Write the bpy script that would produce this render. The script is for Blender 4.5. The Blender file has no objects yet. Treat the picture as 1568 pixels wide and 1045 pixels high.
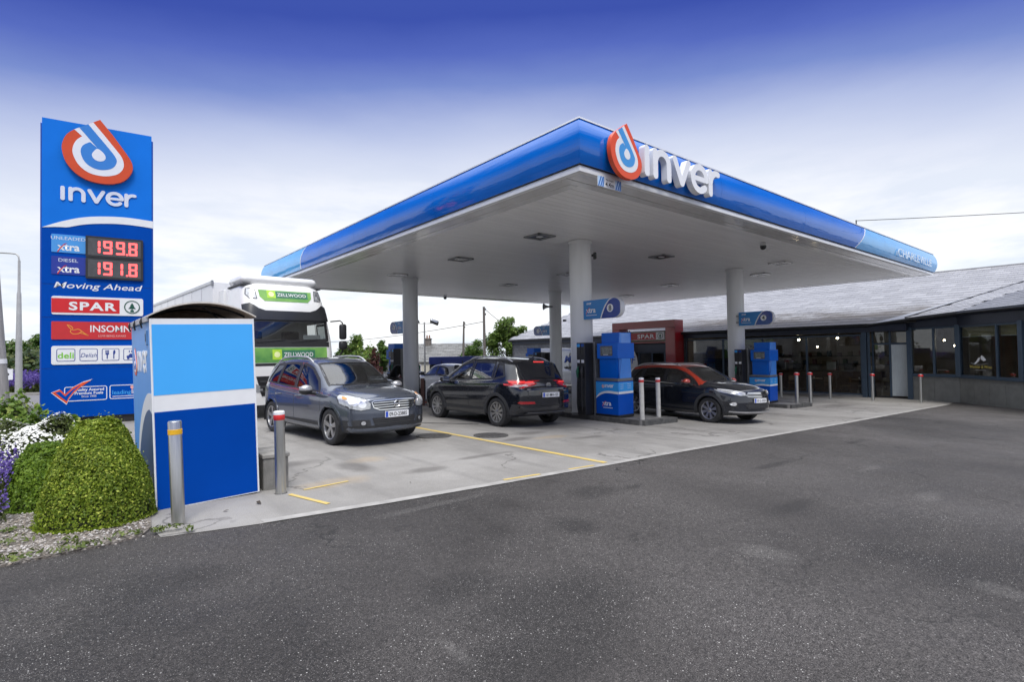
import bpy, bmesh, math, random
import numpy as np
from mathutils import Vector, Matrix, geometry
from mathutils.bvhtree import BVHTree
R_ = math.radians
random.seed(7)
rng = np.random.default_rng(11)
SC = bpy.context.scene
COL = SC.collection

# ------------------------------------------------------------------ camera
cam_d = bpy.data.cameras.new('camera')
cam = bpy.data.objects.new('camera', cam_d)
COL.objects.link(cam)
cam_d.sensor_width = 36.0
cam_d.lens = 36.0 * 824 / 1568
cam_d.clip_start = 0.05
cam_d.clip_end = 1500
_rot = Matrix(((0.769, -0.001, -0.639), (-0.639, -0.027, -0.769), (-0.016, 1.0, -0.022)))
_q = _rot.to_quaternion().normalized()
cam.matrix_world = Matrix.Translation((-6.638, -6.142, 1.67)) @ _q.to_matrix().to_4x4()
SC.camera = cam

# ------------------------------------------------------------------ world: Nishita sky behind high cloud
EXPO = 1.15
SUN_EL, SUN_AZ = R_(58), R_(-118)          # azimuth: direction the light comes from, measured from +X
W = bpy.data.worlds.new('World')
SC.world = W
W.use_nodes = True
nt = W.node_tree
nt.nodes.clear()
def wn(t, **k):
    n = nt.nodes.new(t)
    for a, v in k.items(): setattr(n, a, v)
    return n
def wmath(op, a, b=None, clamp=False):
    n = wn('ShaderNodeMath', operation=op, use_clamp=clamp)
    for i, v in enumerate((a, b)):
        if v is None: continue
        if isinstance(v, (int, float)): n.inputs[i].default_value = v
        else: nt.links.new(v, n.inputs[i])
    return n.outputs[0]
sky = wn('ShaderNodeTexSky', sky_type='NISHITA')
sky.sun_disc = False
sky.sun_elevation = SUN_EL
sky.sun_rotation = R_(90) - SUN_AZ
bg1 = wn('ShaderNodeBackground'); bg1.inputs['Strength'].default_value = 0.08
nt.links.new(sky.outputs[0], bg1.inputs['Color'])
tc = wn('ShaderNodeTexCoord')
sep = wn('ShaderNodeSeparateXYZ'); nt.links.new(tc.outputs['Generated'], sep.inputs[0])
dotn = wn('ShaderNodeVectorMath', operation='DOT_PRODUCT')
nt.links.new(tc.outputs['Generated'], dotn.inputs[0]); dotn.inputs[1].default_value = (0.68, 0.73, 0.0)
away = wmath('SUBTRACT', 1.0, wmath('MAXIMUM', dotn.outputs['Value'], 0.55))
noi = wn('ShaderNodeTexNoise'); noi.inputs['Scale'].default_value = 2.6; noi.inputs['Detail'].default_value = 6; noi.inputs['Roughness'].default_value = 0.55
mp = wn('ShaderNodeMapping'); mp.inputs['Scale'].default_value = (1, 1, 3.4); mp.inputs['Location'].default_value = (3.1, 1.7, 0.4)
nt.links.new(tc.outputs['Generated'], mp.inputs[0]); nt.links.new(mp.outputs[0], noi.inputs['Vector'])
zeff = wmath('ADD', wmath('ADD', sep.outputs['Z'], wmath('MULTIPLY', away, 0.29)), wmath('MULTIPLY', wmath('SUBTRACT', noi.outputs['Fac'], 0.5), 0.05))
ramp = wn('ShaderNodeValToRGB')
nt.links.new(zeff, ramp.inputs[0])
def lin(c):
    return tuple(((v / 255) / 12.92 if v / 255 <= 0.04045 else ((v / 255 + 0.055) / 1.055) ** 2.4) for v in c)
stops = [(0.0, (250, 251, 253)), (0.22, (252, 252, 254)), (0.31, (238, 241, 250)), (0.37, (212, 219, 241)), (0.42, (185, 196, 232)),
         (0.48, (122, 142, 208)), (0.53, (84, 104, 192)), (0.58, (55, 76, 172)), (0.63, (60, 82, 174)), (0.75, (214, 219, 232)), (1.0, (240, 242, 246))]
el = ramp.color_ramp.elements
while len(el) < len(stops): el.new(0.5)
for e, (p, c) in zip(el, stops):
    e.position = p; e.color = (*lin(c), 1)
# thin grey patches low in the cloud
cl = wn('ShaderNodeTexNoise'); cl.inputs['Scale'].default_value = 4.2; cl.inputs['Detail'].default_value = 7; cl.inputs['Roughness'].default_value = 0.6
mp2 = wn('ShaderNodeMapping'); mp2.inputs['Scale'].default_value = (1, 1, 4.5); mp2.inputs['Location'].default_value = (0.4, 2.9, 1.3)
nt.links.new(tc.outputs['Generated'], mp2.inputs[0]); nt.links.new(mp2.outputs[0], cl.inputs['Vector'])
cr = wn('ShaderNodeValToRGB'); nt.links.new(cl.outputs['Fac'], cr.inputs[0])
cr.color_ramp.elements[0].position = 0.40; cr.color_ramp.elements[0].color = (0.74, 0.80, 0.885, 1)
cr.color_ramp.elements[1].position = 0.58; cr.color_ramp.elements[1].color = (1.0, 1.0, 1.0, 1)
mul = wn('ShaderNodeMix', data_type='RGBA', blend_type='MULTIPLY'); mul.inputs[0].default_value = 1.0
lowc = wn('ShaderNodeMapRange'); nt.links.new(zeff, lowc.inputs[0]); lowc.inputs[1].default_value = 0.20; lowc.inputs[2].default_value = 0.38; lowc.inputs[3].default_value = 1.0; lowc.inputs[4].default_value = 0.0
nt.links.new(lowc.outputs[0], mul.inputs[0])
nt.links.new(ramp.outputs[0], mul.inputs[6]); nt.links.new(cr.outputs[0], mul.inputs[7])
bg2 = wn('ShaderNodeBackground')
# the low cloud is brighter than the film holds
glow = wn('ShaderNodeMapRange'); nt.links.new(zeff, glow.inputs[0])
glow.inputs[1].default_value = 0.05; glow.inputs[2].default_value = 0.42; glow.inputs[3].default_value = 1.22; glow.inputs[4].default_value = 1.0
high = wn('ShaderNodeMapRange'); nt.links.new(zeff, high.inputs[0])   # the cloud overhead is the brightest part of the sky
high.inputs[1].default_value = 0.64; high.inputs[2].default_value = 0.88; high.inputs[3].default_value = 0.0; high.inputs[4].default_value = 1.7
nt.links.new(wmath('MULTIPLY', wmath('ADD', glow.outputs[0], high.outputs[0]), 1.0 / 2 ** EXPO), bg2.inputs['Strength'])
nt.links.new(mul.outputs[2], bg2.inputs['Color'])
mixs = wn('ShaderNodeMixShader'); mixs.inputs[0].default_value = 0.93
nt.links.new(bg1.outputs[0], mixs.inputs[1]); nt.links.new(bg2.outputs[0], mixs.inputs[2])
wo = wn('ShaderNodeOutputWorld'); nt.links.new(mixs.outputs[0], wo.inputs[0])

sun_d = bpy.data.lights.new('sun', 'SUN')
sun_d.energy = 1.0
sun_d.angle = R_(20)
sun_d.color = (1.0, 0.965, 0.91)
sun = bpy.data.objects.new('sun', sun_d)
COL.objects.link(sun)
_d = Vector((math.cos(SUN_EL) * math.cos(SUN_AZ), math.cos(SUN_EL) * math.sin(SUN_AZ), math.sin(SUN_EL)))
sun.rotation_euler = _d.to_track_quat('Z', 'Y').to_euler()

SC.view_settings.view_transform = 'Standard'
SC.view_settings.look = 'None'
SC.view_settings.exposure = EXPO
SC.view_settings.gamma = 1.0
SC.view_settings.use_curve_mapping = False
SC.cycles.max_bounces = 8
SC.cycles.sample_clamp_indirect = 4.0
SC.cycles.transparent_max_bounces = 12

# ------------------------------------------------------------------ helpers
def g(x, y=0.0):
    """height of the forecourt, which falls gently towards the shop"""
    t = x + 0.5
    return -0.03 * min(0.5 * (t + math.sqrt(t * t + 4)), 22.0)

_mats = {}
def M(name, col, rough=0.5, metal=0.0, var=0.08, vs=4.0, bump=0.0, bs=60.0, coat=0.0, spec=0.5, emit=None, es=0.0, detail=4, vs_xyz=None, col2=None, rvar=0.0):
    """procedural principled material with noise in colour, gloss and relief"""
    if name in _mats: return _mats[name]
    m = bpy.data.materials.new(name); m.use_nodes = True
    t = m.node_tree; b = t.nodes['Principled BSDF']
    b.inputs['Roughness'].default_value = rough
    b.inputs['Metallic'].default_value = metal
    b.inputs['Specular IOR Level'].default_value = spec
    b.inputs['Coat Weight'].default_value = coat
    b.inputs['Coat Roughness'].default_value = 0.04
    tcn = t.nodes.new('ShaderNodeTexCoord')
    vec = tcn.outputs['Object']
    if vs_xyz:
        mpn = t.nodes.new('ShaderNodeMapping'); mpn.inputs['Scale'].default_value = vs_xyz
        t.links.new(vec, mpn.inputs[0]); vec = mpn.outputs[0]
    n = t.nodes.new('ShaderNodeTexNoise'); n.inputs['Scale'].default_value = vs; n.inputs['Detail'].default_value = detail
    t.links.new(vec, n.inputs['Vector'])
    r = t.nodes.new('ShaderNodeValToRGB')
    t.links.new(n.outputs['Fac'], r.inputs[0])
    c1 = col2 if col2 else tuple(min(1, c * (1 + var)) for c in col)
    c0 = col if col2 else tuple(c * (1 - var) for c in col)
    r.color_ramp.elements[0].position = 0.3; r.color_ramp.elements[0].color = (*c0, 1)
    r.color_ramp.elements[1].position = 0.7; r.color_ramp.elements[1].color = (*c1, 1)
    t.links.new(r.outputs[0], b.inputs['Base Color'])
    if rvar:
        mr = t.nodes.new('ShaderNodeMapRange'); t.links.new(n.outputs['Fac'], mr.inputs[0])
        mr.inputs[3].default_value = max(0.02, rough - rvar); mr.inputs[4].default_value = rough + rvar
        t.links.new(mr.outputs[0], b.inputs['Roughness'])
    if bump:
        n2 = t.nodes.new('ShaderNodeTexNoise'); n2.inputs['Scale'].default_value = bs; n2.inputs['Detail'].default_value = 3
        t.links.new(tcn.outputs['Object'], n2.inputs['Vector'])
        bp = t.nodes.new('ShaderNodeBump'); bp.inputs['Strength'].default_value = bump; bp.inputs['Distance'].default_value = 0.01
        t.links.new(n2.outputs['Fac'], bp.inputs['Height']); t.links.new(bp.outputs[0], b.inputs['Normal'])
    if emit:
        b.inputs['Emission Color'].default_value = (*emit, 1); b.inputs['Emission Strength'].default_value = es
    _mats[name] = m
    return m
def S(*c):
    return lin(c)
def glass(name, tint, refl=1.0, ior=1.62):
    if name in _mats: return _mats[name]
    m = bpy.data.materials.new(name); m.use_nodes = True
    t = m.node_tree; t.nodes.clear()
    o = t.nodes.new('ShaderNodeOutputMaterial'); mx = t.nodes.new('ShaderNodeMixShader')
    tr = t.nodes.new('ShaderNodeBsdfTransparent'); tr.inputs[0].default_value = (*tint, 1)
    gl = t.nodes.new('ShaderNodeBsdfGlossy'); gl.inputs['Roughness'].default_value = 0.015
    gl.inputs[0].default_value = (refl, refl, refl, 1)
    fr = t.nodes.new('ShaderNodeFresnel'); fr.inputs[0].default_value = ior
    ge = t.nodes.new('ShaderNodeNewGeometry'); mr = t.nodes.new('ShaderNodeMapRange')   # same gloss from both sides of a thin pane
    mr.inputs[3].default_value = ior; mr.inputs[4].default_value = 1 / ior
    t.links.new(ge.outputs['Backfacing'], mr.inputs[0]); t.links.new(mr.outputs[0], fr.inputs[0])
    n = t.nodes.new('ShaderNodeTexNoise'); n.inputs['Scale'].default_value = 1.3
    tcn = t.nodes.new('ShaderNodeTexCoord'); t.links.new(tcn.outputs['Object'], n.inputs['Vector'])
    bp = t.nodes.new('ShaderNodeBump'); bp.inputs['Strength'].default_value = 0.03; bp.inputs['Distance'].default_value = 0.02
    t.links.new(n.outputs['Fac'], bp.inputs['Height']); t.links.new(bp.outputs[0], gl.inputs['Normal'])
    t.links.new(fr.outputs[0], mx.inputs[0]); t.links.new(tr.outputs[0], mx.inputs[1]); t.links.new(gl.outputs[0], mx.inputs[2])
    t.links.new(mx.outputs[0], o.inputs[0])
    _mats[name] = m
    return m

def link(o, parent=None):
    COL.objects.link(o)
    if parent is not None: o.parent = parent
    return o
def tag(o, label=None, cat=None, group=None, kind=None):
    if label: o['label'] = label
    if cat: o['category'] = cat
    if group: o['group'] = group
    if kind: o['kind'] = kind
    return o
def thing(name, label, cat, loc=(0, 0, 0), rz=0.0, group=None):
    o = bpy.data.objects.new(name, None); o.empty_display_size = 0.2
    COL.objects.link(o); o.location = loc; o.rotation_euler = (0, 0, rz)
    return tag(o, label, cat, group)
def dup(o, parent=None):
    c = o.copy(); COL.objects.link(c)
    if parent is not None: c.parent = parent
    for ch in KIDS(o): dup(ch, c)
    return c
def KIDS(o): return list(o.children)

I4 = Matrix.Identity(4)
def frame(origin, ux, uz):
    """local frame: x along ux, y up uz, z outwards"""
    x = Vector(ux).normalized(); y = Vector(uz).normalized(); z = x.cross(y)
    m = Matrix((x, y, z)).transposed().to_4x4(); m.translation = Vector(origin)
    return m

class MB:
    """collects shapes into one mesh"""
    def __init__(s, mat4=None):
        s.v, s.f, s.mi = [], [], []; s.m4 = mat4 or I4; s.cur = 0
    def add(s, vs, fs, m4=None):
        b = len(s.v); t = s.m4 @ m4 if m4 is not None else s.m4
        s.v += [tuple(t @ Vector(p)) for p in vs]
        s.f += [tuple(b + i for i in f) for f in fs]
        s.mi += [s.cur] * len(fs)
        return s
    def box(s, a, b, bev=0.0, m4=None, rz=None):
        a = Vector(a); b = Vector(b)
        lo = Vector(map(min, a, b)); hi = Vector(map(max, a, b))
        if bev <= 0:
            vs = [(x, y, z) for z in (lo.z, hi.z) for y in (lo.y, hi.y) for x in (lo.x, hi.x)]
            fs = [(0, 2, 3, 1), (4, 5, 7, 6), (0, 1, 5, 4), (2, 6, 7, 3), (0, 4, 6, 2), (1, 3, 7, 5)]
            return s.add(vs, fs, m4)
        bm = bmesh.new(); bmesh.ops.create_cube(bm, size=1.0)
        for v in bm.verts:
            v.co = Vector((lo[i] + (v.co[i] + .5) * (hi[i] - lo[i]) for i in range(3)))
        bmesh.ops.bevel(bm, geom=bm.edges[:], offset=min(bev, min(hi - lo) * .45), segments=2, affect='EDGES', profile=0.5)
        bm.verts.index_update()
        s.add([v.co[:] for v in bm.verts], [[v.index for v in f.verts] for f in bm.faces], m4)
        bm.free(); return s
    def prism(s, pts, z0, z1, m4=None, inset=0.0):
        n = len(pts)
        ar = sum(pts[i][0] * pts[(i + 1) % n][1] - pts[(i + 1) % n][0] * pts[i][1] for i in range(n))
        if ar < 0: pts = pts[::-1]
        vs = [(p[0], p[1], z0) for p in pts] + [(p[0], p[1], z1) for p in pts]
        tri = geometry.tessellate_polygon([[Vector((p[0], p[1], 0)) for p in pts]]) if n > 4 else [tuple(range(n))]
        fs = []
        for t in tri:
            t = tuple(t)
            if len(t) == 3:
                a, b, c = (pts[i] for i in t)
                if (b[0] - a[0]) * (c[1] - a[1]) - (c[0] - a[0]) * (b[1] - a[1]) < 0: t = t[::-1]
            fs.append(tuple(n + i for i in t)); fs.append(tuple(i for i in t[::-1]))
        fs += [(i, (i + 1) % n, n + (i + 1) % n, n + i) for i in range(n)]
        return s.add(vs, fs, m4)
    def tube(s, path, r, n=8, caps=True, m4=None):
        path = [Vector(p) for p in path]; k = len(path)
        rs = r if isinstance(r, (list, tuple)) else [r] * k
        vs, fs = [], []
        up = None
        for i, p in enumerate(path):
            d = (path[min(i + 1, k - 1)] - path[max(i - 1, 0)]).normalized()
            if up is None:
                up = Vector((0, 0, 1)) if abs(d.z) < .9 else Vector((1, 0, 0))
            a = d.cross(up).normalized(); b = a.cross(d).normalized(); up = b
            for j in range(n):
                t = 2 * math.pi * j / n
                vs.append(p + (a * math.cos(t) + b * math.sin(t)) * rs[i])
        for i in range(k - 1):
            for j in range(n):
                fs.append((i * n + j, i * n + (j + 1) % n, (i + 1) * n + (j + 1) % n, (i + 1) * n + j))
        if caps:
            fs.append(tuple(range(n))[::-1]); fs.append(tuple((k - 1) * n + j for j in range(n)))
        return s.add(vs, fs, m4)
    def lathe(s, prof, n=24, m4=None, arc=2 * math.pi, a0=0.0):
        full = abs(arc - 2 * math.pi) < 1e-6
        k = n if full else n + 1
        vs, fs = [], []
        for (r, z) in prof:
            for j in range(k):
                t = a0 + arc * j / n
                vs.append((r * math.cos(t), r * math.sin(t), z))
        for i in range(len(prof) - 1):
            for j in range(n):
                j2 = (j + 1) % k
                fs.append((i * k + j, i * k + j2, (i + 1) * k + j2, (i + 1) * k + j))
        return s.add(vs, fs, m4)
    def ball(s, c, r, n=12, m=8, m4=None):
        r = r if isinstance(r, (tuple, list)) else (r, r, r)
        vs = [(c[0], c[1], c[2] - r[2])]; fs = []
        for i in range(1, m):
            p = -math.pi / 2 + math.pi * i / m
            for j in range(n):
                t = 2 * math.pi * j / n
                vs.append((c[0] + r[0] * math.cos(p) * math.cos(t), c[1] + r[1] * math.cos(p) * math.sin(t), c[2] + r[2] * math.sin(p)))
        vs.append((c[0], c[1], c[2] + r[2]))
        for j in range(n):
            fs.append((0, 1 + (j + 1) % n, 1 + j)); e = len(vs) - 1; b = 1 + (m - 2) * n
            fs.append((e, b + j, b + (j + 1) % n))
        for i in range(m - 2):
            for j in range(n):
                fs.append((1 + i * n + j, 1 + i * n + (j + 1) % n, 1 + (i + 1) * n + (j + 1) % n, 1 + (i + 1) * n + j))
        return s.add(vs, fs, m4)
    def build(s, name, mat, parent=None, smooth=None):
        me = bpy.data.meshes.new(name)
        me.from_pydata(s.v, [], s.f)
        for mm in (mat if isinstance(mat, (list, tuple)) else [mat]): me.materials.append(mm)
        if any(s.mi): me.polygons.foreach_set('material_index', s.mi)
        if smooth:
            me.polygons.foreach_set('use_smooth', [True] * len(me.polygons))
            me.set_sharp_from_angle(angle=R_(smooth))
        me.update()
        o = bpy.data.objects.new(name, me)
        return link(o, parent)

def rrect(x0, y0, x1, y1, r, n=5):
    r = min(r, (x1 - x0) / 2, (y1 - y0) / 2)
    out = []
    for cx, cy, a in ((x1 - r, y0 + r, -90), (x1 - r, y1 - r, 0), (x0 + r, y1 - r, 90), (x0 + r, y0 + r, 180)):
        for i in range(n + 1):
            t = R_(a + 90 * i / n); out.append((cx + r * math.cos(t), cy + r * math.sin(t)))
    return out
def smooth_closed(pts, n=6, closed=True):
    out = []; k = len(pts)
    rngk = range(k) if closed else range(k - 1)
    for i in rngk:
        if closed: p0, p1, p2, p3 = (Vector(pts[(i + j) % k]) for j in (-1, 0, 1, 2))
        else: p0, p1, p2, p3 = (Vector(pts[min(max(i + j, 0), k - 1)]) for j in (-1, 0, 1, 2))
        for j in range(n):
            t = j / n
            q = .5 * ((2 * p1) + (p2 - p0) * t + (2 * p0 - 5 * p1 + 4 * p2 - p3) * t * t + (3 * p1 - p0 - 3 * p2 + p3) * t ** 3)
            out.append(tuple(q))
    if not closed: out.append(tuple(pts[-1]))
    return out
def stroke(pts, w, capn=6):
    """outline of a thick round-ended line"""
    P = [Vector((p[0], p[1])) for p in pts]; k = len(P); L, Rr = [], []
    for i in range(k):
        d = (P[min(i + 1, k - 1)] - P[max(i - 1, 0)]).normalized(); nn = Vector((-d.y, d.x)) * w / 2
        L.append(P[i] + nn); Rr.append(P[i] - nn)
    d1 = (P[-1] - P[-2]).normalized(); a1 = math.atan2(d1.y, d1.x)
    d0 = (P[0] - P[1]).normalized(); a0 = math.atan2(d0.y, d0.x)
    c1 = [P[-1] + Vector((math.cos(a1 + R_(90 - 180 * j / capn)), math.sin(a1 + R_(90 - 180 * j / capn)))) * w / 2 for j in range(1, capn)]
    c0 = [P[0] + Vector((math.cos(a0 + R_(90 - 180 * j / capn)), math.sin(a0 + R_(90 - 180 * j / capn)))) * w / 2 for j in range(1, capn)]
    return [tuple(p) for p in L + c1 + Rr[::-1] + c0]
def arc(cx, cy, r, a0, a1, n=14, ry=None):
    ry = r if ry is None else ry
    return [(cx + r * math.cos(R_(a0 + (a1 - a0) * i / n)), cy + ry * math.sin(R_(a0 + (a1 - a0) * i / n))) for i in range(n + 1)]

class Sheet:
    """places flat or raised pieces on a plane of a thing: x right, y up, z out of the plane"""
    def __init__(s, parent, m4): s.p = parent; s.m = m4
    def poly(s, name, pts, mat, z0=0.0, z1=0.004, parent=None):
        return MB(s.m).prism(list(pts), z0, z1).build(name, mat, parent or s.p)
    def rect(s, name, x0, y0, x1, y1, mat, z0=0.0, z1=0.004, r=0.0, parent=None):
        return s.poly(name, rrect(x0, y0, x1, y1, r) if r else [(x0, y0), (x1, y0), (x1, y1), (x0, y1)], mat, z0, z1, parent)
    def many(s, name, polys, mat, z0=0.0, z1=0.004, parent=None):
        mb = MB(s.m)
        for i, p in enumerate(polys): mb.prism(list(p), z0, z1 + i * 0.0003)
        return mb.build(name, mat, parent or s.p)
    def text(s, name, txt, x, y, h, mat, z=0.0, depth=0.002, bold=0.0, align='LEFT', shear=0.0, sx=1.0, space=1.0, parent=None, width=None, rot=0.0):
        cu = bpy.data.curves.new(name, 'FONT'); cu.body = txt; cu.size = 1.0; cu.resolution_u = 3
        cu.align_x = 'LEFT'; cu.offset = bold; cu.shear = shear; cu.space_character = space; cu.extrude = 0.0
        ob = bpy.data.objects.new(name, cu)
        me = bpy.data.meshes.new_from_object(ob)
        bpy.data.objects.remove(ob); bpy.data.curves.remove(cu)
        co = [v.co.copy() for v in me.vertices]
        if not co: return None
        x0 = min(c.x for c in co); x1 = max(c.x for c in co); cap = 0.72
        k = h / cap; kx = k * sx
        if width: kx = width / max(x1 - x0, 1e-6)
        ofs = {'LEFT': 0, 'CENTER': -(x0 + x1) / 2 * kx, 'RIGHT': -x1 * kx}[align] - (x0 * kx if align == 'LEFT' else 0)
        cr, sr = math.cos(rot), math.sin(rot)
        bm = bmesh.new(); bm.from_mesh(me); bpy.data.meshes.remove(me)
        bmesh.ops.remove_doubles(bm, verts=bm.verts[:], dist=1e-5)
        for v in bm.verts:
            px, py = v.co.x * kx + ofs, v.co.y * k
            v.co = Vector((x + px * cr - py * sr, y + px * sr + py * cr, z + depth))
        bmesh.ops.recalc_face_normals(bm, faces=bm.faces[:])
        if bm.faces and sum(f.normal.z for f in bm.faces) < 0: bmesh.ops.reverse_faces(bm, faces=bm.faces[:])
        if depth > 0.006:
            ge = bmesh.ops.extrude_face_region(bm, geom=bm.faces[:])
            low = [e for e in ge['geom'] if isinstance(e, bmesh.types.BMVert)]
            # the extruded copy becomes the front, the originals drop to the back
            lows = set(low)
            for v in bm.verts:
                if v not in lows: v.co.z = z
        m2 = bpy.data.meshes.new(name); bm.transform(s.m); bm.to_mesh(m2); bm.free()
        m2.materials.append(mat)
        return link(bpy.data.objects.new(name, m2), parent or s.p)

# brand emblem outlines, in units of the ring's radius
_cut = [(-0.665, .78)]
EMB_OUT = [(0.05, 1.28), (0.42, 0.79)] + smooth_closed([(0.72, 0.34), (0.93, 0.0), (1.0, -0.25), (0.95, -.5), (.75, -.79), (.45, -.95), (.1, -1.0), (-.3, -.94), (-.65, -.73), (-.9, -.38), (-1, .02), (-.97, .32), (-.86, .58), (-.665, .78)], 5, False)
EMB_WHITE = [(-0.14, 1.14), (0.2, 0.7)] + smooth_closed([(0.5, 0.3), (0.67, .05), (0.735, -.2), (.68, -.43), (.5, -.62), (.15, -.73), (-.25, -.68), (-.54, -.45), (-.7, -.1), (-.7, .17), (-.6, .42), (-.45, .58)], 5, False) + [(-.665, .78)]
EMB_BLUE = [(-.28, 1.045), (0.0, 0.68)] + smooth_closed([(0.32, 0.27), (0.47, .05), (0.53, -.12), (.46, -.33), (.3, -.46), (.05, -.52), (-.2, -.46), (-.4, -.27), (-.49, .02), (-.43, .26), (-.23, .42)], 5, False) + [(-.02, .24), (-.53, .875)]
EMB_DROP = smooth_closed([(-.02, .22), (.13, .12), (.21, -.04), (.16, -.17), (.02, -.22), (-.12, -.16), (-.18, -.02), (-.12, .12)], 4)
def emblem(sh, x, y, r, mats, t=0.01, z=0.0, parent=None, kx=1.0):
    f = lambda P: [(x + p[0] * r * kx, y + p[1] * r) for p in P]
    o = sh.poly('emblem', f(EMB_OUT), mats[0], z, z + t, parent)
    sh.poly('white_band', f(EMB_WHITE), mats[1], z + t * .5, z + t + .003, o)
    sh.poly('blue_band', f(EMB_BLUE), mats[2], z + t * .5, z + t + .006, o)
    sh.poly('drop', f(EMB_DROP), mats[1], z + t * .5, z + t + .009, o)
    return o
def inver_letters(h):
    """rounded strokes of the lower-case word, x-height h, each letter a list of stroke outlines"""
    w = 0.225 * h; L = []
    L.append(([stroke([(0, .1 * h), (0, .9 * h)], w)], 0.0, .40 * h))
    nn = [stroke([(0, .1 * h), (0, .9 * h)], w), stroke([(0, .55 * h)] + arc(.33 * h, .55 * h, .33 * h, 180, 0, 14, .36 * h)[1:] + [(.66 * h, .1 * h)], w)]
    L.append((nn, 0.0, .97 * h))
    L.append(([stroke([(0, .9 * h), (.36 * h, .12 * h)], w), stroke([(.36 * h, .12 * h), (.72 * h, .9 * h)], w)], 0.0, .98 * h))
    ee = [stroke([(-.02 * h, .5 * h), (.74 * h, .5 * h)], w * .8), stroke(arc(.37 * h, .5 * h, .39 * h, 2, 318, 24, .42 * h), w)]
    L.append((ee, 0.0, 1.0 * h))
    L.append(([stroke([(0, .1 * h), (0, .9 * h)], w), stroke(arc(.36 * h, .42 * h, .36 * h, 165, 92, 8, .48 * h) + [(.46 * h, .89 * h)], w)], 0.0, .6 * h))
    out = []; x = w / 2
    for st, o, adv in L:
        out.append([[(p[0] + x, p[1]) for p in s_] for s_ in st]); x += adv
    tot = x - .14 * h + w * .2
    return out, tot
def inver_word(sh, x, y, h, mat, t=0.004, z=0.0, width=None, parent=None, separate=False, kx=1.0, pan=None):
    L, tot = inver_letters(h)
    k = (width / tot) if width else kx
    if separate:
        res = []
        for st in L:
            mb = MB(sh.m)
            for i, p in enumerate(st): mb.prism([(x + q[0] * k, y + q[1]) for q in p], z, z + t + i * .0015)
            res.append(mb.build('letter', mat, parent or sh.p))
        return res
    mb = MB(sh.m)
    for st in L:
        for i, p in enumerate(st): mb.prism([(x + q[0] * k, y + q[1]) for q in p], z, z + t + i * .0006)
    return mb.build('brand_word', mat, parent or sh.p)
def xtra_word(sh, x, y, h, mw, mr, z=0.0, parent=None, kx=1.0):
    """the word xtra with a red swoosh across its first letter"""
    o = sh.text('product_word', 'xtra', x, y, h, mw, z, .002, bold=.022, parent=parent, width=2.35 * h * kx)
    sw = [(x - .02 * h, y - .28 * h), (x + .30 * h * kx, y + .36 * h), (x + .72 * h * kx, y + .86 * h), (x + 1.02 * h * kx, y + 1.0 * h), (x + .66 * h * kx, y + .66 * h), (x + .36 * h * kx, y + .22 * h), (x + .1 * h, y - .28 * h)]
    sh.poly('swoosh', sw, mr, z + .001, z + .004, parent=o or parent)
    return o

# shared materials
WHITE = M('white_paint', (.78, .79, .80), .35, var=.03, vs=6)
BLUE_D = M('deep_blue_paint', S(0, 58, 140), .22, var=.04, vs=2, coat=.4)
BLUE_M = M('mid_blue_paint', S(0, 96, 205), .25, var=.04, vs=2, coat=.3)
BLUE_L = M('light_blue_paint', S(60, 158, 232), .25, var=.04, vs=2, coat=.3)
BLUE_S = M('sky_blue_paint', S(62, 172, 250), .3, var=.03, vs=2)
ORANGE = M('orange_paint', S(226, 84, 38), .3, var=.04)
RED = M('red_paint', S(200, 30, 36), .3, var=.05)
BLACK = M('black_plastic', (.018, .018, .02), .45, var=.2, vs=20)
DARKG = M('dark_grey_plastic', (.045, .047, .05), .5, var=.15, vs=12)
STEEL = M('brushed_steel', (.52, .52, .50), .34, 1.0, var=.10, vs=3, vs_xyz=(60, 60, 1.5), rvar=.08)
CHROME = M('chrome', (.78, .79, .8), .1, 1.0, var=.03)
GREYM = M('grey_metal', (.30, .31, .32), .45, .6, var=.1, vs=8)
# ------------------------------------------------------------------ ground
def nodes_mat(name):
    m = bpy.data.materials.new(name); m.use_nodes = True
    t = m.node_tree; b = t.nodes['Principled BSDF']
    def N(ty, **k):
        n = t.nodes.new(ty)
        for a, v in k.items():
            if a.startswith('i_'):
                n.inputs[a[2:].replace('_', ' ')].default_value = v
            else: setattr(n, a, v)
        return n
    def Lk(a, c): t.links.new(a, c)
    def mth(op, a, c=None, clamp=False):
        n = N('ShaderNodeMath', operation=op, use_clamp=clamp)
        for i, v in enumerate((a, c)):
            if v is None: continue
            if isinstance(v, (int, float)): n.inputs[i].default_value = v
            else: Lk(v, n.inputs[i])
        return n.outputs[0]
    def noise(vec, sc, det=4, ro=.55):
        n = N('ShaderNodeTexNoise'); n.inputs['Scale'].default_value = sc; n.inputs['Detail'].default_value = det; n.inputs['Roughness'].default_value = ro
        Lk(vec, n.inputs['Vector']); return n.outputs['Fac']
    def step(v, lo, hi, a=0.0, c=1.0):
        n = N('ShaderNodeMapRange'); Lk(v, n.inputs[0])
        n.inputs[1].default_value = lo; n.inputs[2].default_value = hi; n.inputs[3].default_value = a; n.inputs[4].default_value = c
        return n.outputs[0]
    def mixc(f, a, c, bt='MIX'):
        n = N('ShaderNodeMix', data_type='RGBA', blend_type=bt)
        if isinstance(f, (int, float)): n.inputs[0].default_value = f
        else: Lk(f, n.inputs[0])
        for i, v in ((6, a), (7, c)):
            if isinstance(v, tuple): n.inputs[i].default_value = (*v, 1)
            else: Lk(v, n.inputs[i])
        return n.outputs[2]
    pos = N('ShaderNodeTexCoord').outputs['Object']
    return m, t, b, N, Lk, mth, noise, step, mixc, pos
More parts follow.
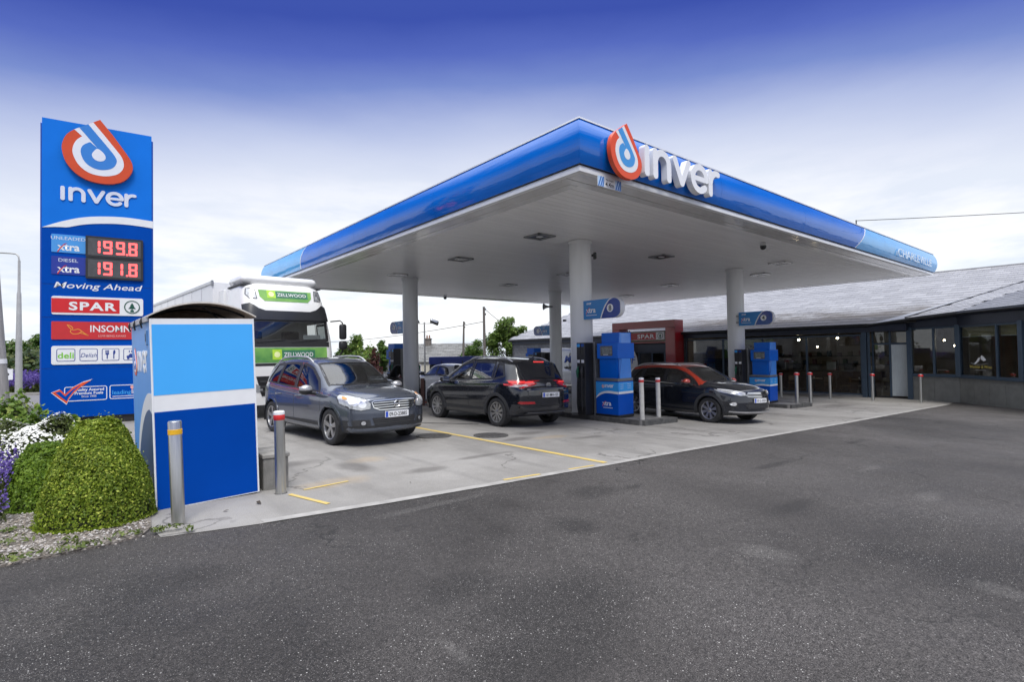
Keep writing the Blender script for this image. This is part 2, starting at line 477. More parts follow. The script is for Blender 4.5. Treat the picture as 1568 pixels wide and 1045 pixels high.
def spots(N, Lk, mth, noise, step, pos, lst, wob=.35):
    """soft irregular stains and toned patches at given places: (x, y, rx, ry)"""
    acc = None
    wv = noise(pos, 2.2, 4)
    sp = N('ShaderNodeSeparateXYZ'); Lk(pos, sp.inputs[0])
    for (x, y, rx, ry) in lst:
        dx = mth('DIVIDE', mth('SUBTRACT', sp.outputs[0], x), rx); dy = mth('DIVIDE', mth('SUBTRACT', sp.outputs[1], y), ry)
        d = mth('ADD', mth('SQRT', mth('ADD', mth('MULTIPLY', dx, dx), mth('MULTIPLY', dy, dy))), mth('MULTIPLY', mth('SUBTRACT', wv, .5), 2.4 * wob))
        s_ = step(d, 1.05, .45, 0, 1)
        acc = s_ if acc is None else mth('MAXIMUM', acc, s_)
    return acc
def asphalt_mat():
    m, t, b, N, Lk, mth, noise, step, mixc, pos = nodes_mat('weathered_asphalt')
    big = noise(pos, .21, 5, .62); mid = noise(pos, 1.7, 5, .62); fine = noise(pos, 130, 2, .6); med = noise(pos, 38, 3, .6)
    base = mixc(step(big, .38, .62), (.025, .0222, .0208), (.078, .0712, .068))
    base = mixc(step(mid, .35, .7, 0, .5), base, (.043, .0395, .038))
    st = spots(N, Lk, mth, noise, step, pos, [(-4.1, -3.5, .8, .5), (-4.5, -2.9, .45, .3), (-2.85, -2.46, .26, .34), (-6.0, -1.4, .5, .35), (-1.75, -1.75, .42, .3), (-1.2, -1.9, .25, .12), (-4.6, -3.9, .8, .4), (1.5, -2.4, .8, .12), (5.3, -2.3, .6, .1), (-.6, -3.6, .6, .15)], .42)
    base = mixc(mth('MULTIPLY', st, .58), base, (.020, .0185, .018))
    pale = spots(N, Lk, mth, noise, step, pos, [(-2.2, -4.0, .22, .3), (-1.7, -5.4, .14, .2), (-4.95, -3.55, .05, .22), (1.0, -4.4, .35, .15), (2.4, -3.4, .5, .12), (-3.5, -.95, .9, .1)], .5)
    base = mixc(mth('MULTIPLY', pale, .16), base, (.2, .19, .18))
    gr = mixc(step(fine, .32, .70), (.22, .22, .22), (1.9, 1.9, 1.9)); base = mixc(1.0, base, gr, 'MULTIPLY')
    gr2 = mixc(step(med, .3, .7), (.6, .6, .6), (1.42, 1.42, 1.42)); base = mixc(1.0, base, gr2, 'MULTIPLY')
    def chips(sc, thr, rsel, dens):
        v = N('ShaderNodeTexVoronoi'); v.inputs['Scale'].default_value = sc; Lk(pos, v.inputs['Vector'])
        sp = N('ShaderNodeSeparateColor'); Lk(v.outputs['Color'], sp.inputs[0])
        return mth('MULTIPLY', step(v.outputs['Distance'], thr, thr * .6, 0, 1), mth('MULTIPLY', step(sp.outputs[0], rsel, rsel + .04), dens)), sp.outputs[1]
    d1 = step(noise(pos, .7, 3), .36, .62, .25, 1.0)
    c1, r1 = chips(66, .33, .87, d1)
    base = mixc(mth('MULTIPLY', c1, step(r1, 0, 1, .35, 1.0)), base, (.62, .60, .57))
    c2, r2 = chips(150, .40, .78, d1)
    base = mixc(mth('MULTIPLY', c2, .75), base, (.33, .315, .30))
    cv = N('ShaderNodeTexVoronoi', feature='DISTANCE_TO_EDGE'); cv.inputs['Scale'].default_value = .42
    wp = N('ShaderNodeVectorMath', operation='ADD'); Lk(pos, wp.inputs[0])
    nz = N('ShaderNodeTexNoise'); nz.inputs['Scale'].default_value = 2.5; nz.inputs['Detail'].default_value = 5; Lk(pos, nz.inputs['Vector'])
    Lk(nz.outputs['Color'], wp.inputs[1]); Lk(wp.outputs[0], cv.inputs['Vector'])
    crack = mth('MULTIPLY', step(cv.outputs['Distance'], .010, .003), step(noise(pos, .5, 3), .52, .6))
    base = mixc(mth('MULTIPLY', crack, .75), base, (.02, .019, .018))
    Lk(base, b.inputs['Base Color'])
    Lk(step(mid, .3, .7, .62, .85), b.inputs['Roughness']); b.inputs['Specular IOR Level'].default_value = .35
    bp = N('ShaderNodeBump'); bp.inputs['Strength'].default_value = .9; bp.inputs['Distance'].default_value = .006
    h = mth('ADD', mth('ADD', fine, mth('MULTIPLY', med, .9)), mth('SUBTRACT', mth('MULTIPLY', c1, .5), mth('MULTIPLY', crack, 1.5)))
    Lk(h, bp.inputs['Height']); Lk(bp.outputs[0], b.inputs['Normal'])
    return m
def concrete_mat():
    m, t, b, N, Lk, mth, noise, step, mixc, pos = nodes_mat('worn_concrete')
    big = noise(pos, .45, 6, .62); mid = noise(pos, 2.3, 6, .6); fine = noise(pos, 90, 3, .6)
    base = mixc(step(big, .33, .66), (.215, .205, .19), (.335, .322, .304))
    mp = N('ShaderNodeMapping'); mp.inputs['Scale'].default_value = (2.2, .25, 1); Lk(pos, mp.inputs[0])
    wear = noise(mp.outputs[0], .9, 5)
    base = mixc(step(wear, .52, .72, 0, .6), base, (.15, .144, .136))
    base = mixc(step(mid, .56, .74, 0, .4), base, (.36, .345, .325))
    oil_and_shade = spots(N, Lk, mth, noise, step, pos, [(-4.0, 2.5, .55, .3), (-3.3, 1.6, .25, .5), (-2.2, 5.4, .9, 1.6), (2.0, 6.6, 1.3, 4.2), (.2, 2.0, .5, .22), (1.0, 2.5, .45, .25), (6.9, 4.6, 1.3, 4.0), (1.6, 1.3, .5, .2), (-1.4, 1.0, .7, .12), (-2.6, .7, .4, .2), (9.6, 3, 1.2, 2.5), (15, 1.5, 1.6, .5)], .45)  # small oil stains; the broad worn lanes also paint in deeper canopy shade
    base = mixc(mth('MULTIPLY', oil_and_shade, .55), base, (.085, .078, .072))
    rust = spots(N, Lk, mth, noise, step, pos, [(-3.9, .85, .55, .3), (-2.9, 2.0, .35, .3), (.9, 1.8, .5, .2)], .5)
    base = mixc(mth('MULTIPLY', rust, .30), base, (.42, .30, .16))
    base = mixc(1.0, base, mixc(step(fine, .25, .75), (.74, .74, .74), (1.2, 1.2, 1.2)), 'MULTIPLY')
    cv = N('ShaderNodeTexVoronoi', feature='DISTANCE_TO_EDGE'); cv.inputs['Scale'].default_value = .33
    wp = N('ShaderNodeVectorMath', operation='ADD'); Lk(pos, wp.inputs[0])
    nz = N('ShaderNodeTexNoise'); nz.inputs['Scale'].default_value = 1.6; nz.inputs['Detail'].default_value = 6; Lk(pos, nz.inputs['Vector'])
    Lk(nz.outputs['Color'], wp.inputs[1]); Lk(wp.outputs[0], cv.inputs['Vector'])
    crack = mth('MULTIPLY', step(cv.outputs['Distance'], .009, .002), step(noise(pos, .4, 2), .45, .55))
    base = mixc(mth('MULTIPLY', crack, .6), base, (.07, .065, .06))
    Lk(base, b.inputs['Base Color']); Lk(step(mid, .3, .7, .55, .85), b.inputs['Roughness']); b.inputs['Specular IOR Level'].default_value = .3
    bp = N('ShaderNodeBump'); bp.inputs['Strength'].default_value = .45; bp.inputs['Distance'].default_value = .004
    Lk(mth('ADD', fine, mth('MULTIPLY', mid, .6)), bp.inputs['Height']); Lk(bp.outputs[0], b.inputs['Normal'])
    return m
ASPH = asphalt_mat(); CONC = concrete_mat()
def gy(x, y):
    d = g(x)
    if y > 32: d -= min(.05 * (y - 32), 1.9)
    return d
def ground_sheet():
    xs = [-400, -120, -40, -15] + [-6 + .8 * i for i in range(38)] + [30, 50, 100, 400]
    ys = [-300, -60, -20, 0, 15, 32, 40, 50, 60, 70, 80, 130, 500]
    v = [(x, y, gy(x, y)) for y in ys for x in xs]; n = len(xs)
    f = [(j * n + i, j * n + i + 1, (j + 1) * n + i + 1, (j + 1) * n + i) for j in range(len(ys) - 1) for i in range(n - 1)]
    mb = MB(); mb.add(v, f)
    return tag(mb.build('ground', ASPH, None, 180), kind='structure')
ground_sheet()
def sheet(name, pts, dz, mat, thick=0.0, zf=g, parent=None):
    """flat outline laid on the sloping ground"""
    bm = bmesh.new()
    bm.faces.new([bm.verts.new((p[0], p[1], 0)) for p in pts])
    x0 = min(p[0] for p in pts); x1 = max(p[0] for p in pts)
    k = math.ceil((x0 + 6) / .8)
    while -6 + .8 * k < x1:
        if -6 + .8 * k < 24:
            bmesh.ops.bisect_plane(bm, geom=bm.verts[:] + bm.edges[:] + bm.faces[:], plane_co=(-6 + .8 * k, 0, 0), plane_no=(1, 0, 0))
        k += 1
    if thick:
        ge = bmesh.ops.extrude_face_region(bm, geom=bm.faces[:])
        for e in ge['geom']:
            if isinstance(e, bmesh.types.BMVert): e.co.z = 1.0
    for v in bm.verts:
        v.co.z = zf(v.co.x) + (dz if not thick else (dz + thick if v.co.z > .5 else dz))
    bmesh.ops.recalc_face_normals(bm, faces=bm.faces[:])
    if not thick and bm.faces:
        bm.faces.ensure_lookup_table()
        for f in bm.faces:
            if f.normal.z < 0: f.normal_flip()
    me = bpy.data.meshes.new(name); bm.to_mesh(me); bm.free(); me.materials.append(mat)
    return link(bpy.data.objects.new(name, me), parent)
edge = [(-5.95, -.15), (-5.1, -.36), (-3.8, -.56), (-2.4, -.72), (-.3, -.88), (3, -.93), (8.4, -.98), (19.3, -.92), (20.9, -.75)]
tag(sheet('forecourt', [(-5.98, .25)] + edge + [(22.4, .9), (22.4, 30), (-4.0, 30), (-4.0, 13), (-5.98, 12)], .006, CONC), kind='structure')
# pale worn nosing along the front of the slab
tag(sheet('slab_edge', [(p[0], p[1]) for p in edge[1:8]] + [(p[0], p[1] + .13) for p in edge[1:8]][::-1], .010, M('pale_concrete', (.34, .328, .31), .8, var=.22, vs=5, bump=.4, bs=80)), kind='structure')
YEL = M('worn_yellow_line', (.66, .46, .09), .7, var=.35, vs=10, bump=.3, bs=70, col2=(.52, .42, .20))
def line(name, a, b, w, mat=YEL, dz=.012):
    a = Vector(a); b = Vector(b); d = (b - a).normalized(); n = Vector((-d.y, d.x)) * w / 2
    return tag(sheet(name, [tuple(a - n), tuple(b - n), tuple(b + n), tuple(a + n)], dz, mat), kind='structure')
line('yellow_line', (-.42, 6.2), (-.33, -.72), .11)
line('yellow_line', (-2.2, -.58), (-1.62, -.66), .055, dz=.014)
line('yellow_line', (-1.1, -.70), (-.62, -.75), .05, dz=.014)
line('yellow_line', (-4.55, .62), (-4.36, -.12), .06)
line('yellow_line', (-4.35, .72), (-3.75, .78), .05)
# drain channel and covers
IRON = M('cast_iron', (.15, .145, .14), .55, .6, var=.3, vs=30, bump=.6, bs=45)
def cover(x, y, r, label):
    t = thing('manhole_cover', label, 'manhole cover', (x, y, g(x)), 0, 'round iron covers in the forecourt')
    t.rotation_euler = (0, R_(1.6), 0)
    MB().lathe([(r, .004), (r, .022), (r - .05, .022), (r - .05, .012)], 32).build('ring', IRON, t, 30)
    mb = MB(); mb.lathe([(r - .055, .004), (r - .055, .016), (0, .016)], 32); mb.build('lid', IRON, t, 30)
    mb = MB()
    for i in range(-4, 5):
        for j in range(-4, 5):
            if math.hypot(i, j) * r / 5.4 < r - .09: mb.box((i * r / 5.4 - .022, j * r / 5.4 - .022, .016), (i * r / 5.4 + .022, j * r / 5.4 + .022, .021))
    mb.build('tread', IRON, t)
cover(-.80, 3.45, .36, 'round iron cover beside the dark front wheel, left of the yellow line')
cover(.12, 2.72, .36, 'round iron cover right of the yellow line, behind the dark SUV')
gt = sheet('drain_channel', [(-.2, 5.95), (1.05, 4.45), (1.12, 4.52), (-.13, 6.02)], .009, BLACK); tag(gt, 'thin dark drain slot in the concrete beside the dark SUV', 'drain')
# ------------------------------------------------------------------ canopy
CX, CY, CZ, CT = 21.78, 18.25, 4.70, 5.61
SOF = M('white_soffit_sheet', (.88, .88, .88), .34, .0, var=.06, vs=1.4, vs_xyz=(.3, 6, 1), rvar=.10)
SOFB = M('soffit_border_sheet', (.78, .78, .78), .14, .1, var=.06, vs=2.5, rvar=.06)
canopy = thing('canopy', 'large flat forecourt canopy with curved blue fascia on four round white columns', 'canopy', (0, 0, 0))
def wavy(name, col):
    m = M(name, col, .10, .0, var=.05, vs=1.2, coat=.42, spec=.25)
    t = m.node_tree; b = t.nodes['Principled BSDF']
    n = t.nodes.new('ShaderNodeTexNoise'); n.inputs['Scale'].default_value = 1.0; n.inputs['Detail'].default_value = 3
    mp = t.nodes.new('ShaderNodeMapping'); mp.inputs['Scale'].default_value = (.55, .55, 5.0)
    tcn = t.nodes.new('ShaderNodeTexCoord'); t.links.new(tcn.outputs['Object'], mp.inputs[0]); t.links.new(mp.outputs[0], n.inputs['Vector'])
    bp = t.nodes.new('ShaderNodeBump'); bp.inputs['Strength'].default_value = .22; bp.inputs['Distance'].default_value = .05
    t.links.new(n.outputs['Fac'], bp.inputs['Height']); t.links.new(bp.outputs[0], b.inputs['Coat Normal']); t.links.new(bp.outputs[0], b.inputs['Normal'])
    return m
FAS_D = wavy('fascia_blue', S(0, 104, 200)); FAS_L = wavy('fascia_light_blue', S(86, 172, 232))
# profile of the fascia: outward offset and height
FP = []
for i in range(13):
    t = i / 12
    FP.append((.025 + .165 * math.sin(math.pi * (.10 + .72 * t)) ** .9 - .06 * t * t, CZ + .105 + (CT - .05 - CZ - .105) * t))
def fpt(side, s, o, z):
    """point on a side of the canopy at distance s, offset o outwards"""
    if side == 0: return (s, -o, z)
    if side == 1: return (-o, s, z)
    if side == 2: return (CX + o, s, z)
    return (s, CY + o, z)
LEN = (CX, CY, CY, CX)
def fascia_piece(name, side, sfun0, sfun1, prof, mat, flip, smooth=40, thick=.02):
    vs, fs = [], []; k = 8
    n = len(prof)
    for lay in (0, 1):
        for (o, z) in prof:
            t = (z - prof[0][1]) / max(1e-6, prof[-1][1] - prof[0][1])
            o2 = o - lay * thick
            a, b = sfun0(o2, t), sfun1(o2, t)
            for j in range(k + 1): vs.append(fpt(side, a + (b - a) * j / k, o2, z))
    q = k + 1; B = n * q
    for i in range(n - 1):
        for j in range(k):
            f = (i * q + j, i * q + j + 1, (i + 1) * q + j + 1, (i + 1) * q + j)
            fs.append(f if not flip else f[::-1])
    for j in range(k):
        fs.append((j, B + j, B + j + 1, j + 1)); e = (n - 1) * q
        fs.append((e + j, e + j + 1, B + e + j + 1, B + e + j))
    for i in range(n - 1):
        fs.append((i * q, (i + 1) * q, B + (i + 1) * q, B + i * q)); e = k
        fs.append((i * q + e, B + i * q + e, B + (i + 1) * q + e, (i + 1) * q + e))
    return MB().add(vs, fs).build(name, mat, canopy, smooth)
def run(side, cuts, end_cut, end_slope):
    flip = side in (1, 3)
    L = LEN[side]
    corner0 = lambda o, t: -o
    corner1 = lambda o, t: L + o
    def at(s, gap): return lambda o, t: s + gap
    ec = (lambda gap: (lambda o, t: end_cut + end_slope * (t - .5) + gap))
    c = [0] + list(cuts)
    for i in range(len(c)):
        f0 = corner0 if i == 0 else at(c[i], .003)
        f1 = ec(-.02) if i == len(c) - 1 and end_cut else (corner1 if i == len(c) - 1 else at(c[i + 1], -.003))
        fascia_piece('fascia_panel', side, f0, f1, FP, FAS_D, flip)
    if end_cut:
        fascia_piece('white_divider', side, ec(-.02), ec(.03), [(o + .004, z) for o, z in FP], WHITE, flip)
        fascia_piece('end_panel', side, ec(.03), corner1, FP, FAS_L, flip)
    trim = [(-.01, CZ - .01), (.045, CZ - .01), (.05, CZ + .03), (.045, CZ + .075), (.02, CZ + .10)]
    fascia_piece('white_trim', side, corner0, corner1, trim, WHITE, flip, 40, .05)
    cap = [(FP[-1][0] + .02, CT - .052), (FP[-1][0] + .012, CT - .02), (FP[-1][0] - .03, CT), (-.3, CT + .005)]
    fascia_piece('roof_cap', side, corner0, corner1, cap, M('pale_grey_cap', (.62, .63, .64), .4, .3, var=.06, vs=3), flip, 40, .03)
run(0, (4.3, 8.6), 13.0, 1.0)
run(1, (4.4, 8.8), 13.35, -.5)
run(2, (4.4, 8.8, 13.2), None, 0)
run(3, (4.3, 8.6, 13.0, 17.4), None, 0)
# deck and soffit sheeting
MB().box((.02, .02, CZ + .10), (CX - .02, CY - .02, CT - .06)).build('deck', M('deck_steel', (.4, .41, .42), .6, .2, var=.1), canopy)
mb = MB(); w = .20; k = int((CY - 1.3) / w)
for i in range(k + 1):
    y = .62 + i * w
    mb.box((.60, y, CZ + .012), (CX - .60, min(y + w - .011, CY - .62), CZ + .05))
o = mb.build('soffit_planks', SOF, canopy); tag(o, kind='stuff')
MB().box((.02, .02, CZ + .06), (CX - .02, CY - .02, CZ + .09)).build('soffit_backing', M('soffit_shadow_gap', (.22, .22, .22), .7), canopy)
for a, b in (((0, 0, 0), (CX, .60, 0)), ((0, CY - .60, 0), (CX, CY, 0)), ((0, .604, 0), (.597, CY - .604, 0)), ((CX - .597, .604, 0), (CX, CY - .604, 0))):
    # stepped border strips of the soffit
    horiz = (b[0] - a[0]) > (b[1] - a[1])
    n = 3
    for j in range(n):
        if horiz:
            y0 = a[1] + (b[1] - a[1]) * j / n; y1 = a[1] + (b[1] - a[1]) * (j + 1) / n - .008
            MB().box((a[0] + .01, y0 + .005, CZ - .004 + .006 * (j % 2)), (b[0] - .01, y1, CZ + .05), .004).build('border_strip', SOFB, canopy)
        else:
            x0 = a[0] + (b[0] - a[0]) * j / n; x1 = a[0] + (b[0] - a[0]) * (j + 1) / n - .008
            MB().box((x0 + .005, a[1], CZ - .004 + .006 * (j % 2)), (x1, b[1], CZ + .05), .004).build('border_strip', SOFB, canopy)
COLS = [(4.30, 4.02), (13.0, 4.15), (3.99, 12.99), (12.43, 13.35)]
COLM = M('column_white', (.70, .71, .72), .42, var=.05, vs=2.0, vs_xyz=(3, 3, .4), rvar=.08)
for (x, y) in COLS:
    c = MB(Matrix.Translation((x, y, 0)))
    pr = [(.305, g(x) + .10), (.305, 1.2), (.305, 2.9), (.305, CZ + .02)]
    c.lathe(pr, 40)
    c.build('column', COLM, canopy, 40)
    MB(Matrix.Translation((x, y, 0))).lathe([(.307, CZ - .09), (.335, CZ - .085), (.335, CZ - .006), (.307, CZ - .006)], 40).build('collar', COLM, canopy, 40)
    MB(Matrix.Translation((x, y, 0))).lathe([(.307, g(x) + .10), (.34, g(x) + .105), (.34, g(x) + .16), (.307, g(x) + .17)], 32).build('foot_ring', GREYM, canopy, 40)
# recessed square lights
LGL = M('light_glass', (.55, .56, .57), .15, .2, var=.12, vs=9)
LLAB = ['square dark light fitting left of the front white column', 'square dark light fitting right of the front white column', 'square light fitting in the soffit half way towards the far left column', 'square light fitting between the two far columns', 'bright square light fitting just left of the far left column', 'square light fitting in front of the column nearer the shop', 'square light fitting in the middle of the soffit behind the front white column', 'square light fitting well behind the column nearer the shop', 'square light fitting just right of the column nearer the shop', 'square light fitting at the far corner of the soffit above the entrance portal', 'square light fitting right of the far right column']
for i, (x, y) in enumerate([(2.9, 4.14), (8.19, 4.08), (3.13, 8.13), (8.6, 12.4), (3.07, 12.3), (12.9, 2.4), (8.44, 8.57), (15.1, 8.42), (15.2, 4.2), (17.2, 12.6), (13.2, 12.5)]):
    t = thing('canopy_light', LLAB[i], 'ceiling light', (x, y, CZ), 0, 'square lights set in the canopy soffit')
    mb = MB()
    for q in (0, 90, 180, 270):
        mb.box((-.30, -.30, -.028), (.30, -.235, .006), .006, m4=Matrix.Rotation(R_(q), 4, 'Z'))
    mb.build('frame', GREYM if i < 3 else SOFB, t)
    MB().box((-.232, -.232, -.012), (.232, .232, .004), .004).build('lens', LGL if i > 2 else M('dull_lens', (.12, .12, .12), .2, .3, var=.3, vs=14), t)
    MB().lathe([(.0, -.02), (.07, -.022), (.1, -.013)], 16).build('bulb', WHITE, t, 40)
# dome cameras and loudspeakers
def dome(x, y, z, label):
    t = thing('dome_camera', label, 'camera', (x, y, z), 0, 'dome cameras under the canopy')
    MB().lathe([(0, 0), (.075, 0), (.085, -.05), (.08, -.075)], 20).build('base', M('camera_grey', (.55, .55, .55), .4, var=.05), t, 40)
    MB().lathe([(.082, -.075), (.085, -.12), (.07, -.165), (.035, -.19), (0, -.196)], 20).build('dome', M('smoked_dome', (.01, .01, .012), .08, var=.1), t, 60)
dome(8.75, 1.05, CZ, 'dark dome camera hanging near the front edge of the canopy')
dome(8.6, 17.6, CZ, 'dark dome camera hanging at the far edge of the canopy')
t = thing('horn_speaker', 'grey horn loudspeaker on the far round column', 'loudspeaker', (12.05, 13.15, 3.93), R_(155))
MB().tube([(0, 0, 0), (.2, 0, 0)], .05, 10).build('bracket', GREYM, t, 40)
MB(Matrix.Translation((.2, 0, 0)) @ Matrix.Rotation(R_(90), 4, 'Y')).lathe([(.045, 0), (.06, .08), (.10, .2), (.17, .27), (.165, .275), (.06, .12), (0, .1)], 18).build('horn', GREYM, t, 40)
t = thing('small_lamp', 'small dark fitting on the right of the far column', 'lamp', (12.43 + .25, 13.35 - .28, 3.25), R_(-50))
MB().box((0, -.05, -.05), (.12, .05, .05), .015).build('housing', DARKG, t)
MB().lathe([(.05, 0), (.03, .06), (0, .07)], 10, m4=Matrix.Translation((.12, 0, 0)) @ Matrix.Rotation(R_(90), 4, 'Y')).build('nose', BLACK, t, 40)
t = thing('flood_lamp', 'small dark floodlight on the front white column just under the soffit', 'lamp', (4.3 + .24, 4.02 - .2, 4.32), R_(-40))
MB().box((0, -.03, -.03), (.06, .03, .03), .01).build('bracket', DARKG, t)
MB().box((.05, -.08, -.1), (.13, .08, .08), .02).build('housing', DARKG, t)

# brand sign on the right fascia
bs = thing('brand_sign', 'raised orange and white drop emblem with white letters inver on the canopy front', 'sign', (0, 0, 0))
sh = Sheet(bs, frame((0, -.24, 0), (1, 0, 0), (0, 0, 1)))
LET = M('sign_letter_white', (.82, .83, .84), .25, var=.02, coat=.3)
emblem(sh, .885, 5.10, .425, [ORANGE, WHITE, M('emblem_blue', S(70, 150, 215), .3, var=.03)], .085, -.03)
for k_, st in enumerate(inver_letters(.56)[0]): pass
L_, tot_ = inver_letters(.56)
for st in L_:
    mb = MB(sh.m)
    for i, p in enumerate(st): mb.prism([(1.37 + q[0] * 2.55 / tot_, 4.83 + q[1]) for q in p], -.05, .075 + i * .0015)
    mb.build('letter', LET, bs)
sh2 = Sheet(canopy, frame((0, -.215, 0), (1, 0, 0), (0, 0, 1)))
sh2.text('place_name', 'Charleville'.upper(), 16.4, 4.93, .30, M('pale_letter', (.62, .74, .86), .3, var=.03), 0, .01, align='LEFT', width=4.4)
sh2.text('place_name', 'C', 15.95, 4.90, .42, M('pale_letter', (.62, .74, .86), .3), 0, .01, width=.5) if False else None
# clearance plate
cp = thing('clearance_plate', 'white and blue striped height plate reading 4.4m under the canopy edge', 'sign', (0, 0, 0))
sh3 = Sheet(cp, frame((.40, -.035, CZ - .125), (1, 0, 0), (0, 0, 1)))
sh3.rect('plate', 0, -.05, .62, .125, WHITE, 0, .012)
strp = []
for x0 in (0.0, .46):
    sh3.rect('stripe_field', x0, -.05, x0 + .16, .125, M('stripe_pale', S(190, 218, 245), .4, var=.03), .012, .015)
    for kx in (0, 1, 2):
        x = x0 + kx * .055; strp.append([(x, -.05), (x + .028, -.05), (min(x0 + .16, x + .10), .125 if x + .10 <= x0 + .16 else .06), (min(x0 + .16, x + .072), .125)])
sh3.many('stripe', strp, M('stripe_blue', S(40, 110, 190), .4, var=.04), .015, .018)
sh3.text('lettering', '4.4m', .31, -.03, .085, BLACK, .012, .003, align='CENTER', bold=.01)
sh3.text('lettering', 'Max Height', .31, .075, .032, BLACK, .012, .003, align='CENTER')
# wire from the canopy
wire = MB().tube([(13.9, .3, CT)] + [(13.9, .3, CT + .35)], .02, 6).build('wire_post', DARKG); tag(wire, 'short thin post on the canopy edge holding the overhead wire', 'post')
pts = []
for i in range(25):
    t = i / 24; pts.append((13.9 + 24 * t, .3 - 20 * t, CT + .33 + 2.0 * t - 1.2 * t * (1 - t)))
tag(MB().tube(pts, .012, 5).build('overhead_wire', BLACK), 'single thin overhead wire running off to the right', 'wire')

# ------------------------------------------------------------------ pump islands
KERB = M('black_kerb_paint', (.045, .045, .045), .7, var=.5, vs=9, bump=.7, bs=40, col2=(.10, .098, .095))
ISLT = M('island_top', (.16, .155, .15), .8, var=.3, vs=4, bump=.5, bs=60)
def island(cx, y0, y1, w, label):
    z = g(cx)
    t = thing('pump_island', label, 'kerb', (cx, (y0 + y1) / 2, z), 0, 'raised kerbed islands under the pumps')
    t.rotation_euler = (0, R_(1.7), 0)
    h = (y1 - y0) / 2
    MB().prism(rrect(-w / 2, -h, w / 2, h, .12), -.1, .118).build('slab', ISLT, t)
    n = max(4, int(2 * h / 1.3)); kb = None
    for sx in (-1, 1):
        for i in range(n):
            a = -h + .12 + (2 * h - .24) * i / n; b = -h + .12 + (2 * h - .24) * (i + 1) / n - .008
            MB().box((sx * (w / 2 + .03), a, -.08), (sx * (w / 2 - .10), b, .130 + .003 * ((i * 7) % 3)), .012).build('kerb_stone', KERB, t)
    for sy in (-1, 1):
        MB().box((-w / 2 + .02, sy * (h + .02), -.08), (-.004, sy * (h - .11), .131), .014).build('kerb_stone', KERB, t)
        MB().box((.004, sy * (h + .02), -.08), (w / 2 - .02, sy * (h - .11), .133), .014).build('kerb_stone', KERB, t)
    return t
island(4.72, 1.80, 5.9, 1.42, 'dark kerbed island under pump eight with two red-capped bollards')
island(13.15, 1.90, 6.0, 1.7, 'dark kerbed island under pump four, nearer the shop')
island(4.5, 10.4, 15.0, 1.42, 'dark kerbed island under the far left column')
island(13.1, 10.8, 15.4, 1.5, 'dark kerbed island under the far right column')

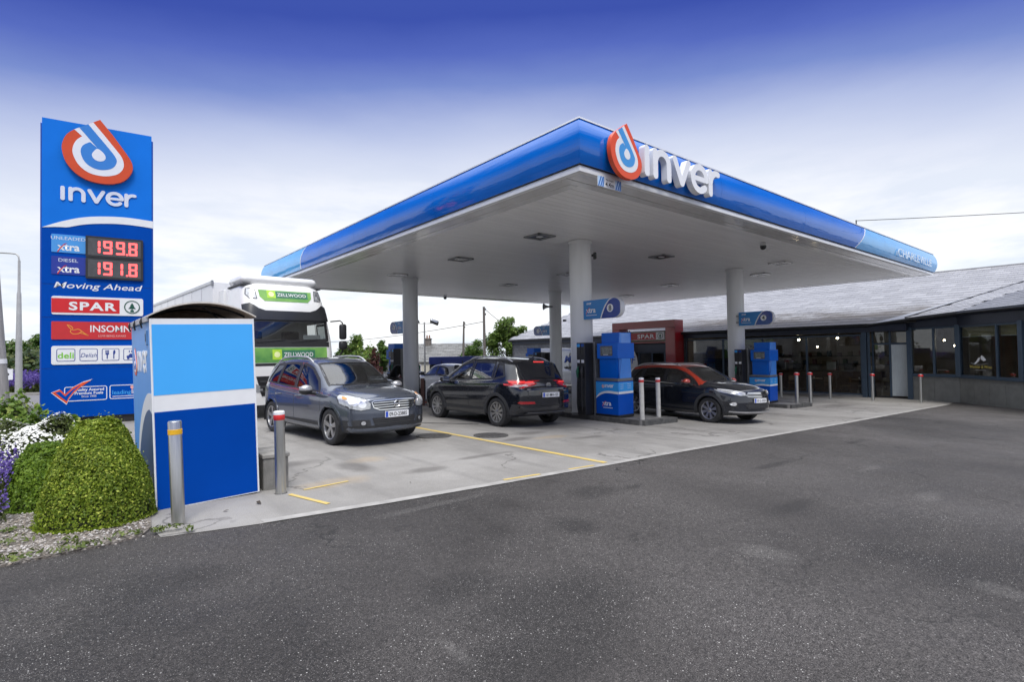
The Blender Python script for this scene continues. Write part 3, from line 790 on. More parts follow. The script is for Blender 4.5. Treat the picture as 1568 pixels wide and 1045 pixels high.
SCRN = M('screen_grey', (.10, .105, .11), .2, var=.4, vs=25)
LCD = M('lcd_panel', (.16, .18, .17), .12, var=.3, vs=30)
PUMPB = M('pump_blue', S(0, 98, 200), .32, var=.05, vs=3, spec=.3)
PUMPD = M('pump_deep_blue', S(0, 78, 180), .32, var=.05, vs=3, spec=.3)
CABG = M('pump_cabinet_grey', (.20, .205, .21), .45, .4, var=.1, vs=6)
def pump(x, y, z, rz, label):
    """origin at the near corner of the cabinet base on the driver's side; +x into the island, +y towards the nozzles"""
    t = thing('fuel_pump', label, 'fuel pump', (x, y, z), rz, 'blue fuel pumps on the islands')
    D, Lc, H = .60, .74, 1.0
    MB().box((-.01, -.01, 0), (D + .01, Lc + .02, .07), .01).build('plinth', BLACK, t)
    MB().box((0, 0, .07), (D, Lc, H - .08), .006).build('cabinet', PUMPD, t)
    MB().box((-.006, -.006, H - .078), (D + .006, Lc + .006, H), .012).build('cabinet_top', CABG, t)
    MB().prism([(.05, .06), (D - .05, .06), (D - .05, Lc - .10), (.05, Lc - .10)], H, 1.50).build('neck', PUMPB, t)
    MB().add([(.10, .05, H), (D - .1, .05, H), (D - .1, .05, 1.5), (.10, .05, 1.5), (.06, .0, H), (D - .06, .0, H), (D - .13, -.03, 1.5), (.13, -.03, 1.5)],
             [(4, 5, 6, 7), (0, 3, 2, 1), (0, 4, 7, 3), (1, 2, 6, 5), (0, 1, 5, 4), (3, 7, 6, 2)]).build('neck_fin', M('pump_pale_blue', S(70, 140, 225), .28, var=.04, coat=.3), t)
    MB().box((-.03, -.035, 1.50), (D + .03, .66, 1.90), .012).build('head', PUMPB, t)
    MB().prism([(.05, .0), (D - .05, .0), (D - .05, .56), (.05, .56)], 1.90, 2.17).build('cap', PUMPB, t)
    MB().add([(.07, .0, 1.9), (D - .07, .0, 1.9), (D - .10, .0, 2.17), (.10, .0, 2.17), (.11, -.03, 1.9), (D - .11, -.03, 1.9), (D - .14, -.012, 2.15), (.14, -.012, 2.15)],
             [(4, 5, 6, 7), (0, 3, 2, 1), (0, 4, 7, 3), (1, 2, 6, 5), (0, 1, 5, 4), (3, 7, 6, 2)]).build('cap_fin', M('pump_pale_blue', S(70, 140, 225), .28), t)
    for sgn in (0, 1):
        # driver side faces carry print and screens on both sides of the island
        if sgn == 0: m4 = frame((-.002, Lc, 0), (0, -1, 0), (0, 0, 1))
        else: m4 = frame((D + .002, 0, 0), (0, 1, 0), (0, 0, 1))
        sh = Sheet(t, m4)
        top = [(0.004, .90), (Lc - .004, .90), (Lc - .004, .66)] + smooth_closed([(Lc - .1, .665), (Lc * .6, .675), (Lc * .35, .655), (Lc * .15, .60), (.004, .50)], 5, False)
        wav = [(Lc - .004, .66)] + smooth_closed([(Lc - .1, .665), (Lc * .6, .675), (Lc * .35, .655), (Lc * .15, .60), (.004, .50)], 5, False) + smooth_closed([(.004, .47), (Lc * .2, .56), (Lc * .4, .605), (Lc * .65, .615), (Lc - .004, .60)], 5, False)
        f = sh.poly('light_panel', top, BLUE_L, 0, .003)
        sh.poly('white_wave', wav, WHITE, 0, .0045)
        inver_word(sh, .30, .76, .075, WHITE, .004, .003, width=.29, parent=f)
        emblem(sh, .245, .79, .042, [WHITE, ORANGE, WHITE], .002, .003, f)
        xtra_word(sh, .21, .30, .125, WHITE, RED, 0.001, t)
        sh.rect('small_print', .24, .235, .55, .25, WHITE, 0, .002)
        sx0 = Lc - .66 + .0
        hs = Sheet(t, Matrix.Translation((-.03 if sgn == 0 else .03, 0, 0)) @ m4)
        b_ = hs.rect('screen', .20, 1.575, .60, 1.83, SCRN, 0, .006, .015)
        hs.rect('display', .255, 1.62, .50, 1.79, LCD, .006, .009, parent=b_)
        hs.rect('display_rim', .30, 1.60, .46, 1.612, WHITE, .006, .009, parent=b_)
        hs.many('key', [[(.52 + .025 * i, 1.63 + .04 * j), (.537 + .025 * i, 1.63 + .04 * j), (.537 + .025 * i, 1.655 + .04 * j), (.52 + .025 * i, 1.655 + .04 * j)] for i in range(3) for j in range(4)], GREYM, .006, .01, b_)
    she = Sheet(t, frame((0, -.002, 0), (1, 0, 0), (0, 0, 1)))
    she.poly('light_panel', [(.004, .90), (D - .004, .90), (D - .004, .665), (.004, .66)], BLUE_L, 0, .003)
    she.poly('white_wave', [(.004, .66), (D - .004, .665), (D - .004, .61), (.004, .60)], WHITE, 0, .0045)
    for i in range(3): she.rect('small_print', .08 + .0, .74 + .05 * i, .2, .745 + .05 * i, WHITE, .003, .005); she.rect('small_print', .36, .74 + .05 * i, .5, .745 + .05 * i, WHITE, .003, .005)
    # nozzle bank behind the cabinet
    MB().box((.02, Lc + .03, 0), (D - .02, Lc + .10, 1.95), .01).build('tower', CABG, t)
    for sgn in (0, 1):
        x = .0 if sgn == 0 else D
        s_ = -1 if sgn == 0 else 1
        for i in (0, 1):
            y = Lc + .11 + i * .15
            x = (.0 if sgn == 0 else D) + s_ * .26
            hb = MB().box((x + s_ * .03, y, .03), (x - s_ * .30, y + .14, 1.93), .012).build('nozzle_bay', BLACK, t)
            MB().box((x + s_ * .036, y + .03, 1.40), (x + s_ * .03, y + .12, 1.48)).build('hose_tag', WHITE, hb)
            MB().box((x + s_ * .036, y + .02, 1.82), (x + s_ * .03, y + .13, 1.90)).build('grade_tag', BLUE_L if i else BLUE_D, hb)
            nz = MB(); nz.tube([(x + s_ * .05, y + .075, 1.30), (x + s_ * .10, y + .075, 1.18), (x + s_ * .075, y + .075, 1.02)], [.022, .03, .022], 8)
            nz.box((x + s_ * .04, y + .045, 1.12), (x + s_ * .09, y + .105, 1.24), .012)
            nz.build('nozzle', M('nozzle_green', (.01, .12, .06), .4, var=.1) if i == 1 else BLACK, t, 50)
            hp = [(x + s_ * .075, y + .075, 1.03), (x + s_ * .10, y + .07, .7), (x + s_ * .11, y + .07, .35), (x + s_ * .085, y + .07, .16), (x + s_ * .05, y + .10, .28), (x + s_ * .04, y + .12, .9)]
            MB().tube(smooth_closed(hp, 5, False) if False else hp, .016, 8).build('hose', BLACK, t, 60)
            MB().box((x + s_ * .034, y + .02, .25), (x + s_ * .03, y + .13, 1.0)).build('bay_panel', DARKG, hb)
    return t
pump(4.10, 2.62, g(4.4) + .125, 0, 'blue fuel pump eight beside the front white column')
pump(12.62, 2.75, g(12.8) + .125, 0, 'blue fuel pump four beside the column nearer the shop')
pump(4.10 + .62, 15.3, g(4.4) + .125, R_(180), 'shaded blue fuel pump at the far left column')
pump(12.9 + .2, 15.7, g(12.8) + .125, R_(180), 'shaded blue fuel pump at the far right column')

def flag(x, y, dirn, num, label):
    """drop-ended number flag hung on a column, running along dirn * y"""
    t = thing('pump_flag', label, 'sign', (x, y, 2.53), 0, 'number flags hung on the canopy columns')
    L0, H = 1.28, .50
    r = H / 2
    out = [(0, 0), (L0 - r, 0)] + arc(L0 - r, r, r, -90, 90, 16)[1:-1] + [(L0 - r, H), (0, H)]
    m4 = frame((-.075, 0, 0), (0, dirn, 0), (0, 0, 1)) if dirn < 0 else frame((.075, 0, 0), (0, dirn, 0), (0, 0, 1))
    MB(m4).prism(out, -.149, 0).build('body', WHITE, t)
    for sgn in (0, 1):
        if dirn < 0: fm = frame((-.076, 0, 0), (0, -1, 0), (0, 0, 1)) if sgn == 0 else frame((.076, dirn * L0, 0), (0, 1, 0), (0, 0, 1))
        else: fm = frame((.076, 0, 0), (0, 1, 0), (0, 0, 1)) if sgn == 0 else frame((-.076, L0, 0), (0, -1, 0), (0, 0, 1))
        sh = Sheet(t, fm)
        mir = (lambda P: P) if sgn == 0 else (lambda P: [(L0 - p[0], p[1]) for p in P])
        dk = [(.62, .0), (L0 - r, 0)] + arc(L0 - r, r, r - .0, -90, 90, 16)[1:-1] + [(L0 - r, H), (1.02, H)] + smooth_closed([(.9, .46), (.78, .32), (.68, .14), (.62, 0)], 4, False)
        dk = [(min(p[0], L0 - .035), p[1]) for p in dk]
        sh.poly('number_field', mir(dk), BLUE_D, 0, .004)
        lb = [(0, 0), (.58, 0), (.64, .16), (.74, .34), (.85, .46), (.93, H), (0, H)]
        sh.poly('brand_field', mir(lb), M('flag_blue', S(30, 122, 190), .3, var=.04), 0, .004)
        cx = L0 - .36 if sgn == 0 else .36
        sh.poly('number_disc', arc(cx, .25, .105, 0, 360, 24)[:-1], WHITE, .004, .007)
        sh.text('number', num, cx, .185, .14, BLACK, .007, .002, align='CENTER', bold=.02)
        bx = .07 if sgn == 0 else L0 - .62
        xtra_word(sh, bx + .02, .17, .145, WHITE, RED, .005, t, 1.0)
        inver_word(sh, bx + .05, .385, .05, WHITE, .002, .004, width=.16)
        sh.rect('small_print', bx + .03, .095, bx + .4, .108, WHITE, .004, .006)
    MB().box((-.05, 0, .1), (.05, -dirn * .12, .16)).build('bracket', GREYM, t)
    MB().box((-.05, 0, .34), (.05, -dirn * .12, .40)).build('bracket', GREYM, t)
    return t
flag(4.2, 3.77, -1, '8', 'blue drop-ended flag with number 8 on the front white column')
flag(12.75, 3.86, -1, '4', 'blue drop-ended flag with number 4 on the column nearer the shop')
flag(3.95, 12.99 + .27, 1, '0', 'blue drop-ended flag on the far left column, partly hidden behind it')
flag(12.4, 13.35 + .27, 1, '1', 'blue drop-ended flag on the far right column before the grey gable')
# notices stuck on the columns
def notice(x, y, z, label):
    t = thing('safety_notice', label, 'notice', (0, 0, 0), 0, 'coloured notices on the columns')
    cols = [((45, 55, 110), .07), ((240, 170, 60), .09), ((225, 80, 70), .09), ((225, 80, 80), .09), ((90, 80, 160), .08), ((70, 100, 180), .1)]
    zz = z
    for i, (c, h) in enumerate(cols):
        mb = MB(Matrix.Translation((x, y, 0))); a0, a1 = R_(196), R_(232)
        mb.lathe([(.308, zz - h + .006), (.311, zz - h + .006), (.311, zz), (.308, zz)], 8, arc=a1 - a0, a0=a0)
        mb.build('colour_band', M('notice_%d' % i, S(*c), .5, var=.1, vs=40), t, 40)
        zz -= h
notice(4.30, 4.02, 1.62, 'coloured safety notice on the front white column')
notice(13.0, 4.15, 1.35, 'coloured safety notice on the column nearer the shop')
# ------------------------------------------------------------------ price sign
PYL = (-7.095, 11.62, 0.0)
py_ = thing('price_sign', 'tall blue roadside price totem with red digital fuel prices and drop emblem', 'sign', PYL, R_(-5.3))
PW = 2.285
PB = M('totem_blue', S(0, 72, 168), .45, var=.05, vs=1.5, spec=.06)
PL = M('totem_light_blue', S(26, 116, 216), .45, var=.05, vs=1.2, spec=.06)
MB().box((.10, .06, -.2), (PW - .10, .34, .24)).build('base', BLACK, py_)
MB().box((-.035, .03, .2), (PW + .035, .37, 7.66), .02).build('cabinet', M('totem_edge_blue', S(30, 80, 170), .35, .2, var=.05), py_)
sh = Sheet(py_, frame((0, .03, 0), (1, 0, 0), (0, 0, 1)))
seam = .012
for z0, z1 in ((.2, 1.45), (1.45 + seam, 2.74), (2.74 + seam, 3.58), (3.58 + seam, 5.0)):
    sh.rect('lower_panel', 0, z0, PW, z1, PB, -.01, .02)
top = [(0, 5.0)] + smooth_closed([(0, 5.0), (.4, 5.2), (.85, 5.36), (1.35, 5.44), (1.8, 5.46), (PW, 5.43)], 6, False)[1:] + [(PW, 7.78), (0, 7.78)]
sh.poly('lower_panel', [(0, 4.985 + seam)] + [(p[0], p[1] - .19 if p[0] > .5 else p[1] - .19 * p[0] / .5) for p in smooth_closed([(0, 5.0), (.4, 5.2), (.85, 5.36), (1.35, 5.44), (1.8, 5.46), (PW, 5.43)], 6, False)] + [(PW, 4.985 + seam)], PB, -.01, .02) 
sh.poly('upper_panel', top, PL, -.01, .024)
sw = smooth_closed([(0, 5.0), (.4, 5.2), (.85, 5.36), (1.35, 5.44), (1.8, 5.46), (PW + .03, 5.43)], 6, False)
sh.poly('white_swoosh', sw + [(p[0], p[1] - .19 * min(1, p[0] / .5)) for p in sw[::-1]], WHITE, .0, .03)
sh2 = Sheet(py_, frame((0, .03, 0), (1, 0, 0), (0, 0, 1)))
emblem(sh2, 1.13, 7.0, .735, [M('totem_orange', S(206, 74, 30), .35, var=.05), M('totem_white', (.74, .76, .82), .3, var=.03), M('totem_mid_blue', S(52, 126, 205), .3, var=.03)], .09, .05)
inver_word(sh2, .36, 5.74, .36, M('totem_letter', (.66, .70, .80), .3, var=.03), .03, .02, width=1.56)
# price rows
FR = M('display_frame', (.02, .02, .022), .3, var=.1)
FACE = M('display_face', (.075, .075, .078), .35, var=.15, vs=10)
LED = M('led_red', (.8, .06, .06), .4, emit=(1.0, .09, .09), es=1.1)
SEG = {'0': 'abcdef', '1': 'bc', '8': 'abcdefg', '9': 'abcdfg'}
def digit(ch, x, y, w, h, t):
    P = []
    m = h / 2
    for s_ in SEG[ch]:
        if s_ == 'a': P.append(rrect(x, y + h - t, x + w, y + h, t * .3))
        if s_ == 'd': P.append(rrect(x, y, x + w, y + t, t * .3))
        if s_ == 'g': P.append(rrect(x + t * .4, y + m - t / 2, x + w - t * .4, y + m + t / 2, t * .3))
        if s_ == 'b': P.append(rrect(x + w - t, y + m + .01, x + w, y + h - t * .4, t * .3))
        if s_ == 'c': P.append(rrect(x + w - t, y + t * .4, x + w, y + m - .01, t * .3))
        if s_ == 'f': P.append(rrect(x, y + m + .01, x + t, y + h - t * .4, t * .3))
        if s_ == 'e': P.append(rrect(x, y + t * .4, x + t, y + m - .01, t * .3))
    return P
for zt, word, val, fld in ((4.86, 'Unleaded', '1998', M('unleaded_panel', S(70, 150, 220), .3, var=.03)), (4.30, 'Diesel', '1918', M('diesel_panel', S(30, 52, 150), .3, var=.03))):
    f = sh.rect('fuel_panel', .185, zt - .46, .865, zt, fld, .02, .035, .02)
    sh.text('fuel_name', word.upper(), .52, zt - .135, .085, M('pale_print', (.66, .72, .82), .4, var=.03), .035, .003, align='CENTER', parent=f, sx=1.15)
    xtra_word(sh, .30, zt - .40, .19, WHITE, RED, .036, f)
    fr = sh.rect('display_frame', .865, zt - .53, 2.09, zt + .02, FR, .02, .075, .03)
    sh.rect('display_face', .915, zt - .48, 2.04, zt - .03, FACE, .075, .079, .01, fr)
    for i, ch in enumerate(val):
        x = (1.02, 1.23, 1.50, 1.77)[i]
        w = .19 if ch != '1' else .15
        sh.many('digit', digit(ch, x, zt - .43, w, .345, .05), LED, .079, .083, fr)
    sh.rect('decimal_point', 1.715, zt - .435, 1.755, zt - .39, LED, .079, .083, parent=fr)
sh.text('slogan', 'Moving Ahead', 1.155, 3.50, .155, WHITE, .02, .003, bold=.008, align='CENTER', shear=.22, width=1.84)
# shop panel
p = sh.rect('shop_panel', .19, 2.82, 2.09, 3.29, WHITE, .02, .04, .05)
sh.rect('red_field', .192, 2.87, 1.575, 3.235, M('shop_red', S(205, 32, 38), .35, var=.04), .04, .044, parent=p)
sh.text('shop_name', 'SPAR', 1.02, 2.945, .21, WHITE, .044, .003, bold=.03, align='CENTER', width=.98, space=1.15, parent=p)
GRN = M('tree_green', S(12, 78, 62), .4, var=.05)
def tree_logo(sh, x, y, r, mat, z, par):
    sh.many('ring', [[(x + r * math.cos(a0), y + r * math.sin(a0)), (x + r * math.cos(a1), y + r * math.sin(a1)), (x + .86 * r * math.cos(a1), y + .86 * r * math.sin(a1)), (x + .86 * r * math.cos(a0), y + .86 * r * math.sin(a0))] for a0, a1 in [(2 * math.pi * i / 28, 2 * math.pi * (i + 1) / 28) for i in range(28)]], mat, z, z + .003, par)
    T = [(0, .70), (.30, .18), (.20, .18), (.52, -.30), (.08, -.30), (.08, -.46), (.30, -.62), (.2, -.84), (-.2, -.84), (-.30, -.62), (-.08, -.46), (-.08, -.30), (-.52, -.30), (-.20, .18), (-.30, .18)]
    sh.poly('tree_mark', [(x + a * r * .92, y + b * r * .92) for a, b in T], mat, z, z + .004, par)
tree_logo(sh, 1.845, 3.055, .175, GRN, .04, p)
p = sh.rect('coffee_panel', .19, 2.19, 2.09, 2.645, M('coffee_red', S(196, 44, 48), .35, var=.04), .02, .04, .02)
sh.text('coffee_name', 'INSOMNIA', 1.50, 2.385, .175, WHITE, .04, .003, bold=.012, align='CENTER', width=1.08, parent=p)
sh.text('coffee_line', 'LOVE BEING AWAKE', 1.42, 2.255, .055, M('pale_red_print', (.78, .45, .42), .5, var=.03), .04, .003, align='CENTER', width=.58, parent=p)
GOLD = M('gold_line', S(226, 150, 60), .4, var=.05)
crv = [smooth_closed([(.50, 2.56), (.55, 2.48), (.62, 2.43), (.72, 2.45), (.78, 2.40), (.73, 2.34), (.62, 2.33), (.56, 2.39), (.60, 2.46)], 4, False), smooth_closed([(.74, 2.36), (.83, 2.33), (.92, 2.29), (.84, 2.35), (.78, 2.41)], 4, False), smooth_closed([(.50, 2.56), (.57, 2.53), (.61, 2.48)], 4, False)]
sh.many('bean_figure', [stroke(c, .018) for c in crv], GOLD, .04, .043, p)
p = sh.rect('service_panel', .19, 1.55, 2.09, 2.025, WHITE, .02, .04, .05)
NAV = M('navy_print', S(36, 62, 140), .4, var=.04)
LIME = M('lime_print', S(130, 200, 70), .4, var=.04)
for i in range(4):
    x = .29 + i * .455
    o = rrect(x, 1.63, x + .37, 1.95, .04); n_ = rrect(x + .015, 1.645, x + .355, 1.935, .03)
    fr = sh.poly('icon_border', o, NAV, .04, .043, p)
    sh.poly('icon_field', n_, WHITE, .042, .045, fr)
    if i == 0: sh.text('icon', 'deli', x + .185, 1.71, .15, LIME, .045, .003, bold=.02, align='CENTER', width=.32, parent=fr)
    if i == 1: sh.text('icon', 'Delish', x + .185, 1.73, .11, NAV, .045, .003, align='CENTER', shear=.3, width=.33, parent=fr)
    if i == 2:
        fk = [rrect(x + .10, 1.68, x + .125, 1.80, .01), rrect(x + .075, 1.79, x + .15, 1.83, .015)] + [rrect(x + .075 + .027 * j, 1.82, x + .093 + .027 * j, 1.91, .006) for j in range(3)]
        kn = [rrect(x + .24, 1.68, x + .262, 1.79, .01), [(x + .237, 1.79), (x + .265, 1.79), (x + .285, 1.84), (x + .28, 1.90), (x + .262, 1.915), (x + .237, 1.88)]]
        sh.many('cutlery', fk + kn, NAV, .045, .048, fr)
    if i == 3:
        cwash = [rrect(x + .07, 1.70, x + .31, 1.76, .02), [(x + .11, 1.76), (x + .14, 1.81), (x + .25, 1.81), (x + .28, 1.76)], rrect(x + .08, 1.66, x + .13, 1.71, .01), rrect(x + .25, 1.66, x + .30, 1.71, .01)] + [rrect(x + .12 + .05 * j, 1.84, x + .14 + .05 * j, 1.90, .01) for j in range(4)]
        sh.many('car_wash', cwash, NAV, .045, .048, fr)
# quality mark
WL = M('thin_white_line', (.8, .81, .83), .4, var=.02)
def outline(x0, y0, x1, y1, r, w):
    a = rrect(x0, y0, x1, y1, r, 4); b = rrect(x0 + w, y0 + w, x1 - w, y1 - w, max(r - w, .005), 4)
    return [[a[i], a[(i + 1) % len(a)], b[(i + 1) % len(a)], b[i]] for i in range(len(a))]
sh.many('box_outline', outline(.44, .61, 1.31, .98, .05, .018), WL, .02, .023)
ck = [(.20, .85), (.36, .92), (.46, .80), (.62, .97), (.80, 1.08), (.98, 1.135), (.78, .98), (.64, .84), (.53, .68), (.49, .56)]
sh.poly('check_edge', [(p[0] + (p[0] - .5) * .06, p[1] + (p[1] - .85) * .10) for p in ck], WL, .021, .026)
sh.poly('check_mark', ck, ORANGE, .022, .029)
sh.poly('check_core', [(.27, .845), (.355, .875), (.46, .745), (.60, .90), (.76, 1.02), (.62, .86), (.52, .70), (.49, .62)], PB, .023, .032)
sh.text('quality_text', 'Quality Assured', .935, .865, .07, WL, .02, .003, bold=.02, align='CENTER', width=.62)
sh.text('quality_text', 'Premium Fuels', .935, .775, .07, WL, .02, .003, bold=.02, align='CENTER', width=.58)
sh.text('quality_text', 'Since 1980', .935, .70, .05, WL, .02, .003, align='CENTER', width=.3)
sh.many('box_outline', outline(1.36, .62, 2.20, .985, .05, .018), WL, .02, .023)
sh.text('scheme_name', 'leading', 1.42, .74, .11, BLUE_L, .02, .003, bold=.012, width=.40)
sh.text('scheme_name', 'lights', 1.835, .74, .11, WL, .02, .003, bold=.012, width=.30)
sh.many('lamp_mark', [arc(1.845, .915, .04, 0, 360, 14)[:-1], rrect(1.835, .84, 1.855, .88, .005)], M('pink_print', S(235, 170, 160), .4, var=.03), .02, .024)
sh.rect('scheme_line', 1.42, .68, 1.95, .695, WL, .02, .023)

# ------------------------------------------------------------------ blue cabinet at the front
KD, KW, KH = 1.65, 1.06, 2.12
ks = thing('forecourt_cabinet', 'large sky blue and deep blue cabinet with a white band and an arched roof', 'cabinet', (-5.87, .93, -.01))
ks.rotation_euler = (0, R_(-1.5), R_(1.2))
KBL = M('cabinet_deep_blue', S(0, 66, 158), .45, spec=.06, var=.05, vs=1.6, bump=.05, bs=4)
KSK = M('cabinet_sky_blue', S(66, 172, 246), .42, var=.03, vs=1.4)
KSL = M('cabinet_side_blue', S(84, 152, 222), .42, var=.05, vs=1.6)
KNV = M('cabinet_side_navy', S(56, 84, 124), .45, var=.05, vs=2)
MB().box((.012, .012, .0), (KW - .012, KD - .012, KH - .06)).build('carcass', M('cabinet_board', (.3, .29, .27), .7, var=.2), ks)
f = Sheet(ks, frame((0, 0, 0), (1, 0, 0), (0, 0, 1)))
f.rect('front_board', .010, .0, KW - .010, KH, WHITE, -.02, .003)
f.rect('lower_print', .014, .012, KW - .014, 1.085, KBL, .003, .006)
f.rect('upper_print', .014, 1.27, KW - .014, KH - .065, KSK, .003, .006)
MB().box((-.006, -.008, 0), (.010, .012, KH), .003).build('corner_trim', WHITE, ks)
MB().box((KW - .010, -.008, 0), (KW + .006, .012, KH), .003).build('corner_trim', WHITE, ks)
s_ = Sheet(ks, frame((0, KD, 0), (0, -1, 0), (0, 0, 1)))
s_.rect('side_board', .01, 0, KD - .015, KH, KSL, -.02, .003)
wv = smooth_closed([(.28, .0), (.34, .35), (.55, .78), (.90, 1.10), (1.3, 1.27), (KD - .016, 1.29)], 6, False)
wv2 = smooth_closed([(.40, .0), (.48, .35), (.72, .72), (1.05, .98), (1.4, 1.10), (KD - .016, 1.07)], 6, False)
s_.poly('side_wave', wv + [(KD - .016, 1.0), (1.2, .8), (.8, .4), (.45, 0)], WHITE, .003, .006)
s_.poly('side_navy', wv2 + [(KD - .016, 0)], KNV, .006, .009)
emblem(s_, .34, 1.62, .155, [ORANGE, WHITE, BLUE_M], .004, .004)
inver_word(s_, .53, 1.52, .25, WHITE, .004, .003, width=.86)
s_.rect('latch_plate', 1.40, 1.83, 1.48, 2.00, M('latch_blue', S(110, 150, 190), .4, .4, var=.05), .003, .02, .01)
s_.rect('latch_slot', 1.43, 1.87, 1.45, 1.96, BLACK, .02, .024, .004)
# arched roof: thin sheet with white edges, dark inside
CREAM = M('roof_sheet_edge', (.62, .58, .52), .6, var=.12, vs=20)
BRN = M('roof_underside', (.40, .31, .235), .75, var=.35, vs=6, bump=.4, bs=30)
n = 18; av = []
for i in range(n + 1):
    x = -.03 + (KW + .06) * i / n; u = (x - KW / 2) / (KW / 2 + .03); av.append((x, KH + .012 + .165 * (1 - abs(u) ** 2.1)))
def vault(y0, y1, t0, t1, name, mat):
    vs, fs = [], []
    for y in (y0, y1):
        for t in (t0, t1):
            vs += [(x, y, z + t) for x, z in av]
    m_ = n + 1
    for i in range(n):
        fs += [(m_ + i, m_ + i + 1, 3 * m_ + i + 1, 3 * m_ + i), (i, 2 * m_ + i, 2 * m_ + i + 1, i + 1), (i, i + 1, m_ + i + 1, m_ + i), (2 * m_ + i, 3 * m_ + i, 3 * m_ + i + 1, 2 * m_ + i + 1)]
    fs += [(0, m_, 3 * m_, 2 * m_), (n, 2 * m_ + n, 3 * m_ + n, m_ + n)]
    return MB().add(vs, fs).build(name, mat, ks, 40)
vault(-.015, KD + .02, .012, .016, 'roof_sheet', CREAM)
vault(.0, KD + .0, .002, .0115, 'roof_lining', BRN)
vault(-.022, -.0155, .001, .018, 'roof_edge', CREAM)
for y in (.25, .95):
    mb = MB(); mb.tube([(x, y, z - .012) for x, z in av[1:-1]], .012, 6); mb.build('roof_rib', BLACK, ks)
MB(Matrix(((1, 0, 0, 0), (0, 0, 1, 0), (0, 1, 0, 0), (0, 0, 0, 1)))).prism([(.015, KH - .06)] + [(x, z + .0012) for x, z in av[1:-1]] + [(KW - .015, KH - .06)], KD - .03, KD - .01).build('back_board', BRN, ks)
MB().tube([(.52, .06, KH + .15), (.80, .5, KH + .02)], .009, 6).build('gas_strut', BLACK, ks)
for y in (.35, .95, 1.45):
    MB().tube([(-.035, y, KH - .09), (-.05, y, KH - .02), (-.03, y, KH + .03)], .010, 6).build('roof_clip', BLACK, ks)
    MB().box((-.05, y - .03, KH - .04), (-.028, y + .03, KH - .005), .004).build('clip_body', BLACK, ks)
MB().box((-.034, .02, KH - .035), (-.008, KD, KH + .03), .006).build('eave_rail', M('rail_grey', (.42, .42, .44), .5, .3, var=.1), ks)

# low concrete block beside it
t = thing('concrete_block', 'low grey concrete block beside the blue cabinet', 'block', (-4.74, 1.02, -.01), R_(-2))
MB().box((0, 0, 0), (.30, .62, .40), .012).build('block', M('block_grey', (.20, .195, .18), .85, var=.25, vs=6, bump=.5, bs=60), t)
MB().box((-.012, -.015, .402), (.315, .63, .455), .012).build('coping', M('coping_grey', (.27, .26, .24), .85, var=.25, vs=6, bump=.5, bs=60), t)

# ------------------------------------------------------------------ bollards
CAPR = M('bollard_red', S(196, 44, 44), .4, var=.08, vs=20)
BAND = M('band_yellow', S(232, 178, 36), .4, var=.08, vs=25)
def bollard(x, y, z, h, r, label, style, group, lean=0.0):
    t = thing('bollard', label, 'bollard', (x, y, z), 0, group)
    t.rotation_euler = (0, R_(lean), 0)
    if style == 'steel_yellow':
        MB().lathe([(r, -.05), (r, h - .012), (r - .006, h - .002), (0, h + .002)], 32).build('post', STEEL, t, 40)
        MB().lathe([(r + .0005, h - .135), (r + .003, h - .133), (r + .003, h - .085), (r + .0005, h - .083)], 32).build('band', BAND, t, 40)
        MB().lathe([(r + .03, -.01), (r + .02, .006), (r, .008)], 24).build('mortar_ring', M('mortar', (.5, .49, .46), .9, var=.2, vs=30), t, 40)
    elif style == 'steel_red':
        MB().lathe([(r, -.05), (r, h - .01)], 32).build('post', STEEL, t, 40)
        MB().lathe([(r + .0005, h - .105), (r + .004, h - .10), (r + .004, h - .045), (r + .0005, h - .04)], 32).build('band', CAPR, t, 40)
        MB().lathe([(r + .003, h - .04), (r + .003, h - .008), (r - .008, h + .004), (0, h + .008)], 32).build('cap', WHITE, t, 40)
        MB().lathe([(r + .02, -.01), (r + .012, .01), (r, .012)], 24).build('foot_ring', DARKG, t, 40)
    elif style == 'white_red':
        MB().lathe([(r, -.05), (r, h - .05)], 24).build('post', M('off_white_post', (.50, .49, .46), .5, var=.10, vs=8), t, 40)
        MB().lathe([(r + .001, h - .115), (r + .004, h - .11), (r + .004, h - .055), (r + .001, h - .05)], 24).build('band', CAPR, t, 40)
        MB().lathe([(r + .002, h - .05), (r + .002, h - .006), (r - .008, h), (0, h + .004)], 24).build('cap', WHITE, t, 40)
    else:
        MB().lathe([(r, -.05), (r, h - .06)], 24).build('post', STEEL, t, 40)
        MB().lathe([(r + .001, h - .10), (r + .028, h - .098), (r + .032, h - .05), (r + .02, h - .025), (r + .002, h - .02)], 24).build('band', CAPR, t, 40)
        MB().lathe([(r + .002, h - .02), (r - .004, h - .004), (0, h + .002)], 24).build('cap', M('bollard_cap', (.62, .6, .58), .3, .5, var=.08), t, 40)
GB = 'round bollards around the forecourt'
bollard(-5.76, .20, -.01, 1.05, .061, 'stainless steel bollard with a yellow band before the blue cabinet', 'steel_yellow', GB, -1.7)
bollard(-4.61, .76, -.01, 1.01, .062, 'stainless steel bollard with red band and white cap, right of the blue cabinet', 'steel_red', GB, -.9)
bollard(4.31, 2.06, g(4.3) + .12, 1.03, .058, 'left of the two off-white red-topped bollards before pump eight', 'white_red', GB, -.6)
bollard(5.20, 2.21, g(5.2) + .12, 1.015, .058, 'right of the two off-white red-topped bollards before pump eight', 'white_red', GB, -.4)
bollard(13.55, 2.22, g(13.55) + .12, 1.10, .060, 'left of the two red-collared steel bollards on the kerbed end by pump four', 'collar', GB)
bollard(14.7, 2.22, g(14.7) + .12, 1.10, .060, 'right of the two red-collared steel bollards on the kerbed end by pump four', 'collar', GB)
bollard(18.6, 5.0, g(18.6), 1.12, .058, 'red-collared steel bollard standing behind the kerbed end by pump four', 'collar', GB)
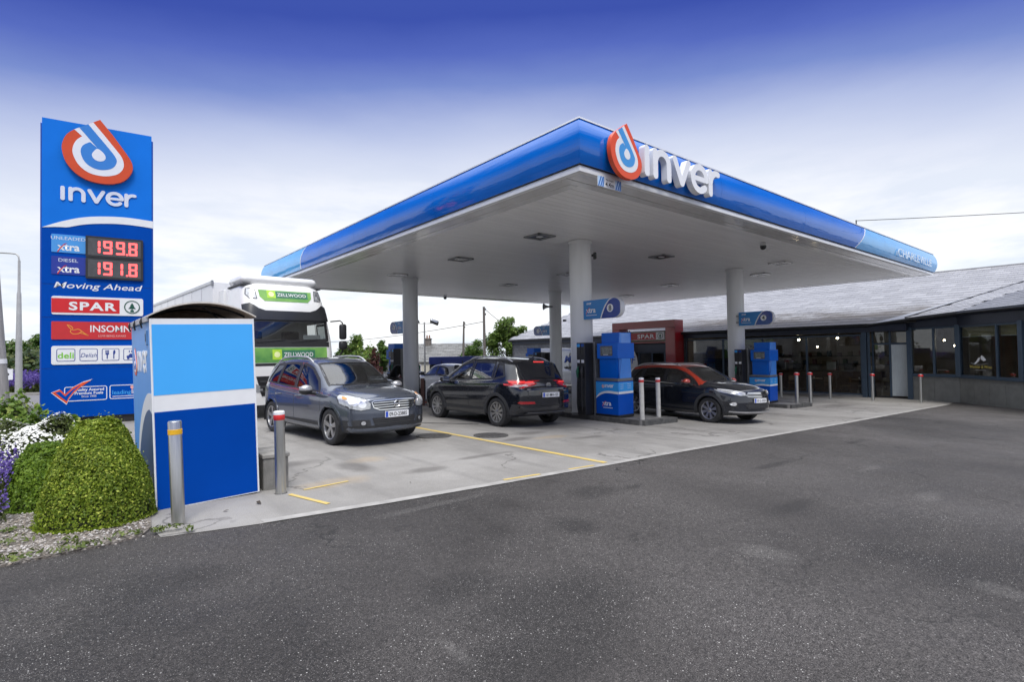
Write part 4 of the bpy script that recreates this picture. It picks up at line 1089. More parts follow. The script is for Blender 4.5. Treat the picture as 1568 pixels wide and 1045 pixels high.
bollard(19.31, 3.2, g(19.3), 1.15, .058, 'red-collared steel bollard before the cafe glass with wooden chairs', 'collar', GB)
bollard(19.46, 1.62, g(19.5), 1.15, .058, 'red-collared steel bollard before the white door panel', 'collar', GB)
bollard(19.8, .04, g(19.8), 1.15, .058, 'red-collared steel bollard at the corner of the grey plinth wall', 'collar', GB)
# ------------------------------------------------------------------ shop and cafe
shop = thing('shop_building', 'long low shop and cafe with grey slate roof, dark frames and big windows', 'shop', (21.8, 14, 0))
shop_off = Matrix.Translation((-21.8, -14, 0))
def SB(): return MB(shop_off)
ZB = -.66
FRM = M('frame_slate_blue', S(62, 78, 94), .42, .2, var=.08, vs=5)
FRD = M('fascia_dark_blue', S(44, 50, 66), .4, .2, var=.08, vs=3)
GUT = M('gutter_black', (.02, .021, .025), .35, var=.15, vs=10)
PLN = M('plinth_grey_green', (.17, .172, .16), .8, var=.14, vs=3.5, bump=.35, bs=50)
BLK = [M('wall_block_%d' % i, (.115 + .02 * i, .12 + .02 * i, .128 + .02 * i), .85, var=.2, vs=9, bump=.5, bs=55) for i in range(3)]
MORT = M('wall_mortar', (.15, .15, .15), .9, var=.15, vs=20)
GLS = glass('shop_glass', (.72, .75, .75), 1.0)
def post(x, y, z0, z1, sx=.08, sy=.10, ang=0.0, name='mullion', mat=None, par=None):
    m4 = Matrix.Translation((x, y, 0)) @ Matrix.Rotation(ang, 4, 'Z')
    return SB().box((-sx / 2, -sy / 2, z0), (sx / 2, sy / 2, z1), .006, m4).build(name, mat or FRM, par or shop)
def wall_run(a, b, z0, z1, t, name, mat, off=0.0, par=None, bev=.004):
    """upright slab along the plan line a-b, thickness t set inwards"""
    a = Vector(a); b = Vector(b); d = b - a; L = d.length; ang = math.atan2(d.y, d.x)
    m4 = Matrix.Translation((a.x, a.y, 0)) @ Matrix.Rotation(ang, 4, 'Z')
    return SB().box((0, off, z0), (L, off + t, z1), bev, m4).build(name, mat, par or shop)
def window(a, b, z0, z1, divs, label=None, nm='window'):
    """framed glazing from a to b (walking right as seen from outside)"""
    a = Vector(a); b = Vector(b); d = b - a; L = d.length; ang = math.atan2(d.y, d.x)
    m4 = Matrix.Translation((a.x, a.y, 0)) @ Matrix.Rotation(ang, 4, 'Z')
    fr = SB().box((0, -.02, z0), (L, .07, z0 + .07), .006, m4).box((0, -.02, z1 - .07), (L, .07, z1), .006, m4)
    xs = [0] + list(divs) + [L]
    for i, x in enumerate(xs):
        w = .045
        fr.box((max(0, x - w), -.024, z0 + .001), (min(L, x + w), .072, z1 - .001), .006, m4)
    f = fr.build(nm, FRM, shop)
    for i in range(len(xs) - 1):
        SB().box((xs[i] + .046, .018, z0 + .071), (xs[i + 1] - .046, .028, z1 - .071), 0, m4).build('pane', GLS, f)
    return f
# outer plan, walked to the right as seen from the forecourt
P1, P2, P3, P4, P5 = (21.8, 2.45), (21.78, .85), (21.2, -.93), (18.95, -3.08), (16.4, -5.52)
# cafe front
window((21.8, 11.9), (21.8, 2.72), ZB + .10, 2.26, [2.35, 4.6, 6.78])
post(21.78, 2.60, ZB, 2.34, .16, .2)
post(21.80, 2.42, ZB, 2.34, .1, .1)
wall_run((21.78, 28.0), (21.78, 2.40), 2.34, 2.60, .12, 'fascia_board', FRD, -.06)
SB().tube([(21.53, 28.2, 2.64), (21.53, 2.35, 2.64)], .065, 10).build('gutter', GUT, shop, 50)
wall_run((21.74, 11.9), (21.74, 2.5), ZB - .1, ZB + .10, .2, 'threshold', M('threshold_grey', (.2, .2, .2), .7, var=.2))
# recessed door bay
DX = 22.15
wall_run((DX, 2.4), (DX - .15, .95), ZB, ZB + .06, .1, 'door_sill', GUT)
wall_run((21.72, 2.40), (21.52, .9), 2.36, 2.66, .5, 'door_fascia', FRD, -.04)
d_ = SB()
for y0, y1 in ((2.40, 2.32), (1.72, 1.64), (1.02, .93)):
    d_.box((DX - .06, y0, ZB + .05), (DX + .02, y1, 2.36), .005)
d_.box((DX - .06, 2.32, 1.76), (DX + .02, 1.72, 1.84), .005); d_.box((DX - .06, 1.64, 1.76), (DX + .02, 1.02, 1.84), .005)
door = d_.build('door_frame', FRM, shop)
SB().box((DX - .02, 2.32, ZB + .06), (DX - .01, 1.72, 1.76)).build('pane', GLS, door)
SB().box((DX - .02, 2.32, 1.84), (DX - .01, 1.02, 2.34)).build('pane', glass('blind_glass', (.75, .75, .72), .8), door)
SB().box((DX - .05, 1.635, ZB + .10), (DX - .015, 1.025, 1.755), .004).build('white_panel', M('door_panel_pale', (.50, .55, .56), .35, var=.10, vs=5, vs_xyz=(2, 8, .6)), door)
SB().box((DX + .1, 2.3, 1.86), (DX + .13, 1.05, 2.33)).build('blind', M('blind_beige', (.33, .32, .28), .8, var=.05), door)
post(21.86, .88, ZB, 2.5, .3, .16)
# bay
ZP, ZG = .36, 2.46
for a, b in ((P2, P3), (P3, P4), (P4, P5)):
    wall_run(a, b, ZB - .1, ZP, .25, 'plinth_wall', PLN, 0)
    wall_run((a[0] - .02, a[1] + .01), (b[0] - .02, b[1] + .01), ZP + .002, ZP + .06, .30, 'sill', FRM, -.04)
    A = Vector(a); B = Vector(b); L = (B - A).length
    # panel joints in the plinth
    n_ = max(1, int(L / .95)); ang = math.atan2((B - A).y, (B - A).x); m4 = Matrix.Translation((a[0], a[1], 0)) @ Matrix.Rotation(ang, 4, 'Z')
    for i in range(n_ + 1):
        SB().box((L * i / (n_ + 1) + .008, -.012, ZB), (L * (i + 1) / (n_ + 1) - .008, -.001, ZP - .10), .004, m4).build('plinth_panel', PLN, shop)
    SB().box((0.005, -.014, ZP - .095), (L - .005, -.001, ZP - .005), .004, m4).build('plinth_band', PLN, shop)
window(P2, P3, ZP + .06, ZG, [.95])
window(P3, P4, ZP + .06, ZG, [1.98])
window(P4, P5, ZP + .06, ZG, [1.7])
for p, an in ((P3, R_(-117)), (P4, R_(-136))): post(p[0] - .01, p[1], ZP + .03, ZG + .05, .2, .16, an)
post(P2[0] - .02, P2[1] - .02, ZP - 1, ZG + .05, .14, .14, R_(-100))
# roof
E1, E2, E3, E4, E5 = (21.5, 2.4, 2.70), (21.22, .85, 2.86), (20.72, -1.02, 3.0), (18.45, -3.06, 3.0), (15.9, -5.50, 3.0)
for a, b, z0, z1 in ((P2, P3, ZG, 2.86), (P3, P4, ZG, 2.88), (P4, P5, ZG, 2.88)):
    wall_run(a, b, z0 + .002, z1, .2, 'fascia_board', FRD, -.05)
for a, b in ((E1, E2), (E2, E3), (E3, E4), (E4, E5)):
    a_ = Vector(a); b_ = Vector(b)
    SB().tube([a_ + Vector((0, 0, -.05)), b_ + Vector((0, 0, -.05))], .06, 10).build('gutter', GUT, shop, 50)
def soff(a, b, pa, pb, z):  # boarding under the eaves
    SB().add([(*a[:2], a[2] - .08), (*b[:2], b[2] - .08), (*pb, z), (*pa, z)], [(0, 1, 2, 3)]).build('eave_board', FRD, shop)
soff(E2, E3, P2, P3, 2.84); soff(E3, E4, P3, P4, 2.85); soff(E4, E5, P4, P5, 2.85); soff(E1, E2, P1, P2, 2.66)
V = Vector
cw = V((-6.638, -6.142, 1.67))
ridX, ridZ = 30.7, 5.72
mn = lambda X: 2.70 + (X - 21.5) * (ridZ - 2.70) / (ridX - 21.5)
A_ = V((27.6, -2.6, mn(27.6))); B_ = V((25.2, -3.0, 4.55))
def facet_slates(org, u, poly, sw, sh_, name, count_parts, mats, par, skip=None, single=None, thick=.034, far=None):
    """slates laid in staggered courses inside poly (3d points); org on the eave, u along it"""
    org = V(org); u = V(u).normalized(); poly = [V(p) for p in poly]
    nrm = None
    for i in range(1, len(poly) - 1):
        c = (poly[i] - poly[0]).cross(poly[i + 1] - poly[0])
        if c.length > .5: nrm = c.normalized(); break
    if nrm.z < 0: nrm = -nrm
    v = nrm.cross(u).normalized()
    if v.z < 0: v = -v
    P2d = [((p - org).dot(u), (p - org).dot(v)) for p in poly]
    us = [p[0] for p in P2d]; vsx = [p[1] for p in P2d]
    def inside(x, y):
        c = False; j = len(P2d) - 1
        for i in range(len(P2d)):
            xi, yi = P2d[i]; xj, yj = P2d[j]
            if (yi > y) != (yj > y) and x < (xj - xi) * (y - yi) / (yj - yi) + xi: c = not c
            j = i
        return c
    cells = []
    r = 0; y = 0.0
    while y < max(vsx):
        x = min(us) - (sw / 2 if r % 2 else 0)
        while x < max(us):
            if inside(x + sw / 2, y + sh_ / 2): cells.append((x, y, r))
            x += sw
        y += sh_; r += 1
    m4 = Matrix((u, v, nrm)).transposed().to_4x4(); m4.translation = org
    cells.sort(key=lambda c: ((m4 @ V((c[0], c[1], 0))) - cw).length)
    protos = []
    for k in range(3):
        mb = MB(); e = .004 * k
        mb.cur = 0
        mb.add([(.003, -.02, .004), (sw - .003, -.02 + e * .5, .004), (sw - .003, sh_, -.006), (.003, sh_, -.006), (.003, -.02, .004 + thick), (sw - .003, -.02 + e * .5, .004 + thick), (sw - .003, sh_, thick - .006), (.003, sh_, thick - .006)],
               [(4, 5, 6, 7), (1, 2, 6, 5), (3, 0, 4, 7)])
        mb.cur = 1; mb.add([(.003, -.02, .004), (sw - .003, -.02 + e * .5, .004), (sw - .003, -.02 + e * .5, .004 + thick), (.003, -.02, .004 + thick)], [(0, 1, 2, 3)])
        o = mb.build(name, [mats[k % len(mats)], SLE], par); protos.append(o)
    Mx = shop_off @ m4
    used = [0, 0, 0]
    nparts = 0
    rest = [MB(shop_off @ m4) for _ in mats]
    for (x, y, r) in cells:
        k = random.randrange(3)
        jit = random.uniform(-.004, .004); dz = random.uniform(0, .004)
        if nparts < count_parts and (single is None or single(x, y)):
            if used[k] == 0: o = protos[k]
            else: o = protos[k].copy(); link(o, par)
            used[k] += 1
            o.matrix_local = Mx @ Matrix.Translation((x, y + jit, dz)) @ Matrix.Rotation(random.uniform(-.006, .006), 4, 'Z')
            nparts += 1
        else:
            mb = rest[k % len(mats)]; e = jit
            mb.add([(x + .004, y - .02 + e, .004 + thick + dz), (x + sw - .004, y - .02 + e, .004 + thick + dz), (x + sw - .004, y + sh_, thick - .006 + dz), (x + .004, y + sh_, thick - .006 + dz), (x + .004, y - .02 + e, -.002), (x + sw - .004, y - .02 + e, -.002)],
                   [(0, 1, 2, 3), (4, 5, 1, 0)]); mb.mi[-1] = 1
    for k in range(3):
        if used[k] == 0: bpy.data.objects.remove(protos[k])
    big = MB()
    vs, fs, mi = [], [], []
    for k, mb in enumerate(rest):
        b = len(big.v); big.v += mb.v; big.f += [tuple(b + i for i in f) for f in mb.f]; big.mi += [3 if q else k for q in mb.mi]
    if big.f:
        o = big.build('slate_courses', list(mats) + [SLE], par); tag(o, kind='stuff')
    # dark underlay keeps the joints dark
    SB().add([p - nrm * .012 for p in poly], [tuple(range(len(poly)))]).build('underlay', M('roof_felt', (.05, .05, .052), .9, var=.1), par)
SLE = M('slate_edge_shade', (.06, .06, .063), .8, var=.3, vs=8)  # dark lower edges paint in the shadow line under each slate course
def slate_mat(name, base, moss):
    m, t, b, N, Lk, mth, noise, step, mixc, pos = nodes_mat(name)
    geo = N('ShaderNodeNewGeometry')
    wp = geo.outputs['Position']
    isl = N('ShaderNodeObjectInfo')
    r = mth('FRACT', mth('ADD', geo.outputs['Random Per Island'], isl.outputs['Random']))
    c = mixc(r, tuple(v * .88 for v in base), tuple(v * 1.12 for v in base))
    c = mixc(step(noise(wp, 6, 5), .3, .7, 0, .2), c, tuple(v * .7 for v in base))
    if moss:
        sp = N('ShaderNodeSeparateXYZ'); Lk(wp, sp.inputs[0])
        mp = N('ShaderNodeMapping'); mp.inputs['Scale'].default_value = (1, .5, 3.5); Lk(wp, mp.inputs[0])
        nn = noise(mp.outputs[0], 1.4, 6, .65)
        fac = mth('ADD', step(sp.outputs[2], 4.05, 3.05, -.15, .85), mth('MULTIPLY', mth('SUBTRACT', nn, .5), 2.0))
        ends = step(sp.outputs[1], 15, 11)
        c = mixc(mth('MULTIPLY', mth('MULTIPLY', step(fac, .25, .8), ends), .9), c, (.085, .068, .042))
        c = mixc(mth('MULTIPLY', mth('MULTIPLY', step(noise(wp, 9, 4), .58, .66), step(fac, .1, .5)), .8), c, (.05, .045, .03))
    Lk(c, b.inputs['Base Color']); b.inputs['Roughness'].default_value = .42; b.inputs['Specular IOR Level'].default_value = .6
    bp = N('ShaderNodeBump'); bp.inputs['Strength'].default_value = .35; bp.inputs['Distance'].default_value = .006
    Lk(noise(wp, 40, 4), bp.inputs['Height']); Lk(bp.outputs[0], b.inputs['Normal'])
    return m
SLM = [slate_mat('slate_main_%d' % k, (.30 + .02 * k, .30 + .02 * k, .31 + .02 * k), True) for k in range(3)]
SLD = [slate_mat('slate_bay_shaded_%d' % k, (.17 + .016 * k, .172 + .016 * k, .185 + .016 * k), False) for k in range(3)]  # bay slates: darker base colour paints in shade on the facet facing off the sun
SLP = [slate_mat('slate_strip_%d' % k, (.34 + .02 * k, .34 + .02 * k, .352 + .02 * k), False) for k in range(3)]
rt = SB()
main_poly = [(21.5, 28.15, 2.70), (21.5, 2.4, 2.70), (21.5, .9, 2.70), tuple(A_), (ridX, -3.4, ridZ), (ridX, 28.15, ridZ)]
main_roof = SB().add([(22.6, 28, 2.70), (22.6, 1.5, 2.70), (ridX - .2, -2, ridZ - .35), (ridX - .2, 28, ridZ - .35)], [(0, 1, 2, 3)]).build('roof', M('roof_felt', (.05, .05, .052), .9), shop)
facet_slates((21.5, 28.15, 2.70), (0, -1, 0), main_poly, .60, .46, 'slate', 150, SLM, main_roof, single=lambda x, y: x > 24.5)
tri = [E1, E2, tuple(V(E2).lerp(A_, .12)), (21.5, .9, 2.70)]
SB().add([E1, E2, tuple(A_), (21.9, 2.4, mn(21.9))], [(0, 1, 2, 3)]).build('valley_board', M('lead_grey', (.36, .37, .39), .5, .2, var=.15, vs=4), main_roof)
ref = V(E3)
pl_n = (V(E3) - V(E2)).cross(A_ - V(E2))
# B_ must lie in the strip plane
B_.z = E2[2] - (pl_n.x * (B_.x - E2[0]) + pl_n.y * (B_.y - E2[1])) / pl_n.z
sideR = SB().add([V(E2) - V((0, 0, .03)), V(E3) - V((0, 0, .03)), B_ - V((0, 0, .03)), A_ - V((0, 0, .03))], [(0, 1, 2, 3)]).build('roof', M('roof_felt', (.05, .05, .052), .9), shop)
facet_slates(E2, V(E3) - V(E2), [E2, E3, tuple(B_), tuple(A_)], .50, .40, 'slate', 80, SLP, sideR)
uf = (V(E4) - V(E3)).normalized(); nf = uf.cross(B_ - V(E3)).normalized()
up = nf.cross(uf); up = up if up.z > 0 else -up
T5 = V(E5) + up * 4.2
frontR = SB().add([V(E3) - V((0, 0, .03)), V(E5) - V((0, 0, .03)), T5 - V((0, 0, .03)), B_ - V((0, 0, .03))], [(0, 1, 2, 3)]).build('roof', M('roof_felt', (.05, .05, .052), .9), shop)
facet_slates(E3, uf, [E3, E5, tuple(T5), tuple(B_ + (B_ - V(E3)) * .1)], .46, .40, 'slate', 150, SLD, frontR)
# back slopes close the volume
SB().add([(ridX, 28.15, ridZ), (ridX, -3.4, ridZ), (38, -3.4, 2.9), (38, 28.15, 2.9)], [(0, 1, 2, 3)]).build('back_roof', SLM[0], shop)
SB().add([(ridX, -3.4, ridZ), tuple(A_), tuple(B_), tuple(T5), (30, -12, 3.5), (38, -8, 2.9)], [(0, 1, 2, 3, 4, 5)]).build('back_roof', SLM[0], shop)
SB().tube([(ridX, 28.2, ridZ + .02), (ridX, -3.4, ridZ + .02)], .07, 8).build('ridge_cap', M('ridge_grey', (.2, .2, .21), .7, var=.2), shop, 50)
SB().tube([tuple(V(E2) + V((0, 0, .05))), tuple(A_ + V((0, 0, .02)))], .035, 6).build('valley_lead', GUT, shop, 50)
# gable end at the far left
SB().add([(21.75, 28.0, ZB), (36, 28.0, ZB), (36, 28.0, 2.9), (ridX, 28.0, ridZ - .05), (21.75, 28.0, 2.6)], [(0, 1, 2, 3, 4)]).build('gable_wall', BLK[0], shop)
SB().box((21.46, 28.02, 2.52), (22.2, 28.2, 2.74), .01).build('bargeboard', GUT, shop)
# block wall at the far left of the front
bw = SB().box((21.86, 16.8, ZB - .1), (22.1, 28.0, 2.36)).build('block_wall', MORT, shop)
bproto = [MB().box((-.024, .006, .006), (.02, .434, .219), .006).build('block', BLK[k], bw) for k in range(3)]
first = [True] * 3
for r in range(13):
    for c in range(20):
        y = 28.0 - .44 * (c + 1) + (.22 if r % 2 else 0)
        if y + .44 > 28.2: continue
        k = random.randrange(3)
        o = bproto[k] if first[k] else bproto[k].copy()
        if not first[k]: link(o, bw)
        first[k] = False
        o.matrix_local = shop_off @ Matrix.Translation((21.85, y, ZB + .225 * r))
# entrance portal
PX0, PX1 = 20.85, 21.72
PRED = M('portal_red', S(146, 22, 32), .30, var=.06, vs=2, coat=.3)
SB().box((PX0, 12.0, ZB - .1), (PX1, 12.66, 3.02), .01).build('portal_leg', PRED, shop)
SB().box((PX0, 16.1, ZB - .1), (PX1, 16.7, 3.02), .01).build('portal_leg', PRED, shop)
SB().box((PX0, 12.0, 3.024), (PX1, 16.7, 3.47), .01).build('portal_lintel', PRED, shop)
SB().box((21.40, 12.67, 2.20), (21.60, 16.09, 2.88), .008).build('sign_board', M('board_brown', (.20, .165, .12), .6, var=.2, vs=6), shop)
SB().box((21.30, 12.67, 2.12), (21.62, 16.09, 2.195), .008).build('sign_rail', PRED, shop)
ss = thing('shop_sign', 'red and white sign reading SPAR with tree mark over the shop entrance', 'sign', (0, 0, 0))
sh = Sheet(ss, frame((21.385, 15.75, 0), (0, -1, 0), (0, 0, 1)))
b_ = sh.rect('board', 0, 2.33, 2.66, 2.80, WHITE, -.012, .0)
sh.rect('red_field', .03, 2.345, 2.05, 2.785, M('sign_red', S(178, 24, 34), .35, var=.05), .0, .006, parent=b_)
sh.text('shop_name', 'SPAR', 1.30, 2.43, .25, WHITE, .006, .004, bold=.03, align='CENTER', width=1.30, space=1.1, parent=b_)
tree_logo(sh, 2.36, 2.565, .19, GRN, .0, b_)
SB().box((21.70, 12.67, 1.55), (21.9, 16.09, 2.10), .01).build('door_header', FRD, shop)
window((21.86, 16.05), (21.86, 12.7), ZB + .05, 1.56, [.7, 1.7, 2.65], nm='entrance_door')
post(21.55, 16.0, 2.2, 2.95, .06, .10, 0, 'white_post', WHITE); post(21.55, 15.82, 2.2, 2.95, .06, .08, 0, 'white_post', WHITE)
SB().box((21.86, 11.9, ZB), (22.06, 12.67, 2.36)).build('pier', BLK[0], shop)
SB().box((21.86, 16.05, ZB), (22.06, 16.8, 2.36)).build('pier', BLK[0], shop)
# room behind the glass
RB = M('room_wall', (.46, .40, .34), .8, var=.25, vs=1.2)
SB().box((20, -6.5, ZB - .06), (29, 28, ZB - .012)).build('room_floor', M('room_floor_wood', (.10, .075, .055), .5, var=.3, vs=3, vs_xyz=(1, 8, 1)), shop) if False else SB().box((22.0, 2.3, ZB - .06), (29, 28, ZB + .01)).build('room_floor', M('room_floor_wood', (.10, .075, .055), .5, var=.3, vs=3, vs_xyz=(1, 8, 1)), shop)
SB().add([(21.95, .9, ZB), (21.4, -.9, ZB), (19.15, -3.05, ZB), (16.6, -5.5, ZB), (22, -9, ZB), (29, -9, ZB), (29, 2.3, ZB)], [(6, 5, 4, 3, 2, 1, 0)]).build('room_floor', M('room_floor_wood', (.10, .075, .055), .5), shop)
SB().box((28.9, -9, ZB), (29.0, 28, 3.2)).build('room_wall', RB, shop)
SB().box((21.9, 11.95, ZB), (28.9, 12.05, 2.4)).build('room_wall', RB, shop)
SB().add([(16.6, -5.5, ZB), (22, -9, ZB), (22, -9, 3), (16.6, -5.5, 3)], [(0, 1, 2, 3)]).build('room_wall', RB, shop)
SB().box((22, -9.1, ZB), (29, -9, 3.2)).build('room_wall', RB, shop)
SB().box((22.05, 2.5, 2.42), (29, 28, 2.5)).build('ceiling', M('room_ceiling', (.28, .27, .25), .8, var=.06), shop)
SB().add([(22.05, 2.5, 2.80), (21.5, -.85, 2.80), (19.3, -2.9, 2.80), (16.8, -5.3, 2.80), (22, -9, 2.8), (29, -9, 2.8), (29, 2.5, 2.8)], [(0, 1, 2, 3, 4, 5, 6)]).build('ceiling', M('room_ceiling', (.28, .27, .25), .8), shop)
SB().box((22.4, 16.2, ZB), (28.6, 16.3, 2.4)).build('room_wall', RB, shop)
# shelves and counter
t = thing('counter', 'long dark cafe counter behind the big windows', 'counter', (26.2, 6.2, ZB))
MB().box((0, -3, 0), (.7, 3, 1.02), .02).build('front', M('counter_wood', (.12, .075, .045), .5, var=.3, vs=4), t)
MB().box((-.05, -3.05, 1.022), (.75, 3.05, 1.07), .01).build('top', M('counter_top', (.25, .24, .22), .3, var=.1), t)
for i in range(6):
    MB().box((.1, -2.6 + i * .9, 1.072), (.5, -2.1 + i * .9, 1.35 + .1 * (i % 3)), .03).build('machine', [GREYM, DARKG, STEEL][i % 3], t)
t = thing('wall_shelf', 'dim shelf of boxes on the back wall of the cafe', 'shelf', (28.6, 6.5, ZB))
for z in (1.3, 1.8): MB().box((0, -3.2, z), (.28, 3.2, z + .03)).build('board', DARKG, t)
for i in range(22):
    MB().box((.03, -3.1 + i * .28, 1.332 + (.5 if i % 2 else 0)), (.22, -2.9 + i * .28, 1.52 + (.5 if i % 2 else 0) + .06 * (i % 3)), .01).build('box', M('goods_%d' % (i % 5), [(.3, .1, .06), (.08, .14, .2), (.3, .26, .18), (.1, .16, .08), (.22, .12, .16)][i % 5], .6, var=.2), t)
t = thing('green_board', 'bright green graphic board seen through the shop window', 'panel', (23.6, 9.2, ZB))
MB().box((0, -1.6, .2), (.06, 1.35, 2.85), .01).build('panel', M('green_graphic', (.13, .30, .05), .6, var=.3, vs=1.2), t)
t = thing('hanging_board', 'small dark hanging board in the green shop window', 'sign', (23.2, 8.9, 1.5))
MB().box((0, -1.0, 0), (.03, .8, .42), .01).build('board', DARKG, t)
Sheet(t, frame((-.003, .8, 0), (0, -1, 0), (0, 0, 1))).text('lettering', 'C WES', .3, .10, .24, M('pale_letters', (.4, .45, .44), .5), 0, .003, width=1.3)
t = thing('display_rack', 'dark clothes-like display rack behind the shop window', 'rack', (23.4, 10.9, ZB))
MB().box((0, -.8, 0), (.5, .8, 1.7), .06).build('shelf_block', M('rack_dark', (.035, .04, .06), .7, var=.5, vs=3), t)
MB().box((-.02, -.8, 1.72), (.5, .8, 1.78), .01).build('top', DARKG, t)
WOOD = M('chair_wood', (.30, .19, .10), .5, var=.25, vs=6)
WOODP = M('chair_pale', (.40, .34, .26), .5, var=.2, vs=6)
def chair(x, y, rz, label, mat, first=None):
    t = thing('cafe_chair', label, 'chair', (x, y, ZB + .012), rz, 'wooden chairs inside the cafe')
    MB().box((-.21, -.21, .44), (.21, .21, .475), .02).build('seat', mat, t)
    for sx, sy in ((1, 1), (1, -1), (-1, 1), (-1, -1)):
        MB().tube([(sx * .23, sy * .23, 0), (sx * .16, sy * .16, .45)], [.013, .018], 6).build('leg', mat, t, 50)
    mb = MB(); mb.box((-.20, -.235, .62), (.20, -.205, .86), .014); mb.build('backrest', mat, t)
    for sx in (-1, 1): MB().tube([(sx * .17, -.19, .46), (sx * .17, -.22, .66)], .012, 6).build('back_post', mat, t, 50)
    return t
chair(22.7, 3.75, R_(30), 'dark wooden cafe chair behind the glass, just right of the red-collared bollard', WOOD)
chair(22.9, 4.55, R_(-70), 'wooden cafe chair behind the glass, left of the red-collared bollard', WOOD)
chair(22.8, 2.95, R_(-20), 'pale wooden cafe chair behind the glass beside the corner post', WOODP)
chair(22.9, 2.05, R_(100), 'pale wooden cafe chair seen through the door glass', WOODP)
chair(23.2, 6.4, R_(120), 'wooden cafe chair in shade behind the glass near pump four', WOOD)
def table(x, y, label):
    t = thing('cafe_table', label, 'table', (x, y, ZB + .012), 0, 'small tables inside the cafe')
    MB().lathe([(0, .72), (.38, .72), (.38, .75), (0, .75)], 24).build('top', WOODP, t, 30)
    MB().lathe([(.22, 0), (.22, .015), (.03, .03), (.03, .72)], 16).build('pedestal', BLACK, t, 40)
    MB().lathe([(.028, .75), (.034, .84), (0, .84)], 12, m4=Matrix.Translation((.1, .05, 0))).build('jar', WHITE, t, 40)
table(23.3, 3.3, 'small round table with a white jar by the cafe corner post')
table(23.1, 5.3, 'small round table deeper in the cafe, left of the bollard')
table(21.9, -.9, 'small round table with a white jar in the cafe bay')
LAMP = M('bulb_glow', (1, .8, .5), .4, emit=(1.0, .78, .5), es=45)
def pendant(x, y, z, zc, label, r=.034):
    t = thing('pendant_lamp', label, 'lamp', (x, y, z), 0, 'lit pendant bulbs inside the cafe')
    MB().ball((0, 0, 0), r, 12, 8).build('bulb', LAMP, t, 60)
    MB().lathe([(.02, .04), (.025, .11), (0, .115)], 10).build('socket', BLACK, t, 40)
    MB().tube([(0, 0, .11), (0, 0, zc - z)], .005, 5).build('cord', BLACK, t)
pendant(23.2, 6.05, 2.1, 2.42, 'lit white pendant bulb high behind the cafe glass above pump four', .05)
pendant(23.2, 4.2, 2.14, 2.42, 'lit white pendant bulb high behind the cafe glass near the corner post', .05)
pendant(23.6, 5.3, 1.72, 2.42, 'lower lit orange-white bulb behind the cafe glass')
pendant(22.3, -.25, 1.9, 2.80, 'lit bulb hanging left in the narrow bay window')
pendant(22.2, -.62, 1.66, 2.80, 'lowest lit bulb in the narrow bay window')
pendant(22.0, -.75, 2.05, 2.80, 'lit bulb hanging right in the narrow bay window')
pendant(20.4, -3.55, 2.2, 2.80, 'lit orange bulb at the far right bay window')
# sliding blinds in the bay and the window lettering
for a, b, k0, k1, dd in ((P3, P4, .03, .63, .45), (P3, P4, .66, .97, .45)):
    A = V((a[0], a[1], 0)); B = V((b[0], b[1], 0)); d = (B - A); n_ = V((-d.y, d.x, 0)).normalized() * .10
    p0 = A + d * k0 + n_; p1 = A + d * k1 + n_
    SB().add([(p0.x, p0.y, ZG - dd), (p1.x, p1.y, ZG - dd), (p1.x, p1.y, ZG), (p0.x, p0.y, ZG)], [(0, 1, 2, 3)]).build('roller_blind', M('blind_ochre', (.55, .46, .26), .8, var=.15, vs=3), shop)
    SB().tube([(p0.x, p0.y, ZG - dd), (p1.x, p1.y, ZG - dd)], .014, 6).build('blind_bar', WHITE, shop)
d = (V(P4) - V(P3)).normalized()
ws = thing('window_lettering', 'yellow lettering with two white birds on the bay window', 'sign', (0, 0, 0))
sh = Sheet(ws, frame((P3[0], P3[1], 0), (d.x, d.y, 0), (0, 0, 1)))
YT = M('yellow_vinyl', (.50, .40, .08), .5, var=.05)
sh.text('cafe_name', 'Warbler & Wren', 1.12, .78, .115, YT, -.012, .003, bold=.012, align='CENTER', width=1.15)
sh.text('cafe_line', 'COFFEE HOUSE', 1.12, .69, .045, WHITE, -.012, .003, align='CENTER') if False else sh.rect('thin_line', .86, .70, 1.40, .715, M('grey_vinyl', (.4, .4, .4), .5), -.012, -.009)
sh.poly('bird', [(.78, .93), (.90, .95), (1.06, 1.06), (1.12, 1.20), (1.02, 1.17), (.93, 1.06), (.84, .99)], WHITE, -.012, -.009)
sh.poly('bird', [(1.16, 1.12), (1.30, 1.05), (1.42, 1.10), (1.30, 1.22), (1.20, 1.28), (1.15, 1.22)], WHITE, -.012, -.009)
sh.many('twig', [stroke(smooth_closed([(.62, .99), (.80, .93), (1.1, .92), (1.5, .97)], 4, False), .012)], M('grey_vinyl', (.4, .4, .4), .5), -.012, -.009)
# ------------------------------------------------------------------ vehicles
def pchip(tab):
    xs = np.array([t[0] for t in tab], float); ys = np.array([t[1] for t in tab], float)
    h = np.diff(xs); d = np.diff(ys) / h; m = np.zeros(len(xs)); m[0] = d[0]; m[-1] = d[-1]
    for i in range(1, len(xs) - 1):
        if d[i - 1] * d[i] > 0:
            w1 = 2 * h[i] + h[i - 1]; w2 = h[i] + 2 * h[i - 1]; m[i] = (w1 + w2) / (w1 / d[i - 1] + w2 / d[i])
    def f(x):
        x = min(max(x, xs[0]), xs[-1]); i = min(max(int(np.searchsorted(xs, x) - 1), 0), len(h) - 1)
        t = (x - xs[i]) / h[i]
        return float((2 * t ** 3 - 3 * t * t + 1) * ys[i] + (t ** 3 - 2 * t * t + t) * h[i] * m[i] + (-2 * t ** 3 + 3 * t * t) * ys[i + 1] + (t ** 3 - t * t) * h[i] * m[i + 1])
    return f
def sstep(a, b, x):
    t = min(max((x - a) / (b - a), 0), 1); return t * t * (3 - 2 * t)
